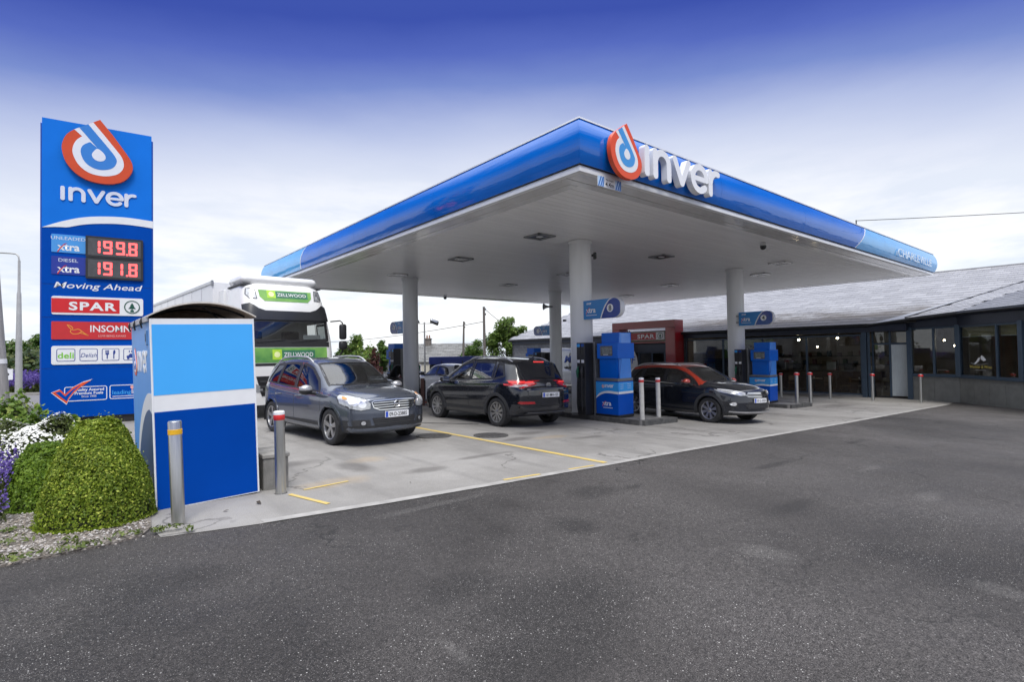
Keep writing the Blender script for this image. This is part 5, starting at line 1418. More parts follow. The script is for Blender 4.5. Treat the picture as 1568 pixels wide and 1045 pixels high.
AX = {'L': ((0, 9, 0), (0, -1, 0)), 'R': ((0, -9, 0), (0, 1, 0)), 'F': ((12, 0, 0), (-1, 0, 0)), 'B': ((-12, 0, 0), (1, 0, 0)), 'T': ((0, 0, 9), (0, 0, -1))}
class Shell:
    """a closed body surface on which panels, panes and trims are laid"""
    def __init__(s, vs, fs, root):
        s.v = [Vector(v) for v in vs]; s.f = fs; s.root = root
        s.bvh = BVHTree.FromPolygons(s.v, fs); s.holes = []
    def hit(s, ax, a, b):
        o, d = AX[ax]; d = Vector(d)
        p = Vector((a, o[1], b)) if ax in 'LR' else (Vector((o[0], a, b)) if ax in 'FB' else Vector((a, b, o[2])))
        loc, n, i, _ = s.bvh.ray_cast(p, d)
        if loc is None:
            q = Vector((a, 0, b)) if ax in 'LR' else (Vector((s.v[0].x, a, b)) if ax in 'FB' else Vector((a, b, 1)))
            q = p + d * 8; loc, n, i, _ = s.bvh.find_nearest(q)
            if loc is None: return q, -d
        if n.dot(d) > 0: n = -n
        return loc, n
    def patch(s, name, poly, ax, off, mat, res=.05, th=.010, parent=None, smooth=50):
        b = []
        k = len(poly)
        for i in range(k):
            p, q = Vector(poly[i]), Vector(poly[(i + 1) % k]); m = max(1, int((q - p).length / res))
            b += [p.lerp(q, j / m) for j in range(m)]
        n = len(b); x0 = min(p.x for p in b); x1 = max(p.x for p in b); y0 = min(p.y for p in b); y1 = max(p.y for p in b)
        pts = list(b)
        def ins(x, y):
            c = False; j = n - 1
            for i in range(n):
                if (b[i].y > y) != (b[j].y > y) and x < (b[j].x - b[i].x) * (y - b[i].y) / (b[j].y - b[i].y) + b[i].x: c = not c
                j = i
            return c
        nx = max(1, int((x1 - x0) / res)); ny = max(1, int((y1 - y0) / res))
        for i in range(1, nx):
            for j in range(1, ny):
                p = Vector((x0 + (x1 - x0) * i / nx, y0 + (y1 - y0) * j / ny))
                if ins(p.x, p.y) and min((p - q).length for q in b) > res * .35: pts.append(p)
        r = geometry.delaunay_2d_cdt(pts, [(i, (i + 1) % n) for i in range(n)], [], 1, 1e-5)
        V2, F2 = r[0], r[2]
        vs = []; nr = []
        for p in V2:
            l, nn = s.hit(ax, p.x, p.y); vs.append(l + nn * off); nr.append(nn)
        d = Vector(AX[ax][1]); fs = []
        for f in F2:
            f = list(f); c = (vs[f[1]] - vs[f[0]]).cross(vs[f[2]] - vs[f[0]])
            if c.dot(d) > 0: f = f[::-1]
            fs.append(tuple(f))
        cnt = {}
        for f in fs:
            for i in range(len(f)):
                e = (f[i], f[(i + 1) % len(f)]); cnt[e] = 1
        base = {}
        for (a, c) in [e for e in cnt if (e[1], e[0]) not in cnt]:
            for q in (a, c):
                if q not in base:
                    base[q] = len(vs); vs.append(vs[q] - nr[q] * th)
            fs.append((c, a, base[a], base[c]))
        return MB().add(vs, fs).build(name, mat, parent or s.root, smooth)
    def strip(s, name, path, ax, w, off, mat, closed=False, res=.05, th=.012, parent=None, wl=None, smooth=50):
        """narrow raised band following a line over the surface; w to both sides"""
        k = len(path); b = []
        for i in range(k if closed else k - 1):
            p, q = Vector(path[i]), Vector(path[(i + 1) % k]); m = max(1, int((q - p).length / res))
            b += [p.lerp(q, j / m) for j in range(m)]
        if not closed: b.append(Vector(path[-1]))
        n = len(b); vs, fs = [], []; d0 = Vector(AX[ax][1])
        wa, wb = (w / 2, w / 2) if wl is None else wl
        for i in range(n):
            t = (b[(i + 1) % n] - b[i - 1]) if closed else (b[min(i + 1, n - 1)] - b[max(i - 1, 0)])
            t = t.normalized(); nn = Vector((-t.y, t.x))
            pa, pb = b[i] + nn * wa, b[i] - nn * wb
            la, na = s.hit(ax, pa.x, pa.y); lb, nb = s.hit(ax, pb.x, pb.y)
            vs += [la - na * (th - off), la + na * off, lb + nb * off, lb - nb * (th - off)]
        m = n if closed else n - 1
        for i in range(m):
            a = 4 * i; c = 4 * ((i + 1) % n)
            for j in range(3): fs.append((a + j, a + j + 1, c + j + 1, c + j))
        if not closed: fs += [(0, 3, 2, 1), (4 * (n - 1), 4 * (n - 1) + 1, 4 * (n - 1) + 2, 4 * (n - 1) + 3)]
        bm = bmesh.new(); bv = [bm.verts.new(v) for v in vs]
        for f in fs:
            try: bm.faces.new([bv[i] for i in f])
            except ValueError: pass
        bmesh.ops.recalc_face_normals(bm, faces=bm.faces[:])
        # front faces look outwards
        tot = sum(f.normal.dot(-d0) * f.calc_area() for f in bm.faces if abs(f.normal.dot(d0)) > .5)
        me = bpy.data.meshes.new(name); bm.to_mesh(me); bm.free(); me.materials.append(mat)
        me.polygons.foreach_set('use_smooth', [True] * len(me.polygons)); me.set_sharp_from_angle(angle=R_(smooth))
        return link(bpy.data.objects.new(name, me), parent or s.root)
    def seat(s, ax, a, b, off=0.0):
        l, n = s.hit(ax, a, b); return l + n * off, n
    def body(s, name, mats, hole_polys, wheel_holes, matf=None):
        keep = []; mi = []
        for f in s.f:
            c = sum((s.v[i] for i in f), Vector()) / len(f); nrm = (s.v[f[1]] - s.v[f[0]]).cross(s.v[f[2]] - s.v[f[0]])
            drop = False
            for ax, poly in hole_polys:
                d = Vector(AX[ax][1])
                if nrm.dot(d) > -1e-7: continue
                if ax in 'LR' and (c.y > 0) != (ax == 'L'): continue
                p = (c.x, c.z) if ax in 'LR' else ((c.y, c.z) if ax in 'FB' else (c.x, c.y))
                if ax == 'F' and c.x < s.xmid: continue
                if ax == 'B' and c.x > s.xmid: continue
                if ax == 'T' and c.z < .75: continue
                if pip(p, poly): drop = True; break
            if not drop:
                for (wx, wz, wr, wy) in wheel_holes:
                    if abs(c.y) > wy and (c.x - wx) ** 2 + (c.z - wz) ** 2 < wr * wr: drop = True; break
            if not drop:
                keep.append(f); mi.append(matf(c, nrm) if matf else 0)
        mb = MB(); mb.v = [tuple(v) for v in s.v]; mb.f = keep; mb.mi = mi
        return mb.build(name, mats, s.root, 38)
def pip(p, poly):
    c = False; j = len(poly) - 1; x, y = p
    for i in range(len(poly)):
        xi, yi = poly[i]; xj, yj = poly[j]
        if (yi > y) != (yj > y) and x < (xj - xi) * (y - yi) / (yj - yi) + xi: c = not c
        j = i
    return c
class CarShell(Shell):
    def __init__(s, root, L, zt, zs, wl, wt, zb, crown, bowF, bowR, leanF=.0, leanR=.0, zF=.6, zR=.7, ns=104, rnd=.07, bulge=.02):
        s.L = L; s.fn = [pchip(t) for t in (zt, zs, wl, wt, zb, crown)]; s.xmid = L / 2
        W0 = max(t[1] for t in wl)
        def sect(x):
            ZT, ZS, WL, WT, ZB_, CR = (f(x) for f in s.fn)
            ZTE = ZT - CR; gh = max(ZTE - ZS, 0)
            P = [(0, ZB_), (.8 * WL, ZB_), (.955 * WL, ZB_ + .035), (.985 * WL, ZB_ + .16), (WL, ZB_ + .52 * (ZS - ZB_)), (.992 * WL, ZS - .10), (.955 * WL, ZS)]
            P += [((.955 * WL + WT) / 2 + bulge * min(1, gh / .3), (ZS + ZTE) / 2), (WT, ZTE), (.84 * WT, ZT - .42 * CR), (.45 * WT, ZT - .09 * CR), (0, ZT)]
            return smooth_closed(P, 5, False)
        rows = []
        xs = [L * i / (ns - 1) for i in range(ns)]
        def fulls(h): return [(p[0], p[1]) for p in h] + [(-p[0], p[1]) for p in h[-2:0:-1]]
        def xe(x, y, z):
            a = (abs(y) / W0) ** 2.3
            return x - bowF * a * sstep(L - 1.25, L, x) + bowR * a * sstep(1.1, 0, x) - leanF * max(0, z - zF) ** 1.3 * sstep(L - .6, L, x) + leanR * max(0, z - zR) ** 1.3 * sstep(.6, 0, x)
        def capx(x0, sg):
            out = []
            base = fulls(sect(x0)); zc = (min(p[1] for p in base) + max(p[1] for p in base)) / 2
            w = max(p[0] for p in base); h = max(p[1] for p in base) - zc
            for i in range(1, 7):
                a = math.pi / 2 * i / 6; ins = rnd * (1 - math.cos(a)); xx = x0 + sg * rnd * math.sin(a)
                out.append((xx, [(p[0] * (w - ins) / w, zc + (p[1] - zc) * (h - ins) / h) for p in base]))
            last = out[-1]
            for i in range(1, 9):
                k = 1 - i / 8.5
                out.append((last[0], [(p[0] * k, zc + (p[1] - zc) * k) for p in last[1]]))
            return out
        seq = capx(0, -1)[::-1] + [(x, fulls(sect(x))) for x in xs] + capx(L, 1)
        N = len(seq[0][1]); vs = []
        for x, ring in seq:
            for (y, z) in ring: vs.append((xe(x, y, z), y, z))
        fs = []
        for i in range(len(seq) - 1):
            for j in range(N):
                fs.append((i * N + j, (i + 1) * N + j, (i + 1) * N + (j + 1) % N, i * N + (j + 1) % N))
        fs.append(tuple(range(N))); e = (len(seq) - 1) * N; fs.append(tuple(e + j for j in range(N))[::-1])
        # orientation: make the left side look to +y
        super().__init__(vs, fs, root)
        t = fs[(len(seq) // 2) * N + N // 5]
        nrm = (s.v[t[1]] - s.v[t[0]]).cross(s.v[t[2]] - s.v[t[0]])
        if nrm.y < 0: s.f = [f[::-1] for f in fs]; s.bvh = BVHTree.FromPolygons(s.v, s.f)
    def ztop(s, x): return s.fn[0](x) - s.fn[5](x)
    def zbelt(s, x): return s.fn[1](x)
    def side_window(s, xb0, xt0, xb1, xt1, lo=.035, hi=.05):
        """polygon between belt and roof rail: bottom/top x at the rear edge, bottom/top x at the front edge"""
        bot = [(xb0 + (xb1 - xb0) * i / 6, s.zbelt(xb0 + (xb1 - xb0) * i / 6) + lo) for i in range(7)]
        top = [(xt1 + (xt0 - xt1) * i / 6, s.ztop(xt1 + (xt0 - xt1) * i / 6) - hi) for i in range(7)]
        return bot + top
TYRE = M('tyre_rubber', (.022, .022, .023), .75, var=.15, vs=18, bump=.3, bs=40)
RIM = M('alloy', (.42, .42, .43), .28, .9, var=.08, vs=12)
RIMD = M('alloy_dark', (.10, .10, .105), .3, .8, var=.1)
CLAD = M('wheel_arch_cladding', (.030, .031, .034), .6, var=.12, vs=14)
CARGL = glass('car_glass', (.46, .49, .49), 1.0, 2.1)
CARGD = glass('car_glass_tint', (.10, .105, .11), 1.0, 1.6)
INTR = M('car_interior', (.035, .036, .04), .8, var=.25, vs=6)
SEAT = M('car_seat', (.06, .06, .065), .85, var=.2, vs=15)
LAMPW = M('headlamp_clear', (.46, .475, .49), .12, .35, var=.22, vs=26, coat=.9)
LAMPI = M('headlamp_inner', (.88, .89, .9), .08, .6, var=.1, vs=40)
TAIL = M('tail_lamp', (.55, .015, .02), .12, var=.25, vs=22, coat=.8, emit=(1, .05, .05), es=.04)
TAILW = M('tail_lamp_clear', (.5, .42, .42), .12, .1, var=.2, vs=22, coat=.8)
BRK = M('brake_light', (.8, .03, .03), .2, emit=(1, .06, .05), es=.32)
PLATE = M('number_plate', (.74, .75, .76), .35, var=.03)
PLBL = M('plate_blue', S(40, 80, 190), .35, var=.03)
def wheel(root, x, y, z, r, w, style):
    sg = 1 if y > 0 else -1
    m4 = Matrix.Translation((x, y, z)) @ Matrix.Rotation(R_(-90 if sg > 0 else 90), 4, 'X')
    prof = [(r * .66, -w * .9), (r * .93, -w * .95), (r, -w * .8), (r * 1.003, -w * .45), (r, -.04), (r * .965, -.008), (r * .90, .004), (r * .74, .006), (r * .69, -.004), (r * .66, -.03)]
    t = MB(m4).lathe(prof, 40).build('wheel', TYRE, root, 35)
    mb = MB(m4)
    mb.lathe([(r * .67, -.012), (r * .685, .0), (r * .64, -.004), (r * .62, -.03), (r * .6, -w * .75)], 40)
    n, tw, cmat = style
    for i in range(n):
        a = 2 * math.pi * i / n + .3
        for da, ww in (((0, tw),) if n < 8 else ((-.10, tw * .45), (.10, tw * .45))):
            c, s_ = math.cos(a + da), math.sin(a + da)
            P = [(r * .10, -ww * .7), (r * .63, -ww), (r * .63, ww), (r * .10, ww * .7)]
            Q = [(p[0] * c - p[1] * s_, p[0] * s_ + p[1] * c) for p in P]
            mb.add([(q[0], q[1], -.055 if k < 4 else (-.012 if k in (5, 6) else -.022)) for k, q in enumerate(Q + Q)], [(4, 5, 6, 7), (0, 1, 5, 4), (1, 2, 6, 5), (2, 3, 7, 6), (3, 0, 4, 7)])
    mb.lathe([(r * .17, -.05), (r * .17, -.02), (r * .11, -.012), (0, -.012)], 20)
    mb.build('rim', cmat, t, 40)
    MB(m4).lathe([(r * .64, -w * .5), (0, -w * .5)], 24).build('brake_disc', RIMD, t)
    return t
def wheels(root, sh, xf, xr, yw, r, w, style, arch, lip=.055, cz=None):
    for x in (xf, xr):
        for sg in (1, -1):
            wheel(root, x, sg * yw, r, r, w, style)
            m4 = Matrix.Translation((x, 0, r)) @ Matrix.Rotation(R_(90), 4, 'X')
            y0, y1 = sg * (yw - w - .12), sg * (yw + .01)
            MB(m4).lathe([(arch + .02, -y1), (arch + .02, -y0), (0, -y0)], 24, arc=math.pi * 1.16, a0=-math.pi * .08).build('wheel_well', BLACK, root, 40)
            pth = [(x + (arch + .015) * math.cos(R_(a)), r + (arch + .015) * math.sin(R_(a))) for a in range(-14, 195, 8)]
            sh.strip('wheel_arch', pth, 'L' if sg > 0 else 'R', 0, .010, cz or CLAD, wl=(lip * .45, lip * .55) if True else None, th=.05)
def plate(root, sh, ax, a, b, txt, w=.50, h=.115, off=.02, tilt=0.0):
    l, n = sh.seat(ax, a, b, off)
    d = Vector(AX[ax][1]); n = -d
    n = Vector((n.x, n.y, tilt)).normalized()
    ux = Vector((0, 0, 1)).cross(n).normalized(); uz = n.cross(ux)
    s_ = Sheet(root, frame(l - ux * w / 2 - uz * h / 2, ux, uz))
    p = s_.rect('number_plate', 0, 0, w, h, PLATE, -.02, .004, .01)
    s_.rect('country_band', .004, .006, .055, h - .006, PLBL, .004, .006, parent=p)
    s_.text('plate_number', txt, w / 2 + .02, h * .2, h * .60, BLACK, .004, .002, bold=.015, align='CENTER', width=w * .76, parent=p)
    return p
def interior(root, xs_front, xs_rear, zb, hw, dash_x, zd):
    for x in (xs_front, xs_rear):
        for sg in ((-1, 1) if x == xs_front else (-1, 0, 1)):
            y = sg * hw * .52
            o = MB().box((x - .25, y - .23, zb), (x + .28, y + .23, zb + .16), .06).box((x - .36, y - .22, zb + .10), (x - .20, y + .22, zb + .68), .07).box((x - .37, y - .12, zb + .72), (x - .27, y + .12, zb + .90), .04)
            o.build('car_seat', SEAT, root, 50)
    MB().box((dash_x - .2, -hw * .95, zd - .30), (dash_x + .55, hw * .95, zd - .02), .08).build('dashboard', INTR, root, 50)
    m4 = Matrix.Translation((dash_x - .32, -hw * .50, zd - .05)) @ Matrix.Rotation(R_(70), 4, 'Y')
    MB(m4).lathe([(.16 + .018 * math.cos(R_(a)), .018 * math.sin(R_(a))) for a in range(0, 361, 45)], 20).build('steering_wheel', BLACK, root, 50)
    MB().box((.35, -hw * .93, zb - .25), (dash_x + .3, hw * .93, zb - .12)).build('cabin_floor', INTR, root)
def paint(name, col, metal=.5, rough=.22):
    return M(name, col, rough, metal, var=.05, vs=9, coat=1.0)
def mirror(root, x, y, z, mat, low=BLACK):
    sg = 1 if y > 0 else -1
    m = MB().ball((x, y + sg * .13, z + .02), (.09, .125, .085), 14, 9); m.build('mirror_cap', mat, root, 60)
    MB().ball((x - .004, y + sg * .13, z - .015), (.092, .127, .075), 14, 9).tube([(x + .02, y - sg * .06, z - .07), (x, y + sg * .06, z - .05)], .035, 8).build('mirror_base', low, root, 60)
    MB().box((x - .094, y + sg * .03, z - .05), (x - .085, y + sg * .23, z + .07), .02).build('mirror_glass', CHROME, root)
def handle(root, sh, ax, x, z, mat):
    l, n = sh.seat(ax, x, z, .012)
    MB().tube([l + Vector((-.10, 0, 0)) - n * .02, l + Vector((-.08, 0, .004)) + n * .014, l + Vector((.08, 0, .008)) + n * .014, l + Vector((.10, 0, .008)) - n * .02], .016, 8).build('door_handle', mat, root, 60)
def rail(root, sh, x0, x1, y, mat, up=.055, r=.018):
    pts = []
    for sg in (1, -1):
        pts = []
        for i in range(13):
            x = x0 + (x1 - x0) * i / 12; l, n = sh.seat('T', x, sg * y)
            e = min(1, min(i, 12 - i) / 1.6); pts.append(l + Vector((0, 0, -.01 + (up + .01) * e)))
        MB().tube(pts, r, 8).build('roof_rail', mat, root, 60)
def place(root, front, dirn, z):
    """put a car (x forward, origin under its tail) so that its front axle point stands at front"""
    ang = math.atan2(dirn[1], dirn[0])
    xf = root['axle']
    del root['axle']
    base = Vector((front[0], front[1], 0)) - Vector((math.cos(ang), math.sin(ang), 0)) * xf
    m = Matrix.Translation((base.x, base.y, z)) @ Matrix.Rotation(ang, 4, 'Z')
    sl = -.03 * .5 * (1 + (front[0] + .5) / math.sqrt((front[0] + .5) ** 2 + 4))
    tilt = Matrix.Translation((front[0], front[1], z)) @ Matrix.Rotation(math.atan(-sl), 4, 'Y') @ Matrix.Translation((-front[0], -front[1], -z))
    root.matrix_world = tilt @ m

# ---- slate blue people carrier facing the camera
def mpv():
    rt = thing('people_carrier', 'slate blue grey people carrier facing the camera, with chrome grille and silver roof rails', 'car')
    L = 4.40
    P = paint('slate_blue_metallic', (.090, .105, .138), .55, .26)
    sh = CarShell(rt, L,
        zt=[(0, .98), (.06, 1.12), (.18, 1.40), (.32, 1.555), (.7, 1.615), (1.5, 1.645), (2.1, 1.62), (2.45, 1.535), (2.85, 1.33), (3.20, 1.125), (3.38, 1.07), (3.75, 1.04), (4.1, .995), (4.28, .955), (4.4, .905)],
        zs=[(0, .92), (.3, 1.08), (1.2, 1.03), (2.4, .97), (3.2, .935), (3.6, .95), (4.0, .93), (4.25, .88), (4.4, .83)],
        wl=[(0, .76), (.2, .845), (.6, .885), (1.5, .89), (3.0, .89), (3.7, .89), (4.1, .875), (4.4, .82)],
        wt=[(0, .64), (.3, .62), (1.2, .64), (2.4, .64), (2.8, .655), (3.3, .72), (3.6, .74), (4.0, .72), (4.4, .68)],
        zb=[(0, .36), (.3, .27), (3.9, .23), (4.4, .27)],
        crown=[(0, .05), (.4, .07), (2.4, .06), (3.2, .055), (3.6, .07), (4.4, .06)], bowF=.36, bowR=.22, leanF=.16, zF=.6, rnd=.06)
    r = .345; xf, xr = 3.545, .80
    wins = {}
    A = sh.side_window(2.02, 2.02, 3.10, 2.48); B = sh.side_window(1.08, 1.16, 1.94, 1.94); Cq = sh.side_window(.48, .72, 1.03, 1.09)
    A = A[:6] + [(3.06, sh.zbelt(3.1) + .04)] + [(2.84, 1.19)] + A[7:]
    WS = [(3.28, 0), (3.26, .35), (3.17, .68), (2.80, .62), (2.44, .555), (2.46, 0), (2.44, -.555), (2.80, -.62), (3.17, -.68), (3.26, -.35)]
    RW = [(-.56, 1.12), (.56, 1.12), (.50, 1.47), (-.50, 1.47)]
    holes = [('T', WS), ('B', RW)] + [(ax, w) for ax in 'LR' for w in (A, B, Cq)]
    sh.body('body', [P], holes, [(xf, r, .385, .5), (xr, r, .385, .5)])
    for ax in 'LR':
        for w in (A, B, Cq):
            f = sh.strip('window_seal', w, ax, .05, .004, BLACK, True)
            sh.patch('side_window', w, ax, -.004, CARGL if w is A else CARGD, .08, .002, parent=f)
        for xx in (1.98, 1.045, 3.17):
            top = sh.zbelt(xx) - .0
            sh.strip('door_seam', [(xx, top), (xx + .02, .75), (xx + (.0 if xx > 1.2 else .28), .42)], ax, .010, .0015, BLACK)
        sh.strip('door_seam', [(3.12, .42), (1.36, .40)], ax, .010, .0015, BLACK)
        sh.strip('sill_cladding', [(3.10, .33), (1.25, .33)], ax, .15, .012, CLAD)
        sh.strip('chrome_line', [(.52, sh.zbelt(.5) + .012), (1.5, sh.zbelt(1.5) + .012), (2.4, sh.zbelt(2.4) + .012), (3.06, sh.zbelt(3.1) + .016)], ax, .02, .008, CHROME)
        for hx in (2.22, 1.22): handle(rt, sh, ax, hx, .865, P)
        sgn = 1 if ax == 'L' else -1
        mirror(rt, 2.90, sgn * .90, 1.01, M('mirror_silver', (.45, .45, .46), .3, .6, var=.05))
        # head lamps sweep from the front into the wing
        hl = [(3.86, .78), (4.14, .70), (4.28, .685), (4.345, .70), (4.30, .775), (4.16, .845), (3.98, .89), (3.80, .90)]
        hf = [(sgn * .49, .70), (sgn * .48, .80), (sgn * .58, .88), (sgn * .70, .925), (sgn * .80, .935), (sgn * .845, .90), (sgn * .85, .80), (sgn * .79, .715), (sgn * .64, .675)]
        h_ = sh.patch('headlight', hf, 'F', .014, LAMPW, .035, .03)
        sh.strip('headlight_rim', hf, 'F', .014, .012, BLACK, True, res=.03)
        for cy, cz_, rr in ((.61, .775, .062), (.73, .81, .058)):
            sh.patch('reflector', arc(sgn * cy, cz_, rr, 0, 360, 14)[:-1], 'F', .019, LAMPI, .03, .006, parent=h_)
        sh.patch('indicator', arc(sgn * .79, .885, .024, 0, 360, 10)[:-1], 'F', .019, M('amber', (.6, .25, .05), .3), .03, .006, parent=h_)
        sh.patch('fog_lamp', arc(sgn * .60, .445, .050, 0, 360, 14)[:-1], 'F', .012, BLACK, .03, .02)
        sh.patch('fog_glass', arc(sgn * .60, .445, .036, 0, 360, 14)[:-1], 'F', .016, LAMPW, .03, .01)
        tl = [(.02, .95), (.22, .98), (.30, 1.08), (.14, 1.14), (.06, 1.10)]
        sh.patch('tail_light', tl, ax, .012, TAIL, .04, .02)
    f = sh.strip('window_seal', WS, 'T', .05, .004, BLACK, True)
    sh.patch('windscreen', WS, 'T', -.003, CARGL, .09, .002, parent=f)
    f = sh.strip('window_seal', RW, 'B', .05, .004, BLACK, True)
    sh.patch('rear_window', RW, 'B', -.003, CARGD, .09, .002, parent=f)
    sh.strip('bonnet_seam', [(3.36, -.70), (3.33, -.3), (3.33, .3), (3.36, .70)], 'T', .02, .002, BLACK)
    sh.strip('bonnet_seam', [(3.36, .70), (3.85, .675), (4.15, .62)], 'T', .008, .0015, BLACK)
    sh.strip('bonnet_seam', [(3.36, -.70), (3.85, -.675), (4.15, -.62)], 'T', .008, .0015, BLACK)
    sh.strip('wiper', [(3.27, -.45), (3.22, .08)], 'T', .018, .018, BLACK); sh.strip('wiper', [(3.28, .12), (3.20, .58)], 'T', .018, .018, BLACK)
    # grille
    G = [(-.40, .695), (.40, .695), (.45, .80), (.40, .815), (-.40, .815), (-.45, .80)]
    G = [(-.33, .675), (.33, .675), (.43, .715), (.46, .815), (.42, .835), (0, .85), (-.42, .835), (-.46, .815), (-.43, .715)]
    gr = sh.patch('grille', G, 'F', .006, BLACK, .05, .03)
    sh.strip('grille_rim', G, 'F', .016, .018, CHROME, True)
    for z in (.715, .757, .80): sh.strip('grille_bar', [(-.43, z), (0, z + .012), (.43, z)], 'F', .013, .020, CHROME, parent=gr)
    l, n = sh.seat('F', 0, .765, .03)
    MB(frame(l, (0, 1, 0), (0, 0, 1))).lathe([(.050, -.02), (.064, -.02), (.066, 0), (.058, .010), (.048, 0)], 28).box((-.066, -.012, -.01), (.066, .012, .008), .004).build('badge', CHROME, rt, 40)
    low = [(-.42, .40), (.42, .40), (.46, .53), (-.46, .53)]
    lg = sh.patch('lower_grille', low, 'F', .010, BLACK, .06, .03)
    for z in (.43, .465, .50): sh.strip('grille_bar', [(-.43, z), (.43, z)], 'F', .012, .018, DARKG, parent=lg)
    sh.strip('bumper_cladding', [(-.84, .34), (-.5, .335), (0, .33), (.5, .335), (.84, .34)], 'F', .12, .014, CLAD)
    for sgn in (1, -1): sh.patch('bumper_corner', [(sgn * .48, .40), (sgn * .86, .40), (sgn * .87, .49), (sgn * .70, .505), (sgn * .50, .50)], 'F', .006, CLAD, .05, .02)
    sh.strip('rear_cladding', [(-.8, .42), (.8, .42)], 'B', .2, .01, CLAD)
    plate(rt, sh, 'F', 0, .585, '09-D-23885')
    rail(rt, sh, .55, 2.32, .60, M('rail_silver', (.62, .62, .62), .3, .7, var=.05))
    wheels(rt, sh, xf, xr, .872, r, .215, (5, .045, RIM), .40, .05, P)
    interior(rt, 2.2, 1.35, .55, .74, 2.8, 1.0)
    rt['axle'] = xf
    return rt
t_ = mpv(); place(t_, (-1.97, 3.90), (.095, -.995), -.012)

# ---- black sport utility, seen from behind
def suv():
    rt = thing('sport_utility_car', 'black sport utility car seen from its rear left corner, brake lights lit', 'car')
    L = 4.36
    P = paint('deep_black_blue', (.010, .012, .018), .3, .16)
    sh = CarShell(rt, L,
        zt=[(0, .98), (.05, 1.10), (.22, 1.36), (.40, 1.545), (.75, 1.605), (1.5, 1.645), (2.1, 1.635), (2.5, 1.555), (2.9, 1.36), (3.25, 1.16), (3.4, 1.09), (3.8, 1.03), (4.1, .97), (4.36, .86)],
        zs=[(0, .94), (.3, 1.10), (1.0, 1.085), (2.4, 1.03), (3.2, .99), (3.6, .97), (4.1, .90), (4.36, .80)],
        wl=[(0, .80), (.2, .885), (.6, .92), (1.5, .915), (3.0, .915), (3.6, .92), (4.0, .89), (4.36, .80)],
        wt=[(0, .66), (.3, .63), (1.2, .645), (2.3, .65), (2.7, .67), (3.2, .74), (3.5, .76), (4.0, .72), (4.36, .64)],
        zb=[(0, .38), (.3, .27), (4.0, .23), (4.36, .28)],
        crown=[(0, .06), (.4, .07), (2.4, .06), (3.2, .06), (4.36, .06)], bowF=.30, bowR=.24, leanF=.2, leanR=.12, zF=.6, zR=.75)
    r = .35; xf, xr = 3.45, .84
    A = sh.side_window(2.00, 2.00, 3.06, 2.50); B = sh.side_window(1.06, 1.12, 1.92, 1.92); Cq = [(.62, 1.20), (.99, sh.zbelt(1.0) + .04), (1.01, sh.ztop(1.04) - .06), (.82, sh.ztop(.8) - .07)]
    A = A[:6] + [(3.02, sh.zbelt(3) + .04), (2.84, 1.24)] + A[7:]
    WS = [(3.30, 0), (3.28, .35), (3.19, .70), (2.82, .63), (2.48, .56), (2.50, 0), (2.48, -.56), (2.82, -.63), (3.19, -.70), (3.28, -.35)]
    RW = [(-.58, 1.15), (0, 1.12), (.58, 1.15), (.60, 1.24), (.50, 1.475), (0, 1.50), (-.50, 1.475), (-.60, 1.24)]
    sh.body('body', [P], [('T', WS), ('B', RW)] + [(ax, w) for ax in 'LR' for w in (A, B, Cq)], [(xf, r, .39, .5), (xr, r, .39, .5)])
    for ax in 'LR':
        sgn = 1 if ax == 'L' else -1
        for w in (A, B, Cq):
            f = sh.strip('window_seal', w, ax, .05, .004, BLACK, True)
            sh.patch('side_window', w, ax, -.004, CARGL if w is not Cq else CARGD, .08, .002, parent=f)
        for xx in (1.96, 1.03):
            sh.strip('door_seam', [(xx, sh.zbelt(xx)), (xx + .01, .8), (xx + (.0 if xx > 1.5 else .25), .45)], ax, .010, .0015, BLACK)
        sh.strip('belt_line', [(1.02, sh.zbelt(1) + .012), (2.0, sh.zbelt(2) + .012), (3.05, sh.zbelt(3) + .014)], ax, .018, .006, M('dull_chrome', (.3, .3, .31), .25, .8))
        sh.strip('sill_cladding', [(3.02, .35), (1.28, .35)], ax, .18, .012, CLAD)
        sh.strip('crease', [(3.2, .90), (2.0, .93), (.9, .98)], ax, .018, .006, P)
        for hx in (2.16, 1.24): handle(rt, sh, ax, hx, .94, P)
        mirror(rt, 2.86, sgn * .92, 1.08, P)
        hl = [(3.92, .86), (4.2, .82), (4.26, .88), (4.05, .96), (3.86, .96)]
        sh.patch('headlight', hl, ax, .012, LAMPW, .04, .02)
        # rear lamps wrap round the corner
        ts = [(.10, .96), (.34, 1.03), (.50, 1.10), (.30, 1.105), (.09, 1.10), (.03, 1.03)]
        tb = [(sgn * .36, 1.025), (sgn * .60, .985), (sgn * .80, .965), (sgn * .90, .99), (sgn * .90, 1.105), (sgn * .70, 1.095), (sgn * .40, 1.085)]
        a_ = sh.patch('tail_light', tb, 'B', .012, TAIL, .035, .02)
        sh.patch('tail_light', ts, ax, .0115, TAIL, .035, .02)
        sh.patch('clear_lens', [(sgn * .55, .975), (sgn * .80, .945), (sgn * .88, .965), (sgn * .80, 1.0), (sgn * .60, 1.01)], 'B', .016, TAILW, .035, .01, parent=a_)
        sh.strip('light_line', [(sgn * .40, 1.06), (sgn * .86, 1.06)], 'B', .022, .017, BRK, parent=a_)
        sh.patch('reflector', [(sgn * .44, .575), (sgn * .76, .57), (sgn * .80, .60), (sgn * .78, .635), (sgn * .46, .625)], 'B', .014, M('dull_red_reflector', (.35, .01, .015), .2, coat=.5, var=.2), .04, .01)
    f = sh.strip('window_seal', WS, 'T', .05, .004, BLACK, True); sh.patch('windscreen', WS, 'T', -.003, CARGL, .09, .002, parent=f)
    f = sh.strip('window_seal', RW, 'B', .05, .004, BLACK, True); sh.patch('rear_window', RW, 'B', -.003, CARGD, .09, .002, parent=f)
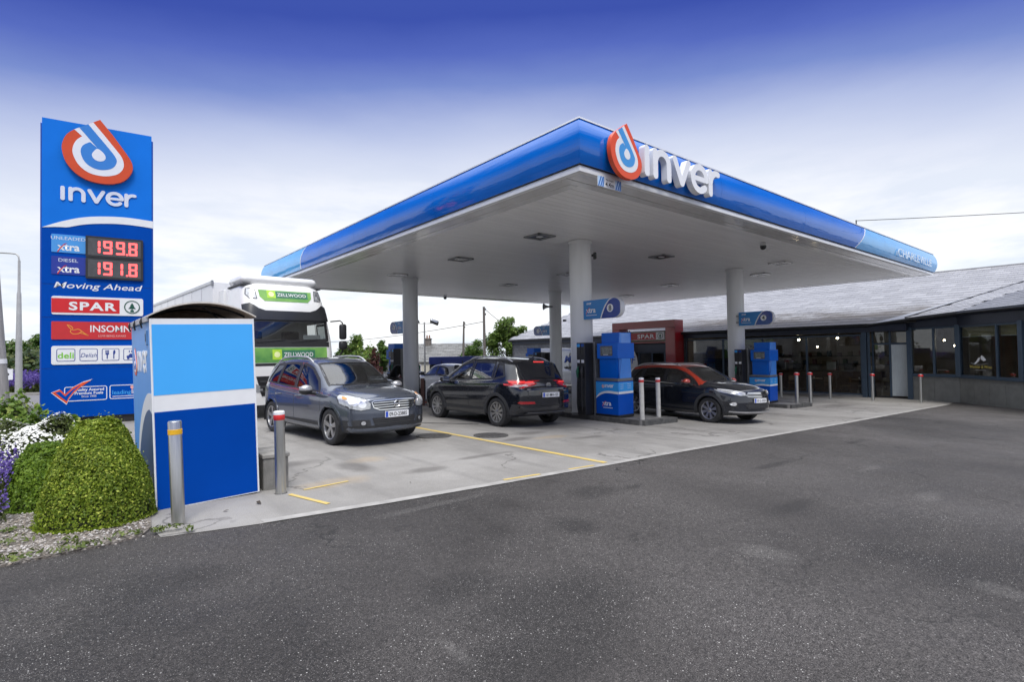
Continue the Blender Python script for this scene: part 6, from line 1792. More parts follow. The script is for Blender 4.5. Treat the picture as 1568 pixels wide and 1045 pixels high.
    sh.patch('spoiler', [(.16, -.58), (.44, -.60), (.46, 0), (.44, .60), (.16, .58), (.10, 0)], 'T', .035, P, .06, .06)
    l, n = sh.seat('B', 0, 1.53, .01)
    MB().box((l.x - .05, -.16, 1.520), (l.x + .05, .16, 1.548), .006).build('brake_light', BRK, rt)
    sh.strip('hatch_seam', [(-.66, 1.10), (-.62, .95), (-.60, .72), (0, .68), (.60, .72), (.62, .95), (.66, 1.10)], 'B', .010, .002, BLACK)
    sh.strip('hatch_crease', [(-.62, .90), (0, .92), (.62, .90)], 'B', .03, .008, P)
    sh.strip('rear_cladding', [(-.86, .45), (-.5, .43), (0, .42), (.5, .43), (.86, .45)], 'B', .22, .012, CLAD)
    sh.strip('rear_skid', [(-.6, .36), (0, .35), (.6, .36)], 'B', .06, .02, M('skid_grey', (.12, .12, .125), .4, .3))
    plate(rt, sh, 'B', 0, .775, '161-MH-155', .52, .11)
    l, n = sh.seat('B', 0, 1.0, .014)
    bd = Sheet(rt, frame(l, (0, -1, 0), (0, 0, 1)))
    bd.many('badge', [stroke(arc(0, 0, .07, 0, 360, 22, .042), .012), stroke([(-.028, -.028), (-.018, .03)], .012), stroke([(.028, .028), (.018, -.03)], .012), stroke([(-.022, .004), (.022, -.004)], .011)], CHROME, 0, .012)
    for y, wd in ((-.50, .20), (.52, .22)):
        l, n = sh.seat('B', y, .855, .006)
        q = Sheet(rt, frame(l + Vector((0, -wd / 2 * -1, 0)), (0, -1, 0), (0, 0, 1)))
        q.rect('model_script', 0, 0, wd * .8, .018, M('dull_chrome', (.3, .3, .31), .25, .8), 0, .006)
    sh.strip('wiper', [(-.05, 1.16), (.36, 1.19)], 'B', .02, .02, BLACK)
    l, n = sh.seat('T', .62, 0, 0)
    MB().add([(l.x - .10, -.03, l.z - .01), (l.x + .12, -.022, l.z - .01), (l.x + .12, .022, l.z - .01), (l.x - .10, .03, l.z - .01), (l.x - .08, 0, l.z + .075)], [(0, 1, 4), (1, 2, 4), (2, 3, 4), (3, 0, 4)]).build('aerial', BLACK, rt)
    rail(rt, sh, .60, 2.35, .59, M('rail_silver', (.62, .62, .62), .3, .7), .045)
    wheels(rt, sh, xf, xr, .895, r, .22, (10, .036, RIM), .405, .075)
    for xa in (xf, xr):
        for w_ in [c for c in KIDS(rt) if c.name.startswith('wheel') and False]: pass
    interior(rt, 2.25, 1.35, .58, .76, 2.80, 1.06)
    rt['axle'] = xf
    return rt
t_ = suv(); place(t_, (2.03, 6.46), (.0, 1.0), g(2.0) - .01)

# ---- dark crossover with a red roof
def crossover():
    rt = thing('crossover_car', 'dark grey crossover with a red orange roof and mirrors beside pump eight', 'car')
    L = 4.02
    P = paint('graphite_blue', (.020, .023, .031), .4, .18); RR = paint('orange_red', (.36, .035, .015), .1, .2)
    sh = CarShell(rt, L,
        zt=[(0, .94), (.05, 1.05), (.20, 1.30), (.38, 1.44), (.75, 1.49), (1.4, 1.515), (1.95, 1.50), (2.3, 1.42), (2.7, 1.24), (3.0, 1.09), (3.12, 1.05), (3.5, 1.02), (3.8, .97), (4.02, .89)],
        zs=[(0, .88), (.3, 1.04), (1.0, 1.0), (2.2, .965), (3.0, .93), (3.4, .935), (3.8, .89), (4.02, .81)],
        wl=[(0, .75), (.2, .83), (.6, .875), (1.4, .87), (2.8, .87), (3.3, .885), (3.7, .87), (4.02, .79)],
        wt=[(0, .62), (.3, .59), (1.1, .60), (2.1, .61), (2.5, .63), (2.95, .70), (3.2, .73), (3.7, .71), (4.02, .66)],
        zb=[(0, .36), (.3, .25), (3.7, .22), (4.02, .26)],
        crown=[(0, .05), (.4, .065), (2.2, .06), (3.0, .06), (4.02, .06)], bowF=.32, bowR=.22, leanF=.22, zF=.55)
    r = .335; xf, xr = 3.22, .66
    A = sh.side_window(1.80, 1.80, 2.82, 2.28); B = sh.side_window(.92, 1.0, 1.72, 1.72); Cq = [(.60, 1.12), (.86, sh.zbelt(.86) + .045), (.92, sh.ztop(.95) - .06), (.80, sh.ztop(.8) - .07)]
    A = A[:6] + [(2.78, sh.zbelt(2.8) + .04), (2.60, 1.15)] + A[7:]
    WS = [(3.05, 0), (3.03, .35), (2.95, .66), (2.6, .59), (2.27, .525), (2.29, 0), (2.27, -.525), (2.6, -.59), (2.95, -.66), (3.03, -.35)]
    RW = [(-.52, 1.08), (.52, 1.08), (.46, 1.38), (-.46, 1.38)]
    def mf(c, n):
        top = sh.ztop(c.x)
        if c.x < 2.98 and c.x > .25 and (c.z > top - .055 - .02 * (c.x > 2.2)) and abs(c.y) < .9 and c.z > sh.zbelt(c.x) + .04: return 1
        return 0
    sh.body('body', [P, RR], [('T', WS), ('B', RW)] + [(ax, w) for ax in 'LR' for w in (A, B, Cq)], [(xf, r, .375, .5), (xr, r, .375, .5)], mf)
    for ax in 'LR':
        sgn = 1 if ax == 'L' else -1
        for w in (A, B, Cq):
            f = sh.strip('window_seal', w, ax, .045, .004, BLACK, True)
            sh.patch('side_window', w, ax, -.004, CARGL if w is A else CARGD, .08, .002, parent=f)
        sh.strip('pillar_red', [(2.93, sh.zbelt(2.9) + .03), (2.68, sh.ztop(2.68) - .035), (2.40, sh.ztop(2.4) - .03), (2.1, sh.ztop(2.1) - .028), (1.4, sh.ztop(1.4) - .028), (.7, sh.ztop(.7) - .03)], ax, .045, .007, RR)
        for xx in (1.76, .88):
            sh.strip('door_seam', [(xx, sh.zbelt(xx)), (xx + .01, .75), (xx + (.0 if xx > 1.2 else .22), .42)], ax, .010, .0015, BLACK)
        sh.strip('belt_line', [(.9, sh.zbelt(.9) + .012), (1.8, sh.zbelt(1.8) + .012), (2.8, sh.zbelt(2.8) + .014)], ax, .016, .006, CHROME)
        sh.strip('sill_cladding', [(2.80, .32), (1.06, .32)], ax, .17, .012, CLAD)
        sh.strip('crease', [(3.0, .80), (1.9, .86), (.8, .89)], ax, .018, .006, P)
        for hx in (1.96, 1.10): handle(rt, sh, ax, hx, .885, P)
        mirror(rt, 2.66, sgn * .88, 1.02, RR)
        hf = [(sgn * .46, .735), (sgn * .60, .725), (sgn * .76, .76), (sgn * .85, .82), (sgn * .86, .87), (sgn * .76, .865), (sgn * .60, .815), (sgn * .47, .785)]
        h_ = sh.patch('headlight', hf, 'F', .012, LAMPW, .035, .03)
        sh.patch('reflector', arc(sgn * .63, .775, .033, 0, 360, 12)[:-1], 'F', .017, LAMPI, .03, .006, parent=h_)
        sh.patch('reflector', arc(sgn * .73, .80, .03, 0, 360, 12)[:-1], 'F', .017, LAMPI, .03, .006, parent=h_)
        sh.strip('light_line', [(sgn * .47, .79), (sgn * .62, .825), (sgn * .84, .875)], 'F', .014, .018, WHITE, parent=h_)
        fg = sh.patch('fog_recess', [(sgn * .66, .43), (sgn * .80, .46), (sgn * .83, .58), (sgn * .76, .60), (sgn * .68, .55)], 'F', .008, BLACK, .04, .02)
        sh.patch('fog_lamp', arc(sgn * .745, .525, .045, 0, 360, 14)[:-1], 'F', .018, LAMPI, .03, .012, parent=fg)
        sh.patch('tail_light', [(.02, .92), (.20, .95), (.26, 1.03), (.06, 1.04)], ax, .012, TAIL, .04, .02)
    f = sh.strip('window_seal', WS, 'T', .045, .004, BLACK, True); sh.patch('windscreen', WS, 'T', -.003, CARGL, .09, .002, parent=f)
    f = sh.strip('window_seal', RW, 'B', .045, .004, BLACK, True); sh.patch('rear_window', RW, 'B', -.003, CARGD, .09, .002, parent=f)
    for s2 in (1, -1): sh.strip('bonnet_seam', [(3.12, s2 * .68), (3.5, s2 * .64), (3.78, s2 * .55)], 'T', .010, .002, BLACK)
    sh.strip('bonnet_seam', [(3.12, .68), (3.10, 0), (3.12, -.68)], 'T', .02, .002, BLACK)
    sh.strip('wiper', [(3.05, -.4), (3.0, .1)], 'T', .018, .018, BLACK)
    G = [(-.40, .70), (0, .685), (.40, .70), (.46, .735), (.40, .775), (0, .765), (-.40, .775), (-.46, .735)]
    gr = sh.patch('grille', G, 'F', .006, BLACK, .05, .03)
    sh.strip('grille_rim', G, 'F', .014, .016, CHROME, True)
    sh.strip('grille_bar', [(-.42, .735), (0, .722), (.42, .735)], 'F', .012, .016, CHROME, parent=gr)
    sh.strip('bonnet_lip', [(-.40, .80), (0, .79), (.40, .80)], 'F', .02, .012, CHROME)
    lw = sh.patch('lower_grille', [(-.42, .40), (.42, .40), (.50, .50), (.36, .57), (-.36, .57), (-.50, .50)], 'F', .010, BLACK, .06, .03)
    for z in (.44, .48): sh.strip('grille_bar', [(-.42, z), (.42, z)], 'F', .012, .018, DARKG, parent=lw)
    sh.strip('skid_bar', [(-.78, .335), (-.5, .32), (0, .315), (.5, .32), (.78, .335)], 'F', .03, .020, M('skid_silver', (.45, .45, .46), .3, .7))
    sh.strip('bumper_cladding', [(-.80, .285), (0, .275), (.80, .285)], 'F', .06, .012, CLAD)
    plate(rt, sh, 'F', 0, .60, '181-L-1018', .50, .11)
    rail(rt, sh, .50, 2.12, .555, M('rail_silver', (.62, .62, .62), .3, .7), .045)
    wheels(rt, sh, xf, xr, .855, r, .21, (8, .045, RIM), .39, .075)
    interior(rt, 2.05, 1.2, .52, .72, 2.6, .97)
    l, n = sh.seat('T', 2.9, -.50, -.012)
    rt['axle'] = xf
    return rt
t_ = crossover(); place(t_, (6.80, 1.15), (-.10, -.995), g(6.8) - .01)

# ---- simpler cars further back
def plain_car(name, label, cat, paintm, L, H, kind, front, dirn, z, open_door=False, group=None, letter=None):
    rt = thing(name, label, cat, group=group)
    k = H / 1.5
    if kind == 'hatch':
        zt = [(0, .95 * k), (.08, 1.1 * k), (.35, 1.42 * k), (.9, 1.49 * k), (L * .42, 1.5 * k), (L * .56, 1.40 * k), (L * .72, 1.08 * k), (L * .77, 1.0 * k), (L * .9, .93 * k), (L, .80 * k)]
        zs = [(0, .88 * k), (.5, .98 * k), (L * .5, .95 * k), (L * .75, .91 * k), (L, .70 * k)]
        w = .86
    elif kind == 'sedan':
        zt = [(0, .92 * k), (.1, 1.02 * k), (L * .17, 1.06 * k), (L * .22, 1.12 * k), (L * .34, 1.42 * k), (L * .46, 1.5 * k), (L * .56, 1.44 * k), (L * .72, 1.05 * k), (L * .76, .99 * k), (L * .9, .92 * k), (L, .78 * k)]
        zs = [(0, .85 * k), (.5, .97 * k), (L * .5, .95 * k), (L * .75, .90 * k), (L, .68 * k)]
        w = .90
    else:
        zt = [(0, 1.2), (.06, H - .15), (.25, H), (L * .5, H), (L * .68, H - .04), (L * .78, H - .35), (L * .86, 1.25), (L * .9, 1.18), (L * .97, 1.05), (L, .85)]
        zs = [(0, 1.1), (.4, 1.15), (L * .6, 1.15), (L * .85, 1.08), (L, .75)]
        w = .97
    van = kind == 'van'
    sh = CarShell(rt, L, zt, zs, [(0, w * .9), (.3, w * .98), (L * .5, w), (L * .85, w * .98), (L, w * .86)], [(0, w * (.9 if van else .7)), (L * .3, w * (.88 if van else .7)), (L * .6, w * (.86 if van else .7)), (L * .78, w * .80), (L, w * .70)],
        [(0, .35), (.3, .26), (L * .9, .24), (L, .3)], [(0, .06), (L * .5, .07), (L, .06)], .26, .12, .15, ns=64)
    r = .32; xf, xr = L - .85, .8
    if van:
        W_ = [[(L * .66, 1.22), (L * .82, 1.22), (L * .745, H - .42), (L * .66, H - .36)]]
        WS = [(L * .86, 0), (L * .845, .7), (L * .74, .68), (L * .75, 0), (L * .74, -.68), (L * .845, -.7)]
    else:
        W_ = [sh.side_window(L * .47, L * .47, L * .69, L * .57), sh.side_window(L * .26, L * .32, L * .455, L * .455)]
        WS = [(L * .735, 0), (L * .72, .62), (L * .57, .5), (L * .57, -.5), (L * .72, -.62)]
    RW = [(-.5, 1.1 * k), (.5, 1.1 * k), (.45, 1.36 * k), (-.45, 1.36 * k)]
    hl = [('T', WS)] + [(ax, w_) for ax in 'LR' for w_ in W_] + ([('B', RW)] if kind == 'hatch' else [])
    sh.body('body', [paintm], hl, [(xf, r, .365, .5), (xr, r, .365, .5)])
    for ax in 'LR':
        for w_ in W_:
            f = sh.strip('window_seal', w_, ax, .05, .004, BLACK, True); sh.patch('side_window', w_, ax, -.004, CARGL, .12, .002, parent=f)
        sh.patch('headlight', [(L - .42, .70 * min(k, 1.1)), (L - .12, .66 * min(k, 1.1)), (L - .10, .74 * min(k, 1.1)), (L - .36, .80 * min(k, 1.1))], ax, .012, LAMPW, .05, .02)
        sh.patch('tail_light', [(.03, .85), (.2, .87), (.24, 1.0), (.06, 1.02)], ax, .012, TAIL, .05, .02)
        for hx in (L * .49, L * .29): handle(rt, sh, ax, hx, .86 * min(k, 1.15), paintm)
        mirror(rt, L * .655, (1 if ax == 'L' else -1) * w * 1.0, (1.0 if not van else 1.25), paintm)
    f = sh.strip('window_seal', WS, 'T', .05, .004, BLACK, True); sh.patch('windscreen', WS, 'T', -.003, CARGL, .1, .002, parent=f)
    if kind == 'hatch':
        f = sh.strip('window_seal', RW, 'B', .05, .004, BLACK, True); sh.patch('rear_window', RW, 'B', -.003, CARGD, .1, .002, parent=f)
    sh.patch('grille', [(-.42, .60), (.42, .60), (.46, .70), (-.46, .70)], 'F', .01, BLACK, .08, .02)
    sh.patch('lower_grille', [(-.5, .38), (.5, .38), (.5, .48), (-.5, .48)], 'F', .01, BLACK, .08, .02)
    plate(rt, sh, 'F', 0, .53, '', .5, .11) if False else None
    wheels(rt, sh, xf, xr, w - .02, r, .2, (6, .04, RIM), .38, .03, paintm)
    interior(rt, L * .53, L * .33, .5, w * .8, L * .66, .95)
    if open_door:
        # front left door swung open
        m4 = Matrix.Translation((L * .70, w * .97, 0)) @ Matrix.Rotation(R_(-62), 4, 'Z')
        d = MB(m4); d.prism([(0, .32), (-1.02, .32), (-1.06, .92), (-.98, .95), (-.02, .93), (.02, .6)], -.04, .04, Matrix.Rotation(R_(90), 4, 'X'))
        dr = d.build('door', paintm, rt)
        fr = MB(m4)
        fr.tube([(-.02, 0, .93), (-.40, 0, 1.28), (-.60, 0, 1.38), (-.92, 0, 1.38), (-1.0, 0, .94)], .028, 8); fr.build('door_frame', BLACK, dr)
        g_ = MB(m4); g_.prism([(-.06, .95), (-.42, 1.26), (-.60, 1.36), (-.90, 1.36), (-.98, .95)], -.004, .004, Matrix.Rotation(R_(90), 4, 'X')); g_.build('door_glass', CARGL, dr)
        mm = MB(m4); mm.ball((-.16, -.17, 1.0), (.08, .13, .085)); mm.build('mirror_cap', M('mirror_silver', (.45, .45, .46), .3, .6), dr, 60)
    if letter:
        txt, ax, x0, z0, hh, wd, mat = letter
        l, n = sh.seat(ax, x0, z0, .012)
        q = Sheet(rt, frame(l, (1, 0, 0) if ax == 'R' else (-1, 0, 0), (0, 0, 1)))
        q.text('lettering', txt, 0, 0, hh, mat, 0, .012, bold=.02, shear=.25, width=wd)
    rt['axle'] = xf
    place(rt, front, dirn, z)
    return rt
CWHITE = paint('car_white', (.70, .71, .72), .0, .2); CBLACK = paint('car_black', (.012, .012, .013), .2, .16); CSILV = paint('van_grey', (.40, .41, .43), .3, .3)
plain_car('black_hatchback', 'black hatchback with its front door open behind the slate blue car', 'car', CBLACK, 4.2, 1.5, 'hatch', (1.35, 10.9), (.10, -.995), g(1.4) - .01, True)
plain_car('white_saloon', 'white saloon with dark windows behind the white slatted bins', 'car', CWHITE, 4.6, 1.46, 'sedan', (6.7, 15.9), (-.02, 1), g(6.7) - .01, False)
plain_car('white_hatchback', 'white car showing only its roof behind the black sport utility car', 'car', CWHITE, 4.3, 1.85, 'hatch', (11.9, 19.4), (.0, 1), g(12), False)
plain_car('grey_van', 'pale grey panel van with slanted blue letters parked by the grey block wall', 'van', CSILV, 5.6, 2.45, 'van', (17.6, 15.6), (-.03, -1), g(18), False, letter=('MF', 'R', 3.3, 1.55, .42, 1.0, M('van_blue', S(40, 70, 150), .4)))

# ---- lorry
def lorry():
    rt = thing('articulated_lorry', 'white articulated lorry with green panels reading ZELLWOOD behind the blue cabinet', 'lorry')
    TW = M('lorry_white', (.80, .80, .79), .25, var=.02, vs=2, coat=.6)
    secs = [(.38, .00, 1.23, .16), (.8, .03, 1.25, .18), (1.25, .04, 1.25, .2), (1.7, .03, 1.25, .22), (2.1, -.02, 1.245, .24), (2.5, -.10, 1.22, .26), (2.85, -.19, 1.19, .28), (3.15, -.28, 1.16, .32), (3.45, -.40, 1.13, .36), (3.68, -.52, 1.10, .40), (3.76, -.62, 1.04, .44)]
    f_ = [pchip([(s[0], s[i]) for s in secs]) for i in (1, 2, 3)]
    vs, fs = [], []; zz = [.38 + (3.76 - .38) * i / 40 for i in range(41)]
    for z in zz:
        xf, hw, cr = (f(z) for f in f_)
        vs += [(p[0], p[1], z) for p in rrect(-2.15, -hw, xf, hw, cr, 8)]
    N = len(vs) // len(zz)
    for i in range(len(zz) - 1):
        for j in range(N): fs.append((i * N + j, i * N + (j + 1) % N, (i + 1) * N + (j + 1) % N, (i + 1) * N + j))
    fs.append(tuple(range(N))[::-1]); fs.append(tuple((len(zz) - 1) * N + j for j in range(N)))
    sh = Shell(vs, fs, rt); sh.xmid = -1
    WS = [(-1.06, 2.14), (0, 2.10), (1.06, 2.14), (1.05, 2.70), (-1.05, 2.70)]
    SW = [(-1.15, 1.85), (-.35, 1.85), (-.35, 2.1), (-.42, 2.62), (-1.15, 2.62)]
    sh.body('cab', [TW], [('F', WS), ('L', SW), ('R', SW)], [])
    DG = M('lorry_black', (.02, .021, .024), .3, var=.1, coat=.4)
    vis = [(-1.16, 2.70), (1.16, 2.70), (1.14, 3.12), (.98, 3.16), (.80, 3.02), (.62, 2.96), (-.62, 2.96), (-.80, 3.02), (-.98, 3.16), (-1.14, 3.12)]
    sh.patch('sun_visor', vis, 'F', .035, DG, .08, .06)
    f = sh.strip('window_seal', WS, 'F', .09, .006, BLACK, True)
    sh.patch('windscreen', WS, 'F', -.004, CARGL, .1, .002, parent=f)
    for ax in 'LR':
        sg = 1 if ax == 'L' else -1
        f = sh.strip('window_seal', SW, ax, .07, .006, BLACK, True); sh.patch('side_window', SW, ax, -.004, CARGL, .1, .002, parent=f)
        sh.strip('pillar_black', [(-.18, 1.9), (-.22, 2.3), (-.32, 2.75)], ax, .2, .006, DG)
        sh.strip('door_seam', [(-.20, 1.0), (-.22, 1.85)], ax, .012, .002, BLACK); sh.strip('door_seam', [(-1.25, .9), (-1.25, 2.7)], ax, .012, .002, BLACK)
        lp = [(sg * .84, 3.60), (sg * 1.02, 3.58), (sg * 1.05, 3.42), (sg * .98, 3.30), (sg * .80, 3.30)]
        l_ = sh.patch('roof_lamp', lp, 'F', .010, LAMPW, .05, .02); sh.strip('lamp_rim', lp, 'F', .018, .012, DARKG, True, res=.05, parent=l_)
        for cy, cz_ in ((.90, 3.5), (.96, 3.40)): sh.patch('reflector', arc(sg * cy, cz_, .05, 0, 360, 12)[:-1], 'F', .016, GREYM, .03, .006, parent=l_)
        hl = [(sg * .78, .72), (sg * 1.18, .78), (sg * 1.2, 1.0), (sg * .95, .96), (sg * .78, .86)]
        sh.patch('headlight', hl, 'F', .012, LAMPW, .06, .02)
        # mirrors on arms
        m = MB(); m.tube([(-.12, sg * 1.20, 2.70), (.10, sg * 1.40, 2.72), (.16, sg * 1.44, 2.66), (.16, sg * 1.46, 2.5)], .02, 8); m.tube([(-.05, sg * 1.24, 1.66), (.10, sg * 1.40, 1.70), (.16, sg * 1.44, 1.82), (.16, sg * 1.46, 2.0)], .022, 8)
        m.build('mirror_arm', BLACK, rt, 50)
        MB().box((.06, sg * 1.36, 2.16), (.24, sg * 1.56, 2.62), .06).build('mirror_body', BLACK, rt, 50)
        MB().box((.06, sg * 1.34, 1.86), (.25, sg * 1.58, 2.12), .07).build('mirror_body', BLACK, rt, 50)
        for x in (-.9, -4.0, -11.2, -12.4, -13.6): wheel(rt, x, sg * 1.2, .5, .5, .3, (8, .05, RIM))
    GA = M('panel_green', S(60, 128, 66), .35, var=.5, vs=1.6, col2=S(140, 190, 90)); GD = M('panel_deep_green', S(52, 116, 84), .35, var=.15); GL = M('panel_lime', S(170, 210, 60), .35, var=.12)
    up = [(-.74, 3.56), (.74, 3.56), (.72, 3.36), (.60, 3.24), (-.60, 3.24), (-.72, 3.36)]
    a = sh.patch('name_panel', up, 'F', .008, GA, .08, .01)
    sh.patch('name_field', [(-.28, 3.34), (.62, 3.34), (.62, 3.53), (-.28, 3.53)], 'F', .012, GD, .08, .006, parent=a)
    sh.patch('lime_square', [(-.52, 3.33), (-.29, 3.33), (-.29, 3.55), (-.52, 3.55)], 'F', .013, GL, .08, .006, parent=a)
    sh.patch('round_mark', arc(-.405, 3.44, .075, 0, 360, 14)[:-1], 'F', .017, M('pale_lime', S(228, 236, 170), .4), .05, .006, parent=a)
    lo = [(-1.02, 1.52), (1.02, 1.52), (1.02, 1.93), (-1.02, 1.93)]
    b = sh.patch('name_panel', lo, 'F', .008, GA, .08, .01)
    sh.patch('name_field', [(-.26, 1.62), (.66, 1.62), (.66, 1.86), (-.26, 1.86)], 'F', .012, GD, .08, .006, parent=b)
    sh.patch('lime_square', [(-.52, 1.60), (-.27, 1.60), (-.27, 1.88), (-.52, 1.88)], 'F', .013, GL, .08, .006, parent=b)
    sh.patch('round_mark', arc(-.395, 1.74, .08, 0, 360, 14)[:-1], 'F', .017, M('pale_lime', S(228, 236, 170), .4), .05, .006, parent=b)
    for (y, z, hh, par) in ((-.25, 3.385, .105, a), (-.22, 1.675, .125, b)):
        l, n = sh.seat('F', y, z, .02)
        n2 = n
        ux = Vector((0, -1, 0)); ux = Vector((0, 0, 1)).cross(n2).normalized(); uz = n2.cross(ux)
        Sheet(rt, frame(l, ux, uz)).text('lettering', 'ZELLWOOD', 0, 0, hh, WHITE, 0, .003, bold=.010, width=.82, parent=par)
    sh.strip('gap_line', [(-1.1, 1.47), (1.1, 1.47)], 'F', .07, .006, BLACK)
    sh.patch('front_grille', [(-.80, .62), (.80, .62), (.95, 1.16), (-.95, 1.16)], 'F', .012, BLACK, .1, .03)
    for z in (.75, .88, 1.02): sh.strip('grille_bar', [(-.85, z), (.85, z)], 'F', .05, .03, DARKG)
    sh.strip('bumper', [(-1.15, .48), (1.15, .48)], 'F', .18, .03, TW)
    for y0, y1 in ((-.9, -.15), (.02, .75)): sh.strip('wiper', [(y0, 2.08), (y1, 2.16)], 'F', .03, .03, BLACK)
    sh.strip('scuttle', [(-1.1, 2.02), (1.1, 2.02)], 'F', .14, .012, BLACK)
    MB().box((-.62, -1.05, 1.95), (-.35, 1.05, 2.05), .03).build('dashboard', INTR, rt)
    MB().box((-.30, .45, 2.14), (-.27, .95, 2.30), .01).build('windscreen_card', PLATE, rt)
    for y in (-.55, .55): MB().box((-1.5, y - .28, 1.5), (-.95, y + .28, 1.7), .05).box((-1.65, y - .26, 1.6), (-1.45, y + .26, 2.45), .06).build('cab_seat', SEAT, rt, 50)
    # roof deflector
    MB().box((-1.95, -1.10, 3.74), (-.62, 1.02, 4.0), .12).build('air_deflector', TW, rt, 50)
    MB().box((-1.9, -1.13, 3.68), (-.62, 1.13, 3.735), .02).build('deflector_gap', DARKG, rt)
    MB().box((-2.7, -1.16, 1.2), (-2.152, -1.08, 3.7), .02).build('side_fairing', TW, rt); MB().box((-2.7, 1.08, 1.2), (-2.152, 1.16, 3.7), .02).build('side_fairing', TW, rt)
    # trailer
    PN = M('trailer_white', (.78, .78, .78), .3, var=.03, vs=1.5, coat=.3)
    bx = MB().box((-15.9, -1.27, 1.15), (-2.9, 1.27, 4.02), .03).build('trailer_box', PN, rt)
    for sg in (1, -1):
        MB().box((-15.92, sg * 1.262, 3.93), (-2.88, sg * 1.29, 4.04), .012).build('top_rail', M('rail_light', (.6, .6, .61), .35, .4), bx)
        MB().box((-15.92, sg * 1.262, 1.10), (-2.88, sg * 1.29, 1.25), .012).build('bottom_rail', M('rail_light', (.6, .6, .61), .35, .4), bx)
        for i in range(1, 10): MB().box((-2.9 - 1.3 * i - .012, sg * 1.268, 1.26), (-2.9 - 1.3 * i + .012, sg * 1.277, 3.92)).build('side_seam', M('seam_grey', (.55, .55, .56), .5), bx)
        MB().box((-3.0, sg * 1.25, 3.88), (-2.86, sg * 1.30, 4.05), .012).build('corner_cap', GREYM, bx)
    MB().box((-15.5, -.5, .8), (-2.4, .5, 1.12)).build('chassis', DARKG, rt)
    MB().box((-3.9, -1.15, .55), (-2.3, -.6, 1.05), .06).build('fuel_tank', STEEL, rt); MB().box((-3.9, .6, .55), (-2.3, 1.15, 1.05), .06).build('fuel_tank', STEEL, rt)
    rt.matrix_world = Matrix.Translation((-1.76, 9.42, -.02)) @ Matrix.Rotation(R_(-86.9), 4, 'Z')
    return rt
lorry()
# ------------------------------------------------------------------ planting
def leaf_mat(name, dark, light, trans=.25, tip=None):
    m, t, b, N, Lk, mth, noise, step, mixc, pos = nodes_mat(name)
    geo = N('ShaderNodeNewGeometry')
    r = geo.outputs['Random Per Island']
    c = mixc(r, dark, light)
    c = mixc(step(noise(pos, 3.0, 3), .35, .65, 0, .5), c, tuple(v * .6 for v in dark))
    if tip: c = mixc(step(mth('FRACT', mth('MULTIPLY', r, 7.31)), .86, .9), c, tip)
    Lk(c, b.inputs['Base Color']); b.inputs['Roughness'].default_value = .5; b.inputs['Specular IOR Level'].default_value = .3
    tr = N('ShaderNodeBsdfTranslucent'); Lk(c, tr.inputs[0]); mx = N('ShaderNodeMixShader'); mx.inputs[0].default_value = trans
    Lk(b.outputs[0], mx.inputs[1]); Lk(tr.outputs[0], mx.inputs[2]); Lk(mx.outputs[0], t.nodes['Material Output'].inputs[0])
    return m
def leaves(name, P, Nn, size, mat, parent=None, asp=1.7, tilt=.8, svar=.35, vertical=None):
    """small folded leaves at points P facing roughly along Nn"""
    P = np.asarray(P, float); n = len(P)
    Nn = np.asarray(Nn, float) + rng.normal(0, tilt, (n, 3)) * .6
    Nn /= np.linalg.norm(Nn, axis=1, keepdims=True) + 1e-9
    a = rng.normal(size=(n, 3))
    if vertical is not None: a = a * .35 + np.asarray(vertical)
    a -= Nn * (a * Nn).sum(1, keepdims=True); a /= np.linalg.norm(a, axis=1, keepdims=True) + 1e-9
    b = np.cross(Nn, a); s = size * (1 + rng.uniform(-svar, svar, (n, 1)))
    L = s * asp / 2; w = s / 2
    V = np.stack([P - a * L, P + b * w + Nn * w * .25, P + a * L, P - b * w + Nn * w * .25], 1).reshape(-1, 3)
    me = bpy.data.meshes.new(name)
    me.vertices.add(4 * n); me.vertices.foreach_set('co', V.astype(np.float32).ravel())
    me.loops.add(4 * n); me.loops.foreach_set('vertex_index', np.arange(4 * n, dtype=np.int32))
    me.polygons.add(n); me.polygons.foreach_set('loop_start', np.arange(0, 4 * n, 4, dtype=np.int32))
    me.update(calc_edges=True); me.validate()
    me.materials.append(mat)
    return link(bpy.data.objects.new(name, me), parent)
def lump(d, k=5, amp=.12, seed=0):
    """smooth bumpy radius factor for directions d"""
    r = np.random.default_rng(seed); out = np.ones(len(d))
    for i in range(k):
        v = r.normal(size=3) * (1.5 + i * .9); out += amp / (1 + .5 * i) * np.sin(d @ v * 2.2 + r.uniform(0, 6))
    return out
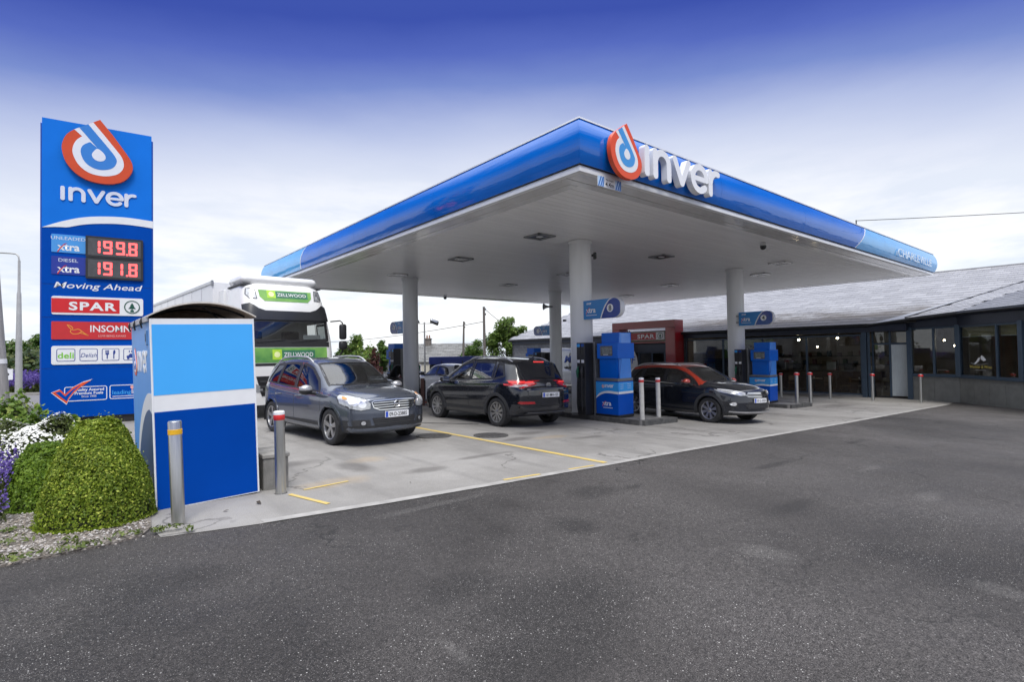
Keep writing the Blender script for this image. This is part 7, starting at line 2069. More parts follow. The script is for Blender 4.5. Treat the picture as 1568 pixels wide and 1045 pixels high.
def shrub(name, label, x, y, z, rx, ry, h, n, size, mat, core, power=1.6, seed=1, amp=.05, depth=.12, group=None, cat='shrub', flat=.0, asp=1.6, taper=.25):
    t = thing(name, label, cat, (x, y, z), 0, group)
    d = rng.normal(size=(n, 3)); d[:, 2] = np.abs(d[:, 2]) * 1.1 - .12; d /= np.linalg.norm(d, axis=1, keepdims=True)
    f = lump(d, 6, amp, seed)
    cl_ = np.zeros(n)
    for v_ in np.random.default_rng(seed + 99).normal(size=(7, 3)) * 9: cl_ += np.sin(d @ v_ + v_[0])
    rad = 1 - rng.random(n) ** 2 * depth + .0065 * cl_ + np.where(rng.random(n) > .97, rng.random(n) * .07, 0)
    zz = np.sign(d[:, 2]) * np.abs(d[:, 2]) ** (1 / power)
    hz = np.linalg.norm(d[:, :2], axis=1); hd = d[:, :2] / (hz[:, None] + 1e-9); hz = hz ** (1 / power)
    tp = 1 - taper * np.clip(zz, 0, 1) ** 1.2
    P = np.stack([hd[:, 0] * hz * rx * f * rad * tp, hd[:, 1] * hz * ry * f * rad * tp, np.maximum(zz * h * f * rad, .01 * h)], 1)
    leaves('foliage', P, d, size, mat, t, asp, svar=.55)
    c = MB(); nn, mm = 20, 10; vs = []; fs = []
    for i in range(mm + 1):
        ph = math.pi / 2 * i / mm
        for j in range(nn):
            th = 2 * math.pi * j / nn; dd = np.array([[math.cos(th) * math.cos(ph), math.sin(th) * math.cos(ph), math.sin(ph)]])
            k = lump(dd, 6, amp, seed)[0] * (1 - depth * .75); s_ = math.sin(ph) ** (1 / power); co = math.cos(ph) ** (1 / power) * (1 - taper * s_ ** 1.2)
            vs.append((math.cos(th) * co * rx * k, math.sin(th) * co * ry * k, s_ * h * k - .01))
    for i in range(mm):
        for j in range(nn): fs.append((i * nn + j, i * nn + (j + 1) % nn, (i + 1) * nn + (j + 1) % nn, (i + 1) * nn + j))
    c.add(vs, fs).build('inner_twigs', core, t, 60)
    return t
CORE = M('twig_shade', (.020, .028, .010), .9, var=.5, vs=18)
LF1 = leaf_mat('clipped_leaf', (.095, .165, .011), (.345, .44, .042), .3, (.50, .56, .09))
LF2 = leaf_mat('clipped_leaf_deep', (.085, .17, .013), (.27, .40, .04), .3)
LF3 = leaf_mat('laurel_leaf', (.08, .17, .02), (.25, .36, .06), .3, (.40, .46, .12))
LFD = leaf_mat('dark_leaf', (.022, .05, .012), (.07, .115, .03), .25)
LFO = leaf_mat('olive_leaf', (.06, .085, .022), (.16, .19, .06), .3)
LFT = leaf_mat('tree_leaf', (.075, .15, .022), (.22, .31, .06), .35)
LFT2 = leaf_mat('tree_leaf_deep', (.05, .12, .018), (.15, .24, .045), .35)
shrub('clipped_shrub', 'large clipped yellow-green shrub in front of the blue cabinet', -6.37, .95, .02, .515, .49, 1.03, 60000, .0145, LF1, CORE, 1.45, 3, .012, .17, 'clipped round shrubs in the bed', taper=.42)
shrub('clipped_shrub', 'smaller clipped green shrub left of and behind the largest one', -6.80, 2.06, .02, .37, .38, .70, 26000, .0165, LF2, CORE, 1.5, 8, .02, .16, 'clipped round shrubs in the bed', taper=.2)
shrub('leafy_shrub', 'loose yellow-green leafy shrub at the foot of the price totem', -6.75, 5.0, .02, .62, .6, .66, 4200, .060, LF3, CORE, 1.2, 5, .16, .25, asp=1.9)
shrub('leafy_shrub', 'loose mid green shrub with pointed leaves before the totem base', -6.85, 6.6, .02, .75, .6, .50, 6500, .05, LF2, CORE, 1.1, 9, .20, .35, asp=2.2)
shrub('low_shrub', 'dark green low shrub beside the totem left edge', -7.95, 7.6, .02, .8, .6, .42, 4200, .05, LFD, CORE, 1.2, 15, .2, .3)
shrub('low_shrub', 'olive leafy low shrub behind the white flowers', -8.4, 9.2, .02, .9, .8, .48, 3600, .06, LFO, CORE, 1.2, 19, .2, .35)
shrub('low_shrub', 'bright green low plant at the totem left edge', -7.55, 9.8, .02, .35, .4, .75, 1600, .06, LF3, CORE, 1.3, 23, .2, .35)
# white flowering shrub
PET = M('white_petal', (.74, .74, .70), .6, var=.08, vs=20)
wf = shrub('flowering_shrub', 'low shrub covered in white flowers left of the clipped shrubs', -7.02, 3.85, .02, .62, .62, .92, 5200, .035, LFO, CORE, 1.35, 31, .13, .16, cat='flowers')
d = rng.normal(size=(5200, 3)); d[:, 2] = np.abs(d[:, 2]) + .1; d /= np.linalg.norm(d, axis=1, keepdims=True); f = lump(d, 6, .13, 31)[:, None]
zz = d[:, 2:] ** (1 / 1.35); hz = np.linalg.norm(d[:, :2], axis=1, keepdims=True)
Pp = np.concatenate([d[:, :2] / hz * hz ** (1 / 1.35) * .63 * f * (1 - .25 * zz ** 1.2), zz * .95 * f], 1)
keep = np.sin(Pp[:, 0] * 9 + 1) + np.sin(Pp[:, 1] * 11) + .8 * np.sin(Pp[:, 0] * 31 + Pp[:, 1] * 23) + rng.normal(0, .9, len(Pp)) > .05
leaves('blossom', Pp[keep], d[keep] + np.array([0, 0, .4]), .029, PET, wf, 1.0, .5)
# lavender: upright purple spikes
PUR = leaf_mat('purple_flower', (.10, .06, .30), (.24, .17, .50), .2)
def lavender(label, x, y, z, r, h, n, s, group='purple flowering clumps'):
    t = thing('lavender_clump', label, 'flowers', (x, y, z), 0, group)
    a = rng.random(n) * 2 * math.pi; q = np.sqrt(rng.random(n)) * r
    bx, by = np.cos(a) * q, np.sin(a) * q; hh = h * (1 - .35 * (q / r) ** 2) * (1 + rng.uniform(-.18, .18, n)); lean = .35
    pts = []; gp_ = []
    for i in range(n):
        for k in range(7): u = .62 + .38 * k / 6; pts.append((bx[i] * (1 + lean * u), by[i] * (1 + lean * u), hh[i] * u))
        for k in range(5): u = .1 + .5 * k / 4; gp_.append((bx[i] * (1 + lean * u), by[i] * (1 + lean * u), hh[i] * u))
    pts = np.array(pts) + rng.normal(0, s * .35, (len(pts), 3)); gp_ = np.array(gp_) + rng.normal(0, s * .5, (len(gp_), 3))
    leaves('flower_spike', pts, rng.normal(size=pts.shape), s, PUR, t, 1.3)['kind'] = 'stuff'
    leaves('stem_leaf', gp_, rng.normal(size=gp_.shape), s * .9, LFO, t, 2.6, vertical=(0, 0, 1))['kind'] = 'stuff'
lavender('purple flower clump at the left edge of the bed beside the smaller clipped shrub', -7.17, 2.10, .02, .17, .66, 90, .026)
lavender('low purple flower clump at the left frame edge near the gravel', -7.17, 1.55, .02, .10, .30, 26, .024)
lavender('tall purple flower clump beside the thick pole', -8.4, 10.6, .02, .42, 1.0, 110, .045)
# gravel bed
GRV = nodes_mat('gravel')
def gravel_mat():
    m, t, b, N, Lk, mth, noise, step, mixc, pos = nodes_mat('gravel_soil')
    v = N('ShaderNodeTexVoronoi'); v.inputs['Scale'].default_value = 45; Lk(pos, v.inputs['Vector'])
    sp = N('ShaderNodeSeparateColor'); Lk(v.outputs['Color'], sp.inputs[0])
    c = mixc(sp.outputs[0], (.10, .085, .07), (.33, .30, .27)); c = mixc(step(noise(pos, 3, 4), .4, .65, 0, .6), c, (.07, .055, .04))
    Lk(c, b.inputs['Base Color']); b.inputs['Roughness'].default_value = .85
    bp = N('ShaderNodeBump'); bp.inputs['Strength'].default_value = 1.0; bp.inputs['Distance'].default_value = .012; bp.invert = True
    Lk(v.outputs['Distance'], bp.inputs['Height']); Lk(bp.outputs[0], b.inputs['Normal'])
    return m
GSO = gravel_mat()
bed = [(-14, -.35), (-9, -.16), (-7.5, -.08), (-6.9, -.10), (-6.35, -.06), (-6.08, .02), (-5.98, .26), (-5.92, .92), (-5.9, 2.7), (-6.0, 11.9), (-5.0, 13.4), (-12, 16.0), (-16, 16)]
zb_bed = lambda x: -.004
tag(sheet('planting_bed', bed, -.05, GSO, .063, zf=lambda x: 0.0), kind='structure')
# loose stones
def inside2(x, y, P): return pip((x, y), P)
sv, sf, smi = [], [], []
cnt = 0
while cnt < 5200:
    x = rng.uniform(-8.6, -5.9); y = rng.uniform(-.2, 3.2)
    if rng.random() > math.exp(-max(0, y - .3) * .5): continue
    if not inside2(x, y, bed) and rng.random() > .12: continue
    if x > -5.99 or y < -.2: continue
    s = rng.uniform(.006, .017); a = rng.uniform(0, 3); b0 = len(sv)
    for dx, dy, dz in ((1, 0, 0), (0, 1, 0), (-1, 0, 0), (0, -1, 0), (.25, .2, .8), (-.3, -.15, .6)):
        j = rng.uniform(.7, 1.2); sv.append((x + s * j * (dx * math.cos(a) - dy * math.sin(a)), y + s * j * (dx * math.sin(a) + dy * math.cos(a)), .024 + s * dz * .9))
    sf += [tuple(b0 + i for i in f) for f in ((0, 1, 4), (1, 2, 5), (2, 3, 5), (3, 0, 4), (4, 1, 5), (4, 5, 3))]; smi += [cnt % 4] * 6; cnt += 1
mb = MB(); mb.v, mb.f, mb.mi = sv, sf, smi
tag(mb.build('gravel', [M('stone_%d' % i, c, .85, var=.2, vs=40) for i, c in enumerate([(.34, .31, .28), (.20, .18, .16), (.26, .22, .18), (.44, .42, .40)])]), kind='stuff')
# weeds and grass at the bed edge
wp_, wn_ = [], []
for (cx, cy, n, r) in [(-6.55, -.03, 60, .16), (-6.95, -.02, 70, .2), (-7.3, .05, 90, .25), (-6.2, .05, 40, .09), (-5.93, .02, 34, .07), (-5.82, -.02, 26, .06), (-5.72, -.16, 14, .04), (-7.0, .55, 40, .15), (-7.4, .8, 60, .2), (-6.62, .22, 20, .06), (-7.05, 1.0, 30, .08)]:
    for i in range(n):
        a, q = rng.uniform(0, 6.28), r * math.sqrt(rng.random()); wp_.append((cx + q * math.cos(a) * 1.4, cy + q * math.sin(a) * .55, .03 + rng.uniform(0, .035))); wn_.append((math.cos(a), math.sin(a), 1.2))
tag(leaves('weeds', wp_, wn_, .022, leaf_mat('weed_leaf', (.07, .11, .02), (.22, .27, .07), .3), None, 2.4), kind='stuff')
tag(leaves('fallen_leaves', [(-4.95, .42, .012), (-4.94, .46, .014), (-5.7, .52, .012), (-3.2, .1, .012), (-5.3, .35, .012)], [(0, 0, 1)] * 5, .03, M('dead_leaf', (.05, .04, .03), .8), None, 2.2), kind='stuff')

# ------------------------------------------------------------------ far left: pole, lamp, road, verge
FW, RT = Vector((.639, .769, 0)), Vector((.769, -.639, 0))
CAMP = Vector((-6.638, -6.142, 0))
def at(px, dep, z=0.0):
    """ground position seen at a photo column and distance"""
    p = CAMP + FW * dep + RT * ((px - 784) / 824 * dep); return Vector((p.x, p.y, z))
p = at(4, 15.9)
t = thing('utility_pole', 'thick grey concrete pole with a white band cut by the left frame edge', 'pole', (p.x, p.y, 0)); t.rotation_euler = (0, R_(-3.6), R_(-40))
POLE = M('pole_concrete', (.30, .29, .28), .8, var=.18, vs=3, vs_xyz=(8, 8, .6), bump=.3, bs=30)
MB().lathe([(.19, -.2), (.175, .8), (.13, 3.5), (.10, 6.5), (.08, 9)], 20).build('shaft', POLE, t, 40)
MB().lathe([(.168, 1.58), (.172, 1.58), (.168, 1.72), (.164, 1.72)], 20).build('band', WHITE, t, 40)
t = thing('street_lamp', 'slim grey street lamp with a curved arm left of the price totem', 'street lamp', (-8.35, 28.9, 0), R_(-40))
LP = M('lamp_post_grey', (.42, .42, .41), .5, .3, var=.1, vs=3)
MB().tube([(0, 0, -.1), (0, 0, 2.6), (0, 0, 4.9), (0, 0, 5.0), (0, 0, 6.5)], [.15, .12, .085, .06, .05], 14).build('post', LP, t, 50)
MB().tube([(0, 0, 6.5), (-.03, 0, 6.7), (-.14, 0, 6.82), (-.4, 0, 6.86), (-1.6, 0, 6.95)], .035, 8).build('arm', LP, t, 60)
MB().box((-2.2, -.12, 6.9), (-1.55, .12, 7.02), .04).build('lantern', GREYM, t)
def quad_region(name, pts, mat, dz, zf=lambda x: 0.0): return tag(sheet(name, pts, dz, mat, zf=zf), kind='structure')
rp = [at(-400, 17.5), at(215, 19.5), at(235, 26.0), at(-400, 25.2)]
quad_region('road', [(q.x, q.y) for q in rp], M('road_grey', (.155, .15, .155), .8, var=.15, vs=2, bump=.3, bs=60), .004)
GRASS = M('verge_grass', (.10, .14, .035), .9, var=.35, vs=1.5, bump=.6, bs=25, col2=(.17, .19, .07))
vp = [at(-400, 25.4), at(225, 26.2), at(225, 60), at(-400, 60)]
quad_region('grass_verge', [(q.x, q.y) for q in vp], GRASS, .05)
kb = thing('road_kerb', 'long grey kerb along the far side of the road', 'kerb', tuple(at(-400, 25.2)))
a, b = at(-400, 25.2), at(235, 26.0); dv = (b - a); n_ = int(dv.length / 1.0); an = math.atan2(dv.y, dv.x)
for i in range(n_):
    MB(Matrix.Rotation(an, 4, 'Z')).box((dv.length * i / n_ + .006, 0, -.05), (dv.length * (i + 1) / n_ - .006, .16, .13), .02).build('kerb_stone', M('kerb_grey', (.28, .27, .25), .85, var=.2, vs=4), kb)
for i, (px, dep, r, h) in enumerate([(18, 27.3, 1.1, .75), (34, 28.6, 1.3, .95), (48, 27.2, 1.0, .85), (5, 29.6, 1.5, .9), (58, 30.5, 1.5, 1.0)]):
    q = at(px, dep); lavender(['purple mound left of the street lamp foot', 'purple mound just behind the street lamp foot', 'purple mound right of the street lamp foot', 'purple mound near the thick pole across the road', 'purple mound at the totem left edge across the road'][i], q.x, q.y, .05, r, h, 190, .09, 'purple mounds on the verge')
for i, (px, dep, rx, h, mt, sd) in enumerate([(12, 33, 2.2, 1.9, LFO, 41), (36, 36, 2.6, 2.3, LFO, 42), (56, 34, 2.0, 2.1, LFD, 43), (24, 40, 3.2, 2.4, LFD, 44), (16, 27.0, .8, .6, LFO, 45)]):
    q = at(px, dep)
    shrub('verge_bush', ['olive bush across the road beside the thick pole', 'wide olive bush behind the street lamp', 'dark bush at the totem left edge across the road', 'dark hedge bush behind the street lamp', 'small olive bush on the verge beside the thick pole'][i], q.x, q.y, 0, rx, rx * .7, h, 1500, .16, mt, CORE, 1.2, sd, .2, .35, 'bushes on the verge', cat='bush')
q = at(12, 24.6)
t = thing('arrow_sign', 'small white road sign with a dark chevron beside the thick pole', 'sign', (q.x, q.y, .05), R_(-40))
MB().tube([(0, 0, 0), (0, 0, 1.3)], .03, 8).build('post', GREYM, t)
s_ = Sheet(t, frame((-.25, -.035, .75), (1, 0, 0), (0, 0, 1)))
s_.rect('plate', 0, 0, .5, .5, WHITE, -.01, .01, .03)
s_.many('chevron', [stroke([(.17, .10), (.32, .25)], .06), stroke([(.32, .25), (.17, .40)], .06)], BLACK, .01, .014)

# ------------------------------------------------------------------ trees
BARK = M('bark', (.07, .06, .045), .9, var=.35, vs=8, bump=.8, bs=20)
def tree(label, x, y, z, h, rx, n, size, mat, seed, trunk=.16, base=.25, group='trees behind the forecourt', clumps=26, name='leafy_tree', flat=.8):
    r = np.random.default_rng(seed)
    t = thing(name, label, 'tree', (x, y, z), 0, group)
    mb = MB(); mb.tube([(0, 0, -.1), (.05, .02, h * .25), (-.04, .06, h * .5), (.03, 0, h * .78)], [trunk, trunk * .8, trunk * .55, trunk * .2], 10)
    tips = []
    for i in range(9):
        a = r.uniform(0, 6.28); z0 = h * r.uniform(.22, .6); e = Vector((math.cos(a) * rx * r.uniform(.4, .8), math.sin(a) * rx * r.uniform(.4, .8), z0 + h * r.uniform(.1, .32)))
        mb.tube([(0, 0.03, z0), e * .5 + Vector((0, 0, z0 * .5 + .1)), e], [trunk * .4, trunk * .25, trunk * .08], 6)
    mb.build('trunk', BARK, t, 50)
    P, D = [], []
    cs = []
    for i in range(clumps):
        d = r.normal(size=3); d /= np.linalg.norm(d); q = r.random() ** .4
        cc = np.array([d[0] * rx * .78 * q, d[1] * rx * .78 * q, h * (base + 1) / 2 + d[2] * h * (1 - base) / 2 * .8 * q]); cs.append((cc, rx * r.uniform(.20, .40)))
    per = n // clumps
    for cc, cr in cs:
        d = r.normal(size=(per, 3)); d /= np.linalg.norm(d, axis=1, keepdims=True)
        q = r.random((per, 1)) ** .45
        P.append(cc + d * cr * q * np.array([1, 1, flat]) * (1 + r.normal(0, .12, (per, 1)))); D.append(d + np.array([0, 0, .4]))
    leaves('crown', np.concatenate(P), np.concatenate(D), size, mat, t, 1.5)
    return t
def tree_at(label, px, dep, ztop, w, n, size, mat, seed, base=.2, **k):
    q = at(px, dep); z = gy(q.x, q.y); tree(label, q.x, q.y, z, ztop - z, w / 2, n, size, mat, seed, base=base, **k)
tree_at('pale green tree just right of the lorry mirror', 546, 45, 3.4, 3.0, 5200, .13, LFT, 51, .12)
tree_at('darker green tree left of the far column, behind the fuel pump', 583, 47, 3.2, 2.3, 4200, .13, LFT2, 52, .12)
tree_at('broad green tree left of the grey gable behind the black car', 776, 50, 5.5, 4.2, 9000, .15, LFT, 53, .18, clumps=34)
tree_at('lower dense tree between the two wooden poles', 727, 54, 3.4, 3.4, 5200, .14, LFT2, 54, .05)
tree_at('tall dark tree just right of the thick pole', 14, 38, 3.6, 3.2, 5200, .15, LFT2, 55, .10, group='trees across the road')
tree_at('dark tree showing at the totem left edge', 66, 40, 4.0, 3.4, 5000, .15, LFT2, 56, .12, group='trees across the road')
tree_at('dark tree behind the thick pole at the frame edge', -14, 42, 3.4, 3.6, 4200, .16, LFT2, 57, .10, group='trees across the road')
tree_at('low green tree far behind the lorry mirror', 520, 58, 2.6, 3.6, 3600, .17, LFT2, 58, .05)
for i, (px, dep, rx, h, mt, lb) in enumerate([(556, 40, 1.1, 2.2, LF3, 'bright green bush below the pale tree behind the cars'), (573, 36, .45, 1.95, leaf_mat('copper_leaf', (.06, .02, .02), (.16, .06, .05), .2), 'reddish copper bush behind the black hatchback'), (535, 42, 1.2, 2.1, LFT2, 'dark green bush right of the lorry cab')]):
    q = at(px, dep); z = gy(q.x, q.y); shrub('hedge_bush', lb, q.x, q.y, z, rx, rx, h, 1600, .10, mt, CORE, 1.2, 60 + i, .2, .3, 'bushes behind the cars', cat='bush')
# far hedge line closing the horizon
P, D = [], []
for i in range(26000):
    px = rng.uniform(-500, 2300); dep = rng.uniform(105, 135) ; q = at(px, dep)
    hh = 3.6 + 1.3 * math.sin(px * .021) + .8 * math.sin(px * .063 + 1) + .4 * math.sin(px * .17)
    P.append((q.x, q.y, gy(q.x, q.y) - .2 + hh * rng.random() ** .7)); D.append((-.6, -.7, .5))
tag(leaves('far_hedge', P, D, .62, leaf_mat('far_leaf', (.035, .06, .028), (.09, .125, .055), .2), None, 1.4), kind='stuff')

# ------------------------------------------------------------------ houses, poles, wires behind
OLDS = [slate_mat('old_slate_%d' % k, (.13 + .03 * k, .13 + .03 * k, .125 + .03 * k), False) for k in range(3)]
RND = M('cream_render', (.55, .52, .42), .85, var=.08, vs=1.5)
RNW = M('white_render', (.74, .74, .72), .85, var=.05, vs=1.5)
WIN = M('dark_pane', (.05, .055, .06), .1, var=.2)
def cottage(label, px, dep, L, W, zr, ze, roofm, wallm, chimney_at=(), wins=(), name='cottage', dir_=None):
    q = at(px, dep); z = gy(q.x, q.y)
    t = thing(name, label, 'house', (q.x, q.y, z)); u = (dir_ or RT); ang = math.atan2(u.y, u.x); t.rotation_euler = (0, 0, ang)
    r, e = zr - z, ze - z
    MB().prism([(-W / 2, -.3), (W / 2, -.3), (W / 2, e), (0, r - .12), (-W / 2, e)], 0, L, Matrix(((0, 0, 1, 0), (1, 0, 0, 0), (0, 1, 0, 0), (0, 0, 0, 1)))).build('wall', wallm, t)
    for sg in (1, -1):
        s = math.hypot(W / 2 + .2, r - e); rows = max(4, int(s / .28)); cols = max(4, int(L / .5))
        mb = MB(); rf = None
        for i in range(rows):
            for j in range(cols):
                f0, f1 = i / rows, (i + 1.12) / rows
                x0 = -.1 + (L + .2) * (j + (.5 if i % 2 else 0)) / cols; x1 = min(x0 + (L + .2) / cols - .02, L + .1)
                if x0 > L: continue
                k = (W / 2 + .2); lift = random.uniform(0, .012)
                def pt(x, f, dz): return (x, sg * k * (1 - f), e - .12 + (r - e + .12) * f + dz)
                mb.cur = random.randrange(3)
                mb.add([pt(x0, f0, .05 + lift), pt(x1, f0, .05 + lift), pt(x1, min(1, f1), .02 + lift), pt(x0, min(1, f1), .02 + lift), pt(x0, f0, 0), pt(x1, f0, 0)], [(0, 1, 2, 3), (4, 5, 1, 0)] if sg < 0 else [(3, 2, 1, 0), (0, 1, 5, 4)])
        o = mb.build('roof', OLDS if roofm is None else roofm, t); tag(o, kind='stuff')
    for cx in chimney_at:
        c = MB().box((cx - .3, -.35, r - .7), (cx + .3, .35, r + .62), .02).build('chimney', M('chimney_stone', (.17, .15, .13), .9, var=.3, vs=5), t)
        MB().box((cx - .36, -.41, r + .50), (cx + .36, .41, r + .58), .01).build('chimney_band', M('chimney_stone', (.17, .15, .13), .9), c)
        for k in (-.13, .13): MB().lathe([(.09, r + .6), (.07, r + .95)], 10, m4=Matrix.Translation((cx + k, 0, 0))).build('chimney_pot', M('pot_clay', (.28, .14, .09), .8), c)
    for (x, y, zz, w, h, face) in wins:
        if face == 'front': m4 = frame((x, -W / 2 - .01, zz), (1, 0, 0), (0, 0, 1))
        else: m4 = frame((L + .01, y, zz), (0, 1, 0), (0, 0, 1))
        if face == 'back': m4 = frame((-.01, y, zz), (0, -1, 0), (0, 0, 1))
        s_ = Sheet(t, m4); f = s_.rect('window', -w / 2 - .06, -.06, w / 2 + .06, h + .06, WHITE, 0, .04)
        s_.rect('pane', -w / 2, 0, -.02, h, WIN, .04, .045, parent=f); s_.rect('pane', .02, 0, w / 2, h, WIN, .04, .045, parent=f)
    return t
cottage('long low cottage with an old grey slate roof and one stone chimney', 606, 58, 9.2, 5.4, 2.75, .95, None, RND, (3.5,), [(2.6, 0, .9, 1.0, 1.0, 'front'), (5, 0, .9, 1.0, 1.0, 'front'), (0, .1, 2.35, .5, .9, 'end')])
cottage('low white annexe under the pale tree behind the cars', 560, 50, 3.6, 4.0, 1.9, 1.0, [M('dark_roof_%d' % i, (.05 + .01 * i,) * 3, .7, var=.2) for i in range(3)], RNW, (), [(1.2, 0, .8, .8, .8, 'front')], name='annexe')
cottage('small white gabled house showing left of the far column', 604, 66, 7.0, 3.4, 2.65, 1.2, [M('dark_roof_%d' % i, (.05 + .01 * i,) * 3, .7) for i in range(3)], RNW, (), [(0, .0, 2.0, .9, .9, 'back')], name='gabled_house', dir_=Vector((FW.x, FW.y, 0)))
WPOLE = M('wood_pole', (.13, .115, .10), .85, var=.25, vs=3, vs_xyz=(6, 6, .5))
def pole(px, dep, ztop, label, r=.11, lean=0, arm=True):
    q = at(px, dep); z = gy(q.x, q.y); t = thing('wooden_pole', label, 'pole', (q.x, q.y, z), R_(-40), 'wooden line poles'); t.rotation_euler = (0, R_(lean), R_(-40))
    MB().tube([(0, 0, -.2), (0, 0, ztop - z)], [r * 1.2, r * .85], 10).build('shaft', WPOLE, t, 50)
    if arm:
        for k in (.25, .6): MB().lathe([(.05, 0), (.06, .08), (.03, .14), (0, .15)], 8, m4=Matrix.Translation((r, 0, ztop - z - k))).build('insulator', DARKG, t, 40)
    return q
pole(741.5, 38, 4.95, 'taller pale wooden line pole left of the broad tree', .10)
pole(708, 50, 4.65, 'shorter leaning wooden line pole above the cottage roof', .10, 1.6)
pole(672 + 87, 60, 3.9, 'thin far pole beside the broad tree', .06, 0, False)
q = at(650, 30); z = gy(q.x, q.y)
t = thing('floodlight_pole', 'slim grey pole with twin floodlights right of the far left column', 'street lamp', (q.x, q.y, z), R_(-40))
MB().tube([(0, 0, -.1), (0, 0, 3.45 - z)], [.055, .04], 10).build('post', LP, t, 50)
MB().tube([(-.55, 0, 3.38 - z), (.55, 0, 3.38 - z)], .025, 6).build('cross_arm', LP, t)
for sx in (-1, 1):
    m4 = Matrix.Translation((sx * .55, 0, 3.46 - z)) @ Matrix.Rotation(R_(sx * 22), 4, 'Y') @ Matrix.Rotation(R_(-25), 4, 'X')
    MB(m4).box((-.24, -.10, -.06), (.24, .22, .10), .03).build('floodlight', DARKG, t)
    MB(m4).box((-.20, -.108, -.04), (.20, -.10, .08)).build('lens', LAMPW, t)
def hang(a, b, sag, label, r=.012):
    pts = []
    for i in range(17):
        u = i / 16; p = a.lerp(b, u); pts.append((p.x, p.y, p.z - sag * 4 * u * (1 - u)))
    tag(MB().tube(pts, r, 5).build('line_wire', BLACK), label, 'wire', 'overhead line wires')
def A3(px, dep, z): v = at(px, dep); v.z = z; return v
hang(A3(741.5, 38, 3.9), A3(470, 62, 3.2), .35, 'long thin wire from the taller pole to the left past the cottage', .022)
hang(A3(741.5, 38, 4.85), A3(800, 70, 3.8), .2, 'thin wire from the taller pole down behind the broad tree', .02)

# ------------------------------------------------------------------ between the cars and the shop
BRICK = [M('brick_%d' % i, c, .85, var=.15, vs=30, bump=.3, bs=80) for i, c in enumerate([(.26, .075, .04), (.31, .09, .05), (.21, .06, .035)])]
SLW = M('slat_white', (.80, .80, .79), .5, var=.06, vs=9)
t = thing('slatted_store', 'white slatted roll-top bins on a red brick base behind the black car', 'storage bin', (2.85, 10.0, g(4) - .02), R_(-2))
for j in range(4):
    for i in range(10):
        x0 = .0 + i * .235 + (.117 if j % 2 else 0)
        MB().box((x0, -.01 - .004 * (i % 2), .002 + j * .072), (x0 + .225, .10, .066 + j * .072), .004).build('brick', BRICK[(i * 5 + j * 3) % 3], t)
MB().box((.0, .0, 0), (2.4, .30, .285)).build('base_core', MORT, t)
for b_ in range(3):
    x0 = .04 + b_ * .80; sl = None
    mb = MB()
    # rolled front: slats follow a quarter curve at the top
    prof = [(0.0, .29 + .046 * k) for k in range(15)] + [(.02, .975), (.06, 1.015), (.11, 1.045), (.17, 1.06), (.24, 1.065), (.31, 1.065)]
    for k in range(len(prof) - 1):
        (ya, za), (yb, zb_) = prof[k], prof[k + 1]
        MB().add([(x0, ya, za), (x0 + .68, ya, za), (x0 + .68, yb, zb_ - .006), (x0, yb, zb_ - .006), (x0, ya + .02, za), (x0 + .68, ya + .02, za), (x0 + .68, yb + .02, zb_ - .006), (x0, yb + .02, zb_ - .006)],
            [(0, 1, 2, 3), (7, 6, 5, 4), (0, 4, 5, 1), (3, 2, 6, 7), (0, 3, 7, 4), (1, 5, 6, 2)]).build('slat', SLW, t)
    st = MB(); st.tube([(x0 + .74, -.02, .30), (x0 + .74, -.02, .94), (x0 + .74, .04, 1.03), (x0 + .74, .14, 1.075), (x0 + .74, .36, 1.08)], .035, 6); st.build('strap', BLACK if b_ != 1 else BRICK[1], t, 60)
MB().box((.02, .06, .29), (2.38, .28, .93)).build('inner_box', DARKG, t)
MB().box((-.05, .0, 0), (-.006, .22, 1.0), .01).build('side_board', M('side_brown', (.10, .05, .04), .7, var=.2), t)
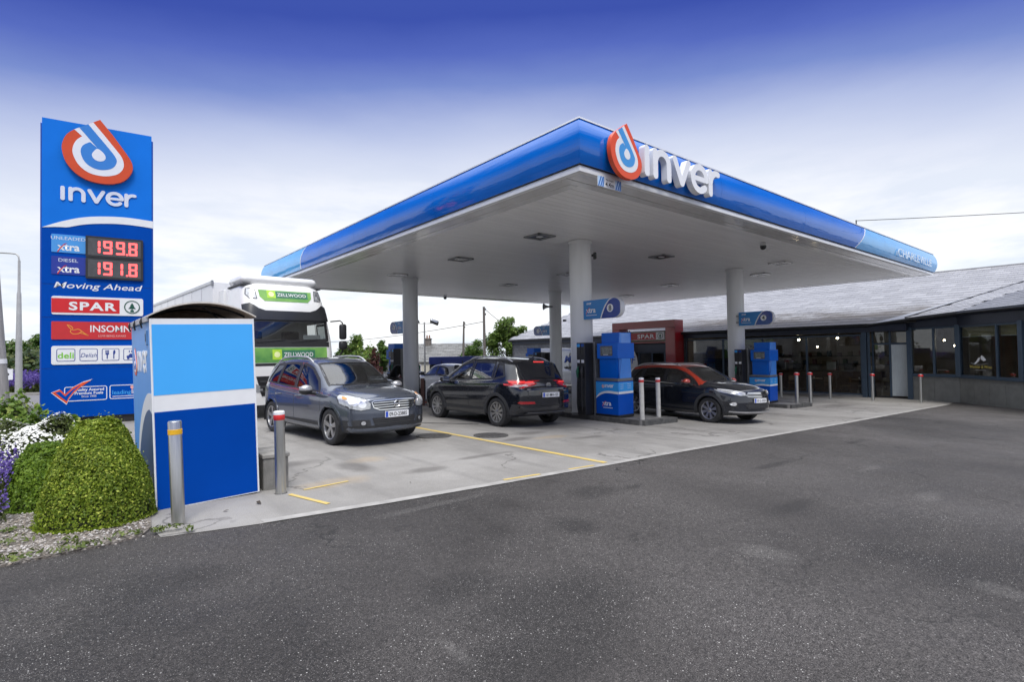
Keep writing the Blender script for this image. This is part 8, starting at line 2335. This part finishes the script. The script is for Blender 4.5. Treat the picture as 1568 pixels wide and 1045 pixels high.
# blue covered trailer
q = at(705, 27); t = thing('covered_trailer', 'low blue covered trailer with a dark band behind the white saloon', 'trailer', (q.x, q.y, g(q.x)), R_(-36))
TB = M('tarpaulin_blue', S(66, 82, 160), .5, var=.12, vs=3, bump=.2, bs=6)
MB().box((-1.5, -.7, .55), (1.0, .7, 1.42), .03).build('side', DARKG, t)
MB().box((-1.53, -.73, 1.43), (1.03, .73, 1.80), .06).build('cover', TB, t)
for x in (-.9, .1, .8): MB().tube([(x, -.745, .9), (x, -.745, 1.6)], .02, 6).build('strap', DARKG, t)
for sy in (-1, 1): wheel(t, -.2, sy * .78, .32, .32, .18, (6, .04, RIM))
# bottle shaped sign and wrapped stack beyond pump eight
t = thing('bottle_sign', 'pale bottle-shaped sign board with blue letters beyond pump eight', 'sign', (11.0, 7.6, g(11)), R_(-40))
BT = M('bottle_grey', (.42, .42, .42), .5, var=.08, vs=5)
ol = [(-.30, 0), (.30, 0), (.30, 1.5), (.27, 1.75), (.18, 1.98), (.12, 2.05), (.12, 2.2), (-.12, 2.2), (-.12, 2.05), (-.18, 1.98), (-.27, 1.75), (-.30, 1.5)]
MB(frame((0, 0, 0), (1, 0, 0), (0, 0, 1))).prism(ol, -.10, 0).build('board', BT, t)
s_ = Sheet(t, frame((0, -.001, 0), (1, 0, 0), (0, 0, 1)))
s_.poly('cap_mark', [(-.20, 1.90), (.20, 1.90), (0, 2.10)], WHITE, 0, .004)
s_.text('lettering', 'NF', 0, 1.50, .30, M('van_blue', S(40, 70, 150), .4), 0, .003, bold=.02, align='CENTER', width=.42, shear=.15)
for i in range(3): s_.rect('small_print', -.2, 1.05 - .1 * i, .2, 1.07 - .1 * i, GREYM, 0, .003)
t = thing('wrapped_stack', 'low pale stack of wrapped bags beyond pump eight', 'bags', (10.1, 7.3, g(10)), R_(-30))
for k in range(5): MB().box((-.4, -.3, .26 * k), (.4, .3, .26 * k + .25), .09).build('bag', M('bag_pale', (.50, .50, .52), .35, var=.15, vs=9), t, 50)
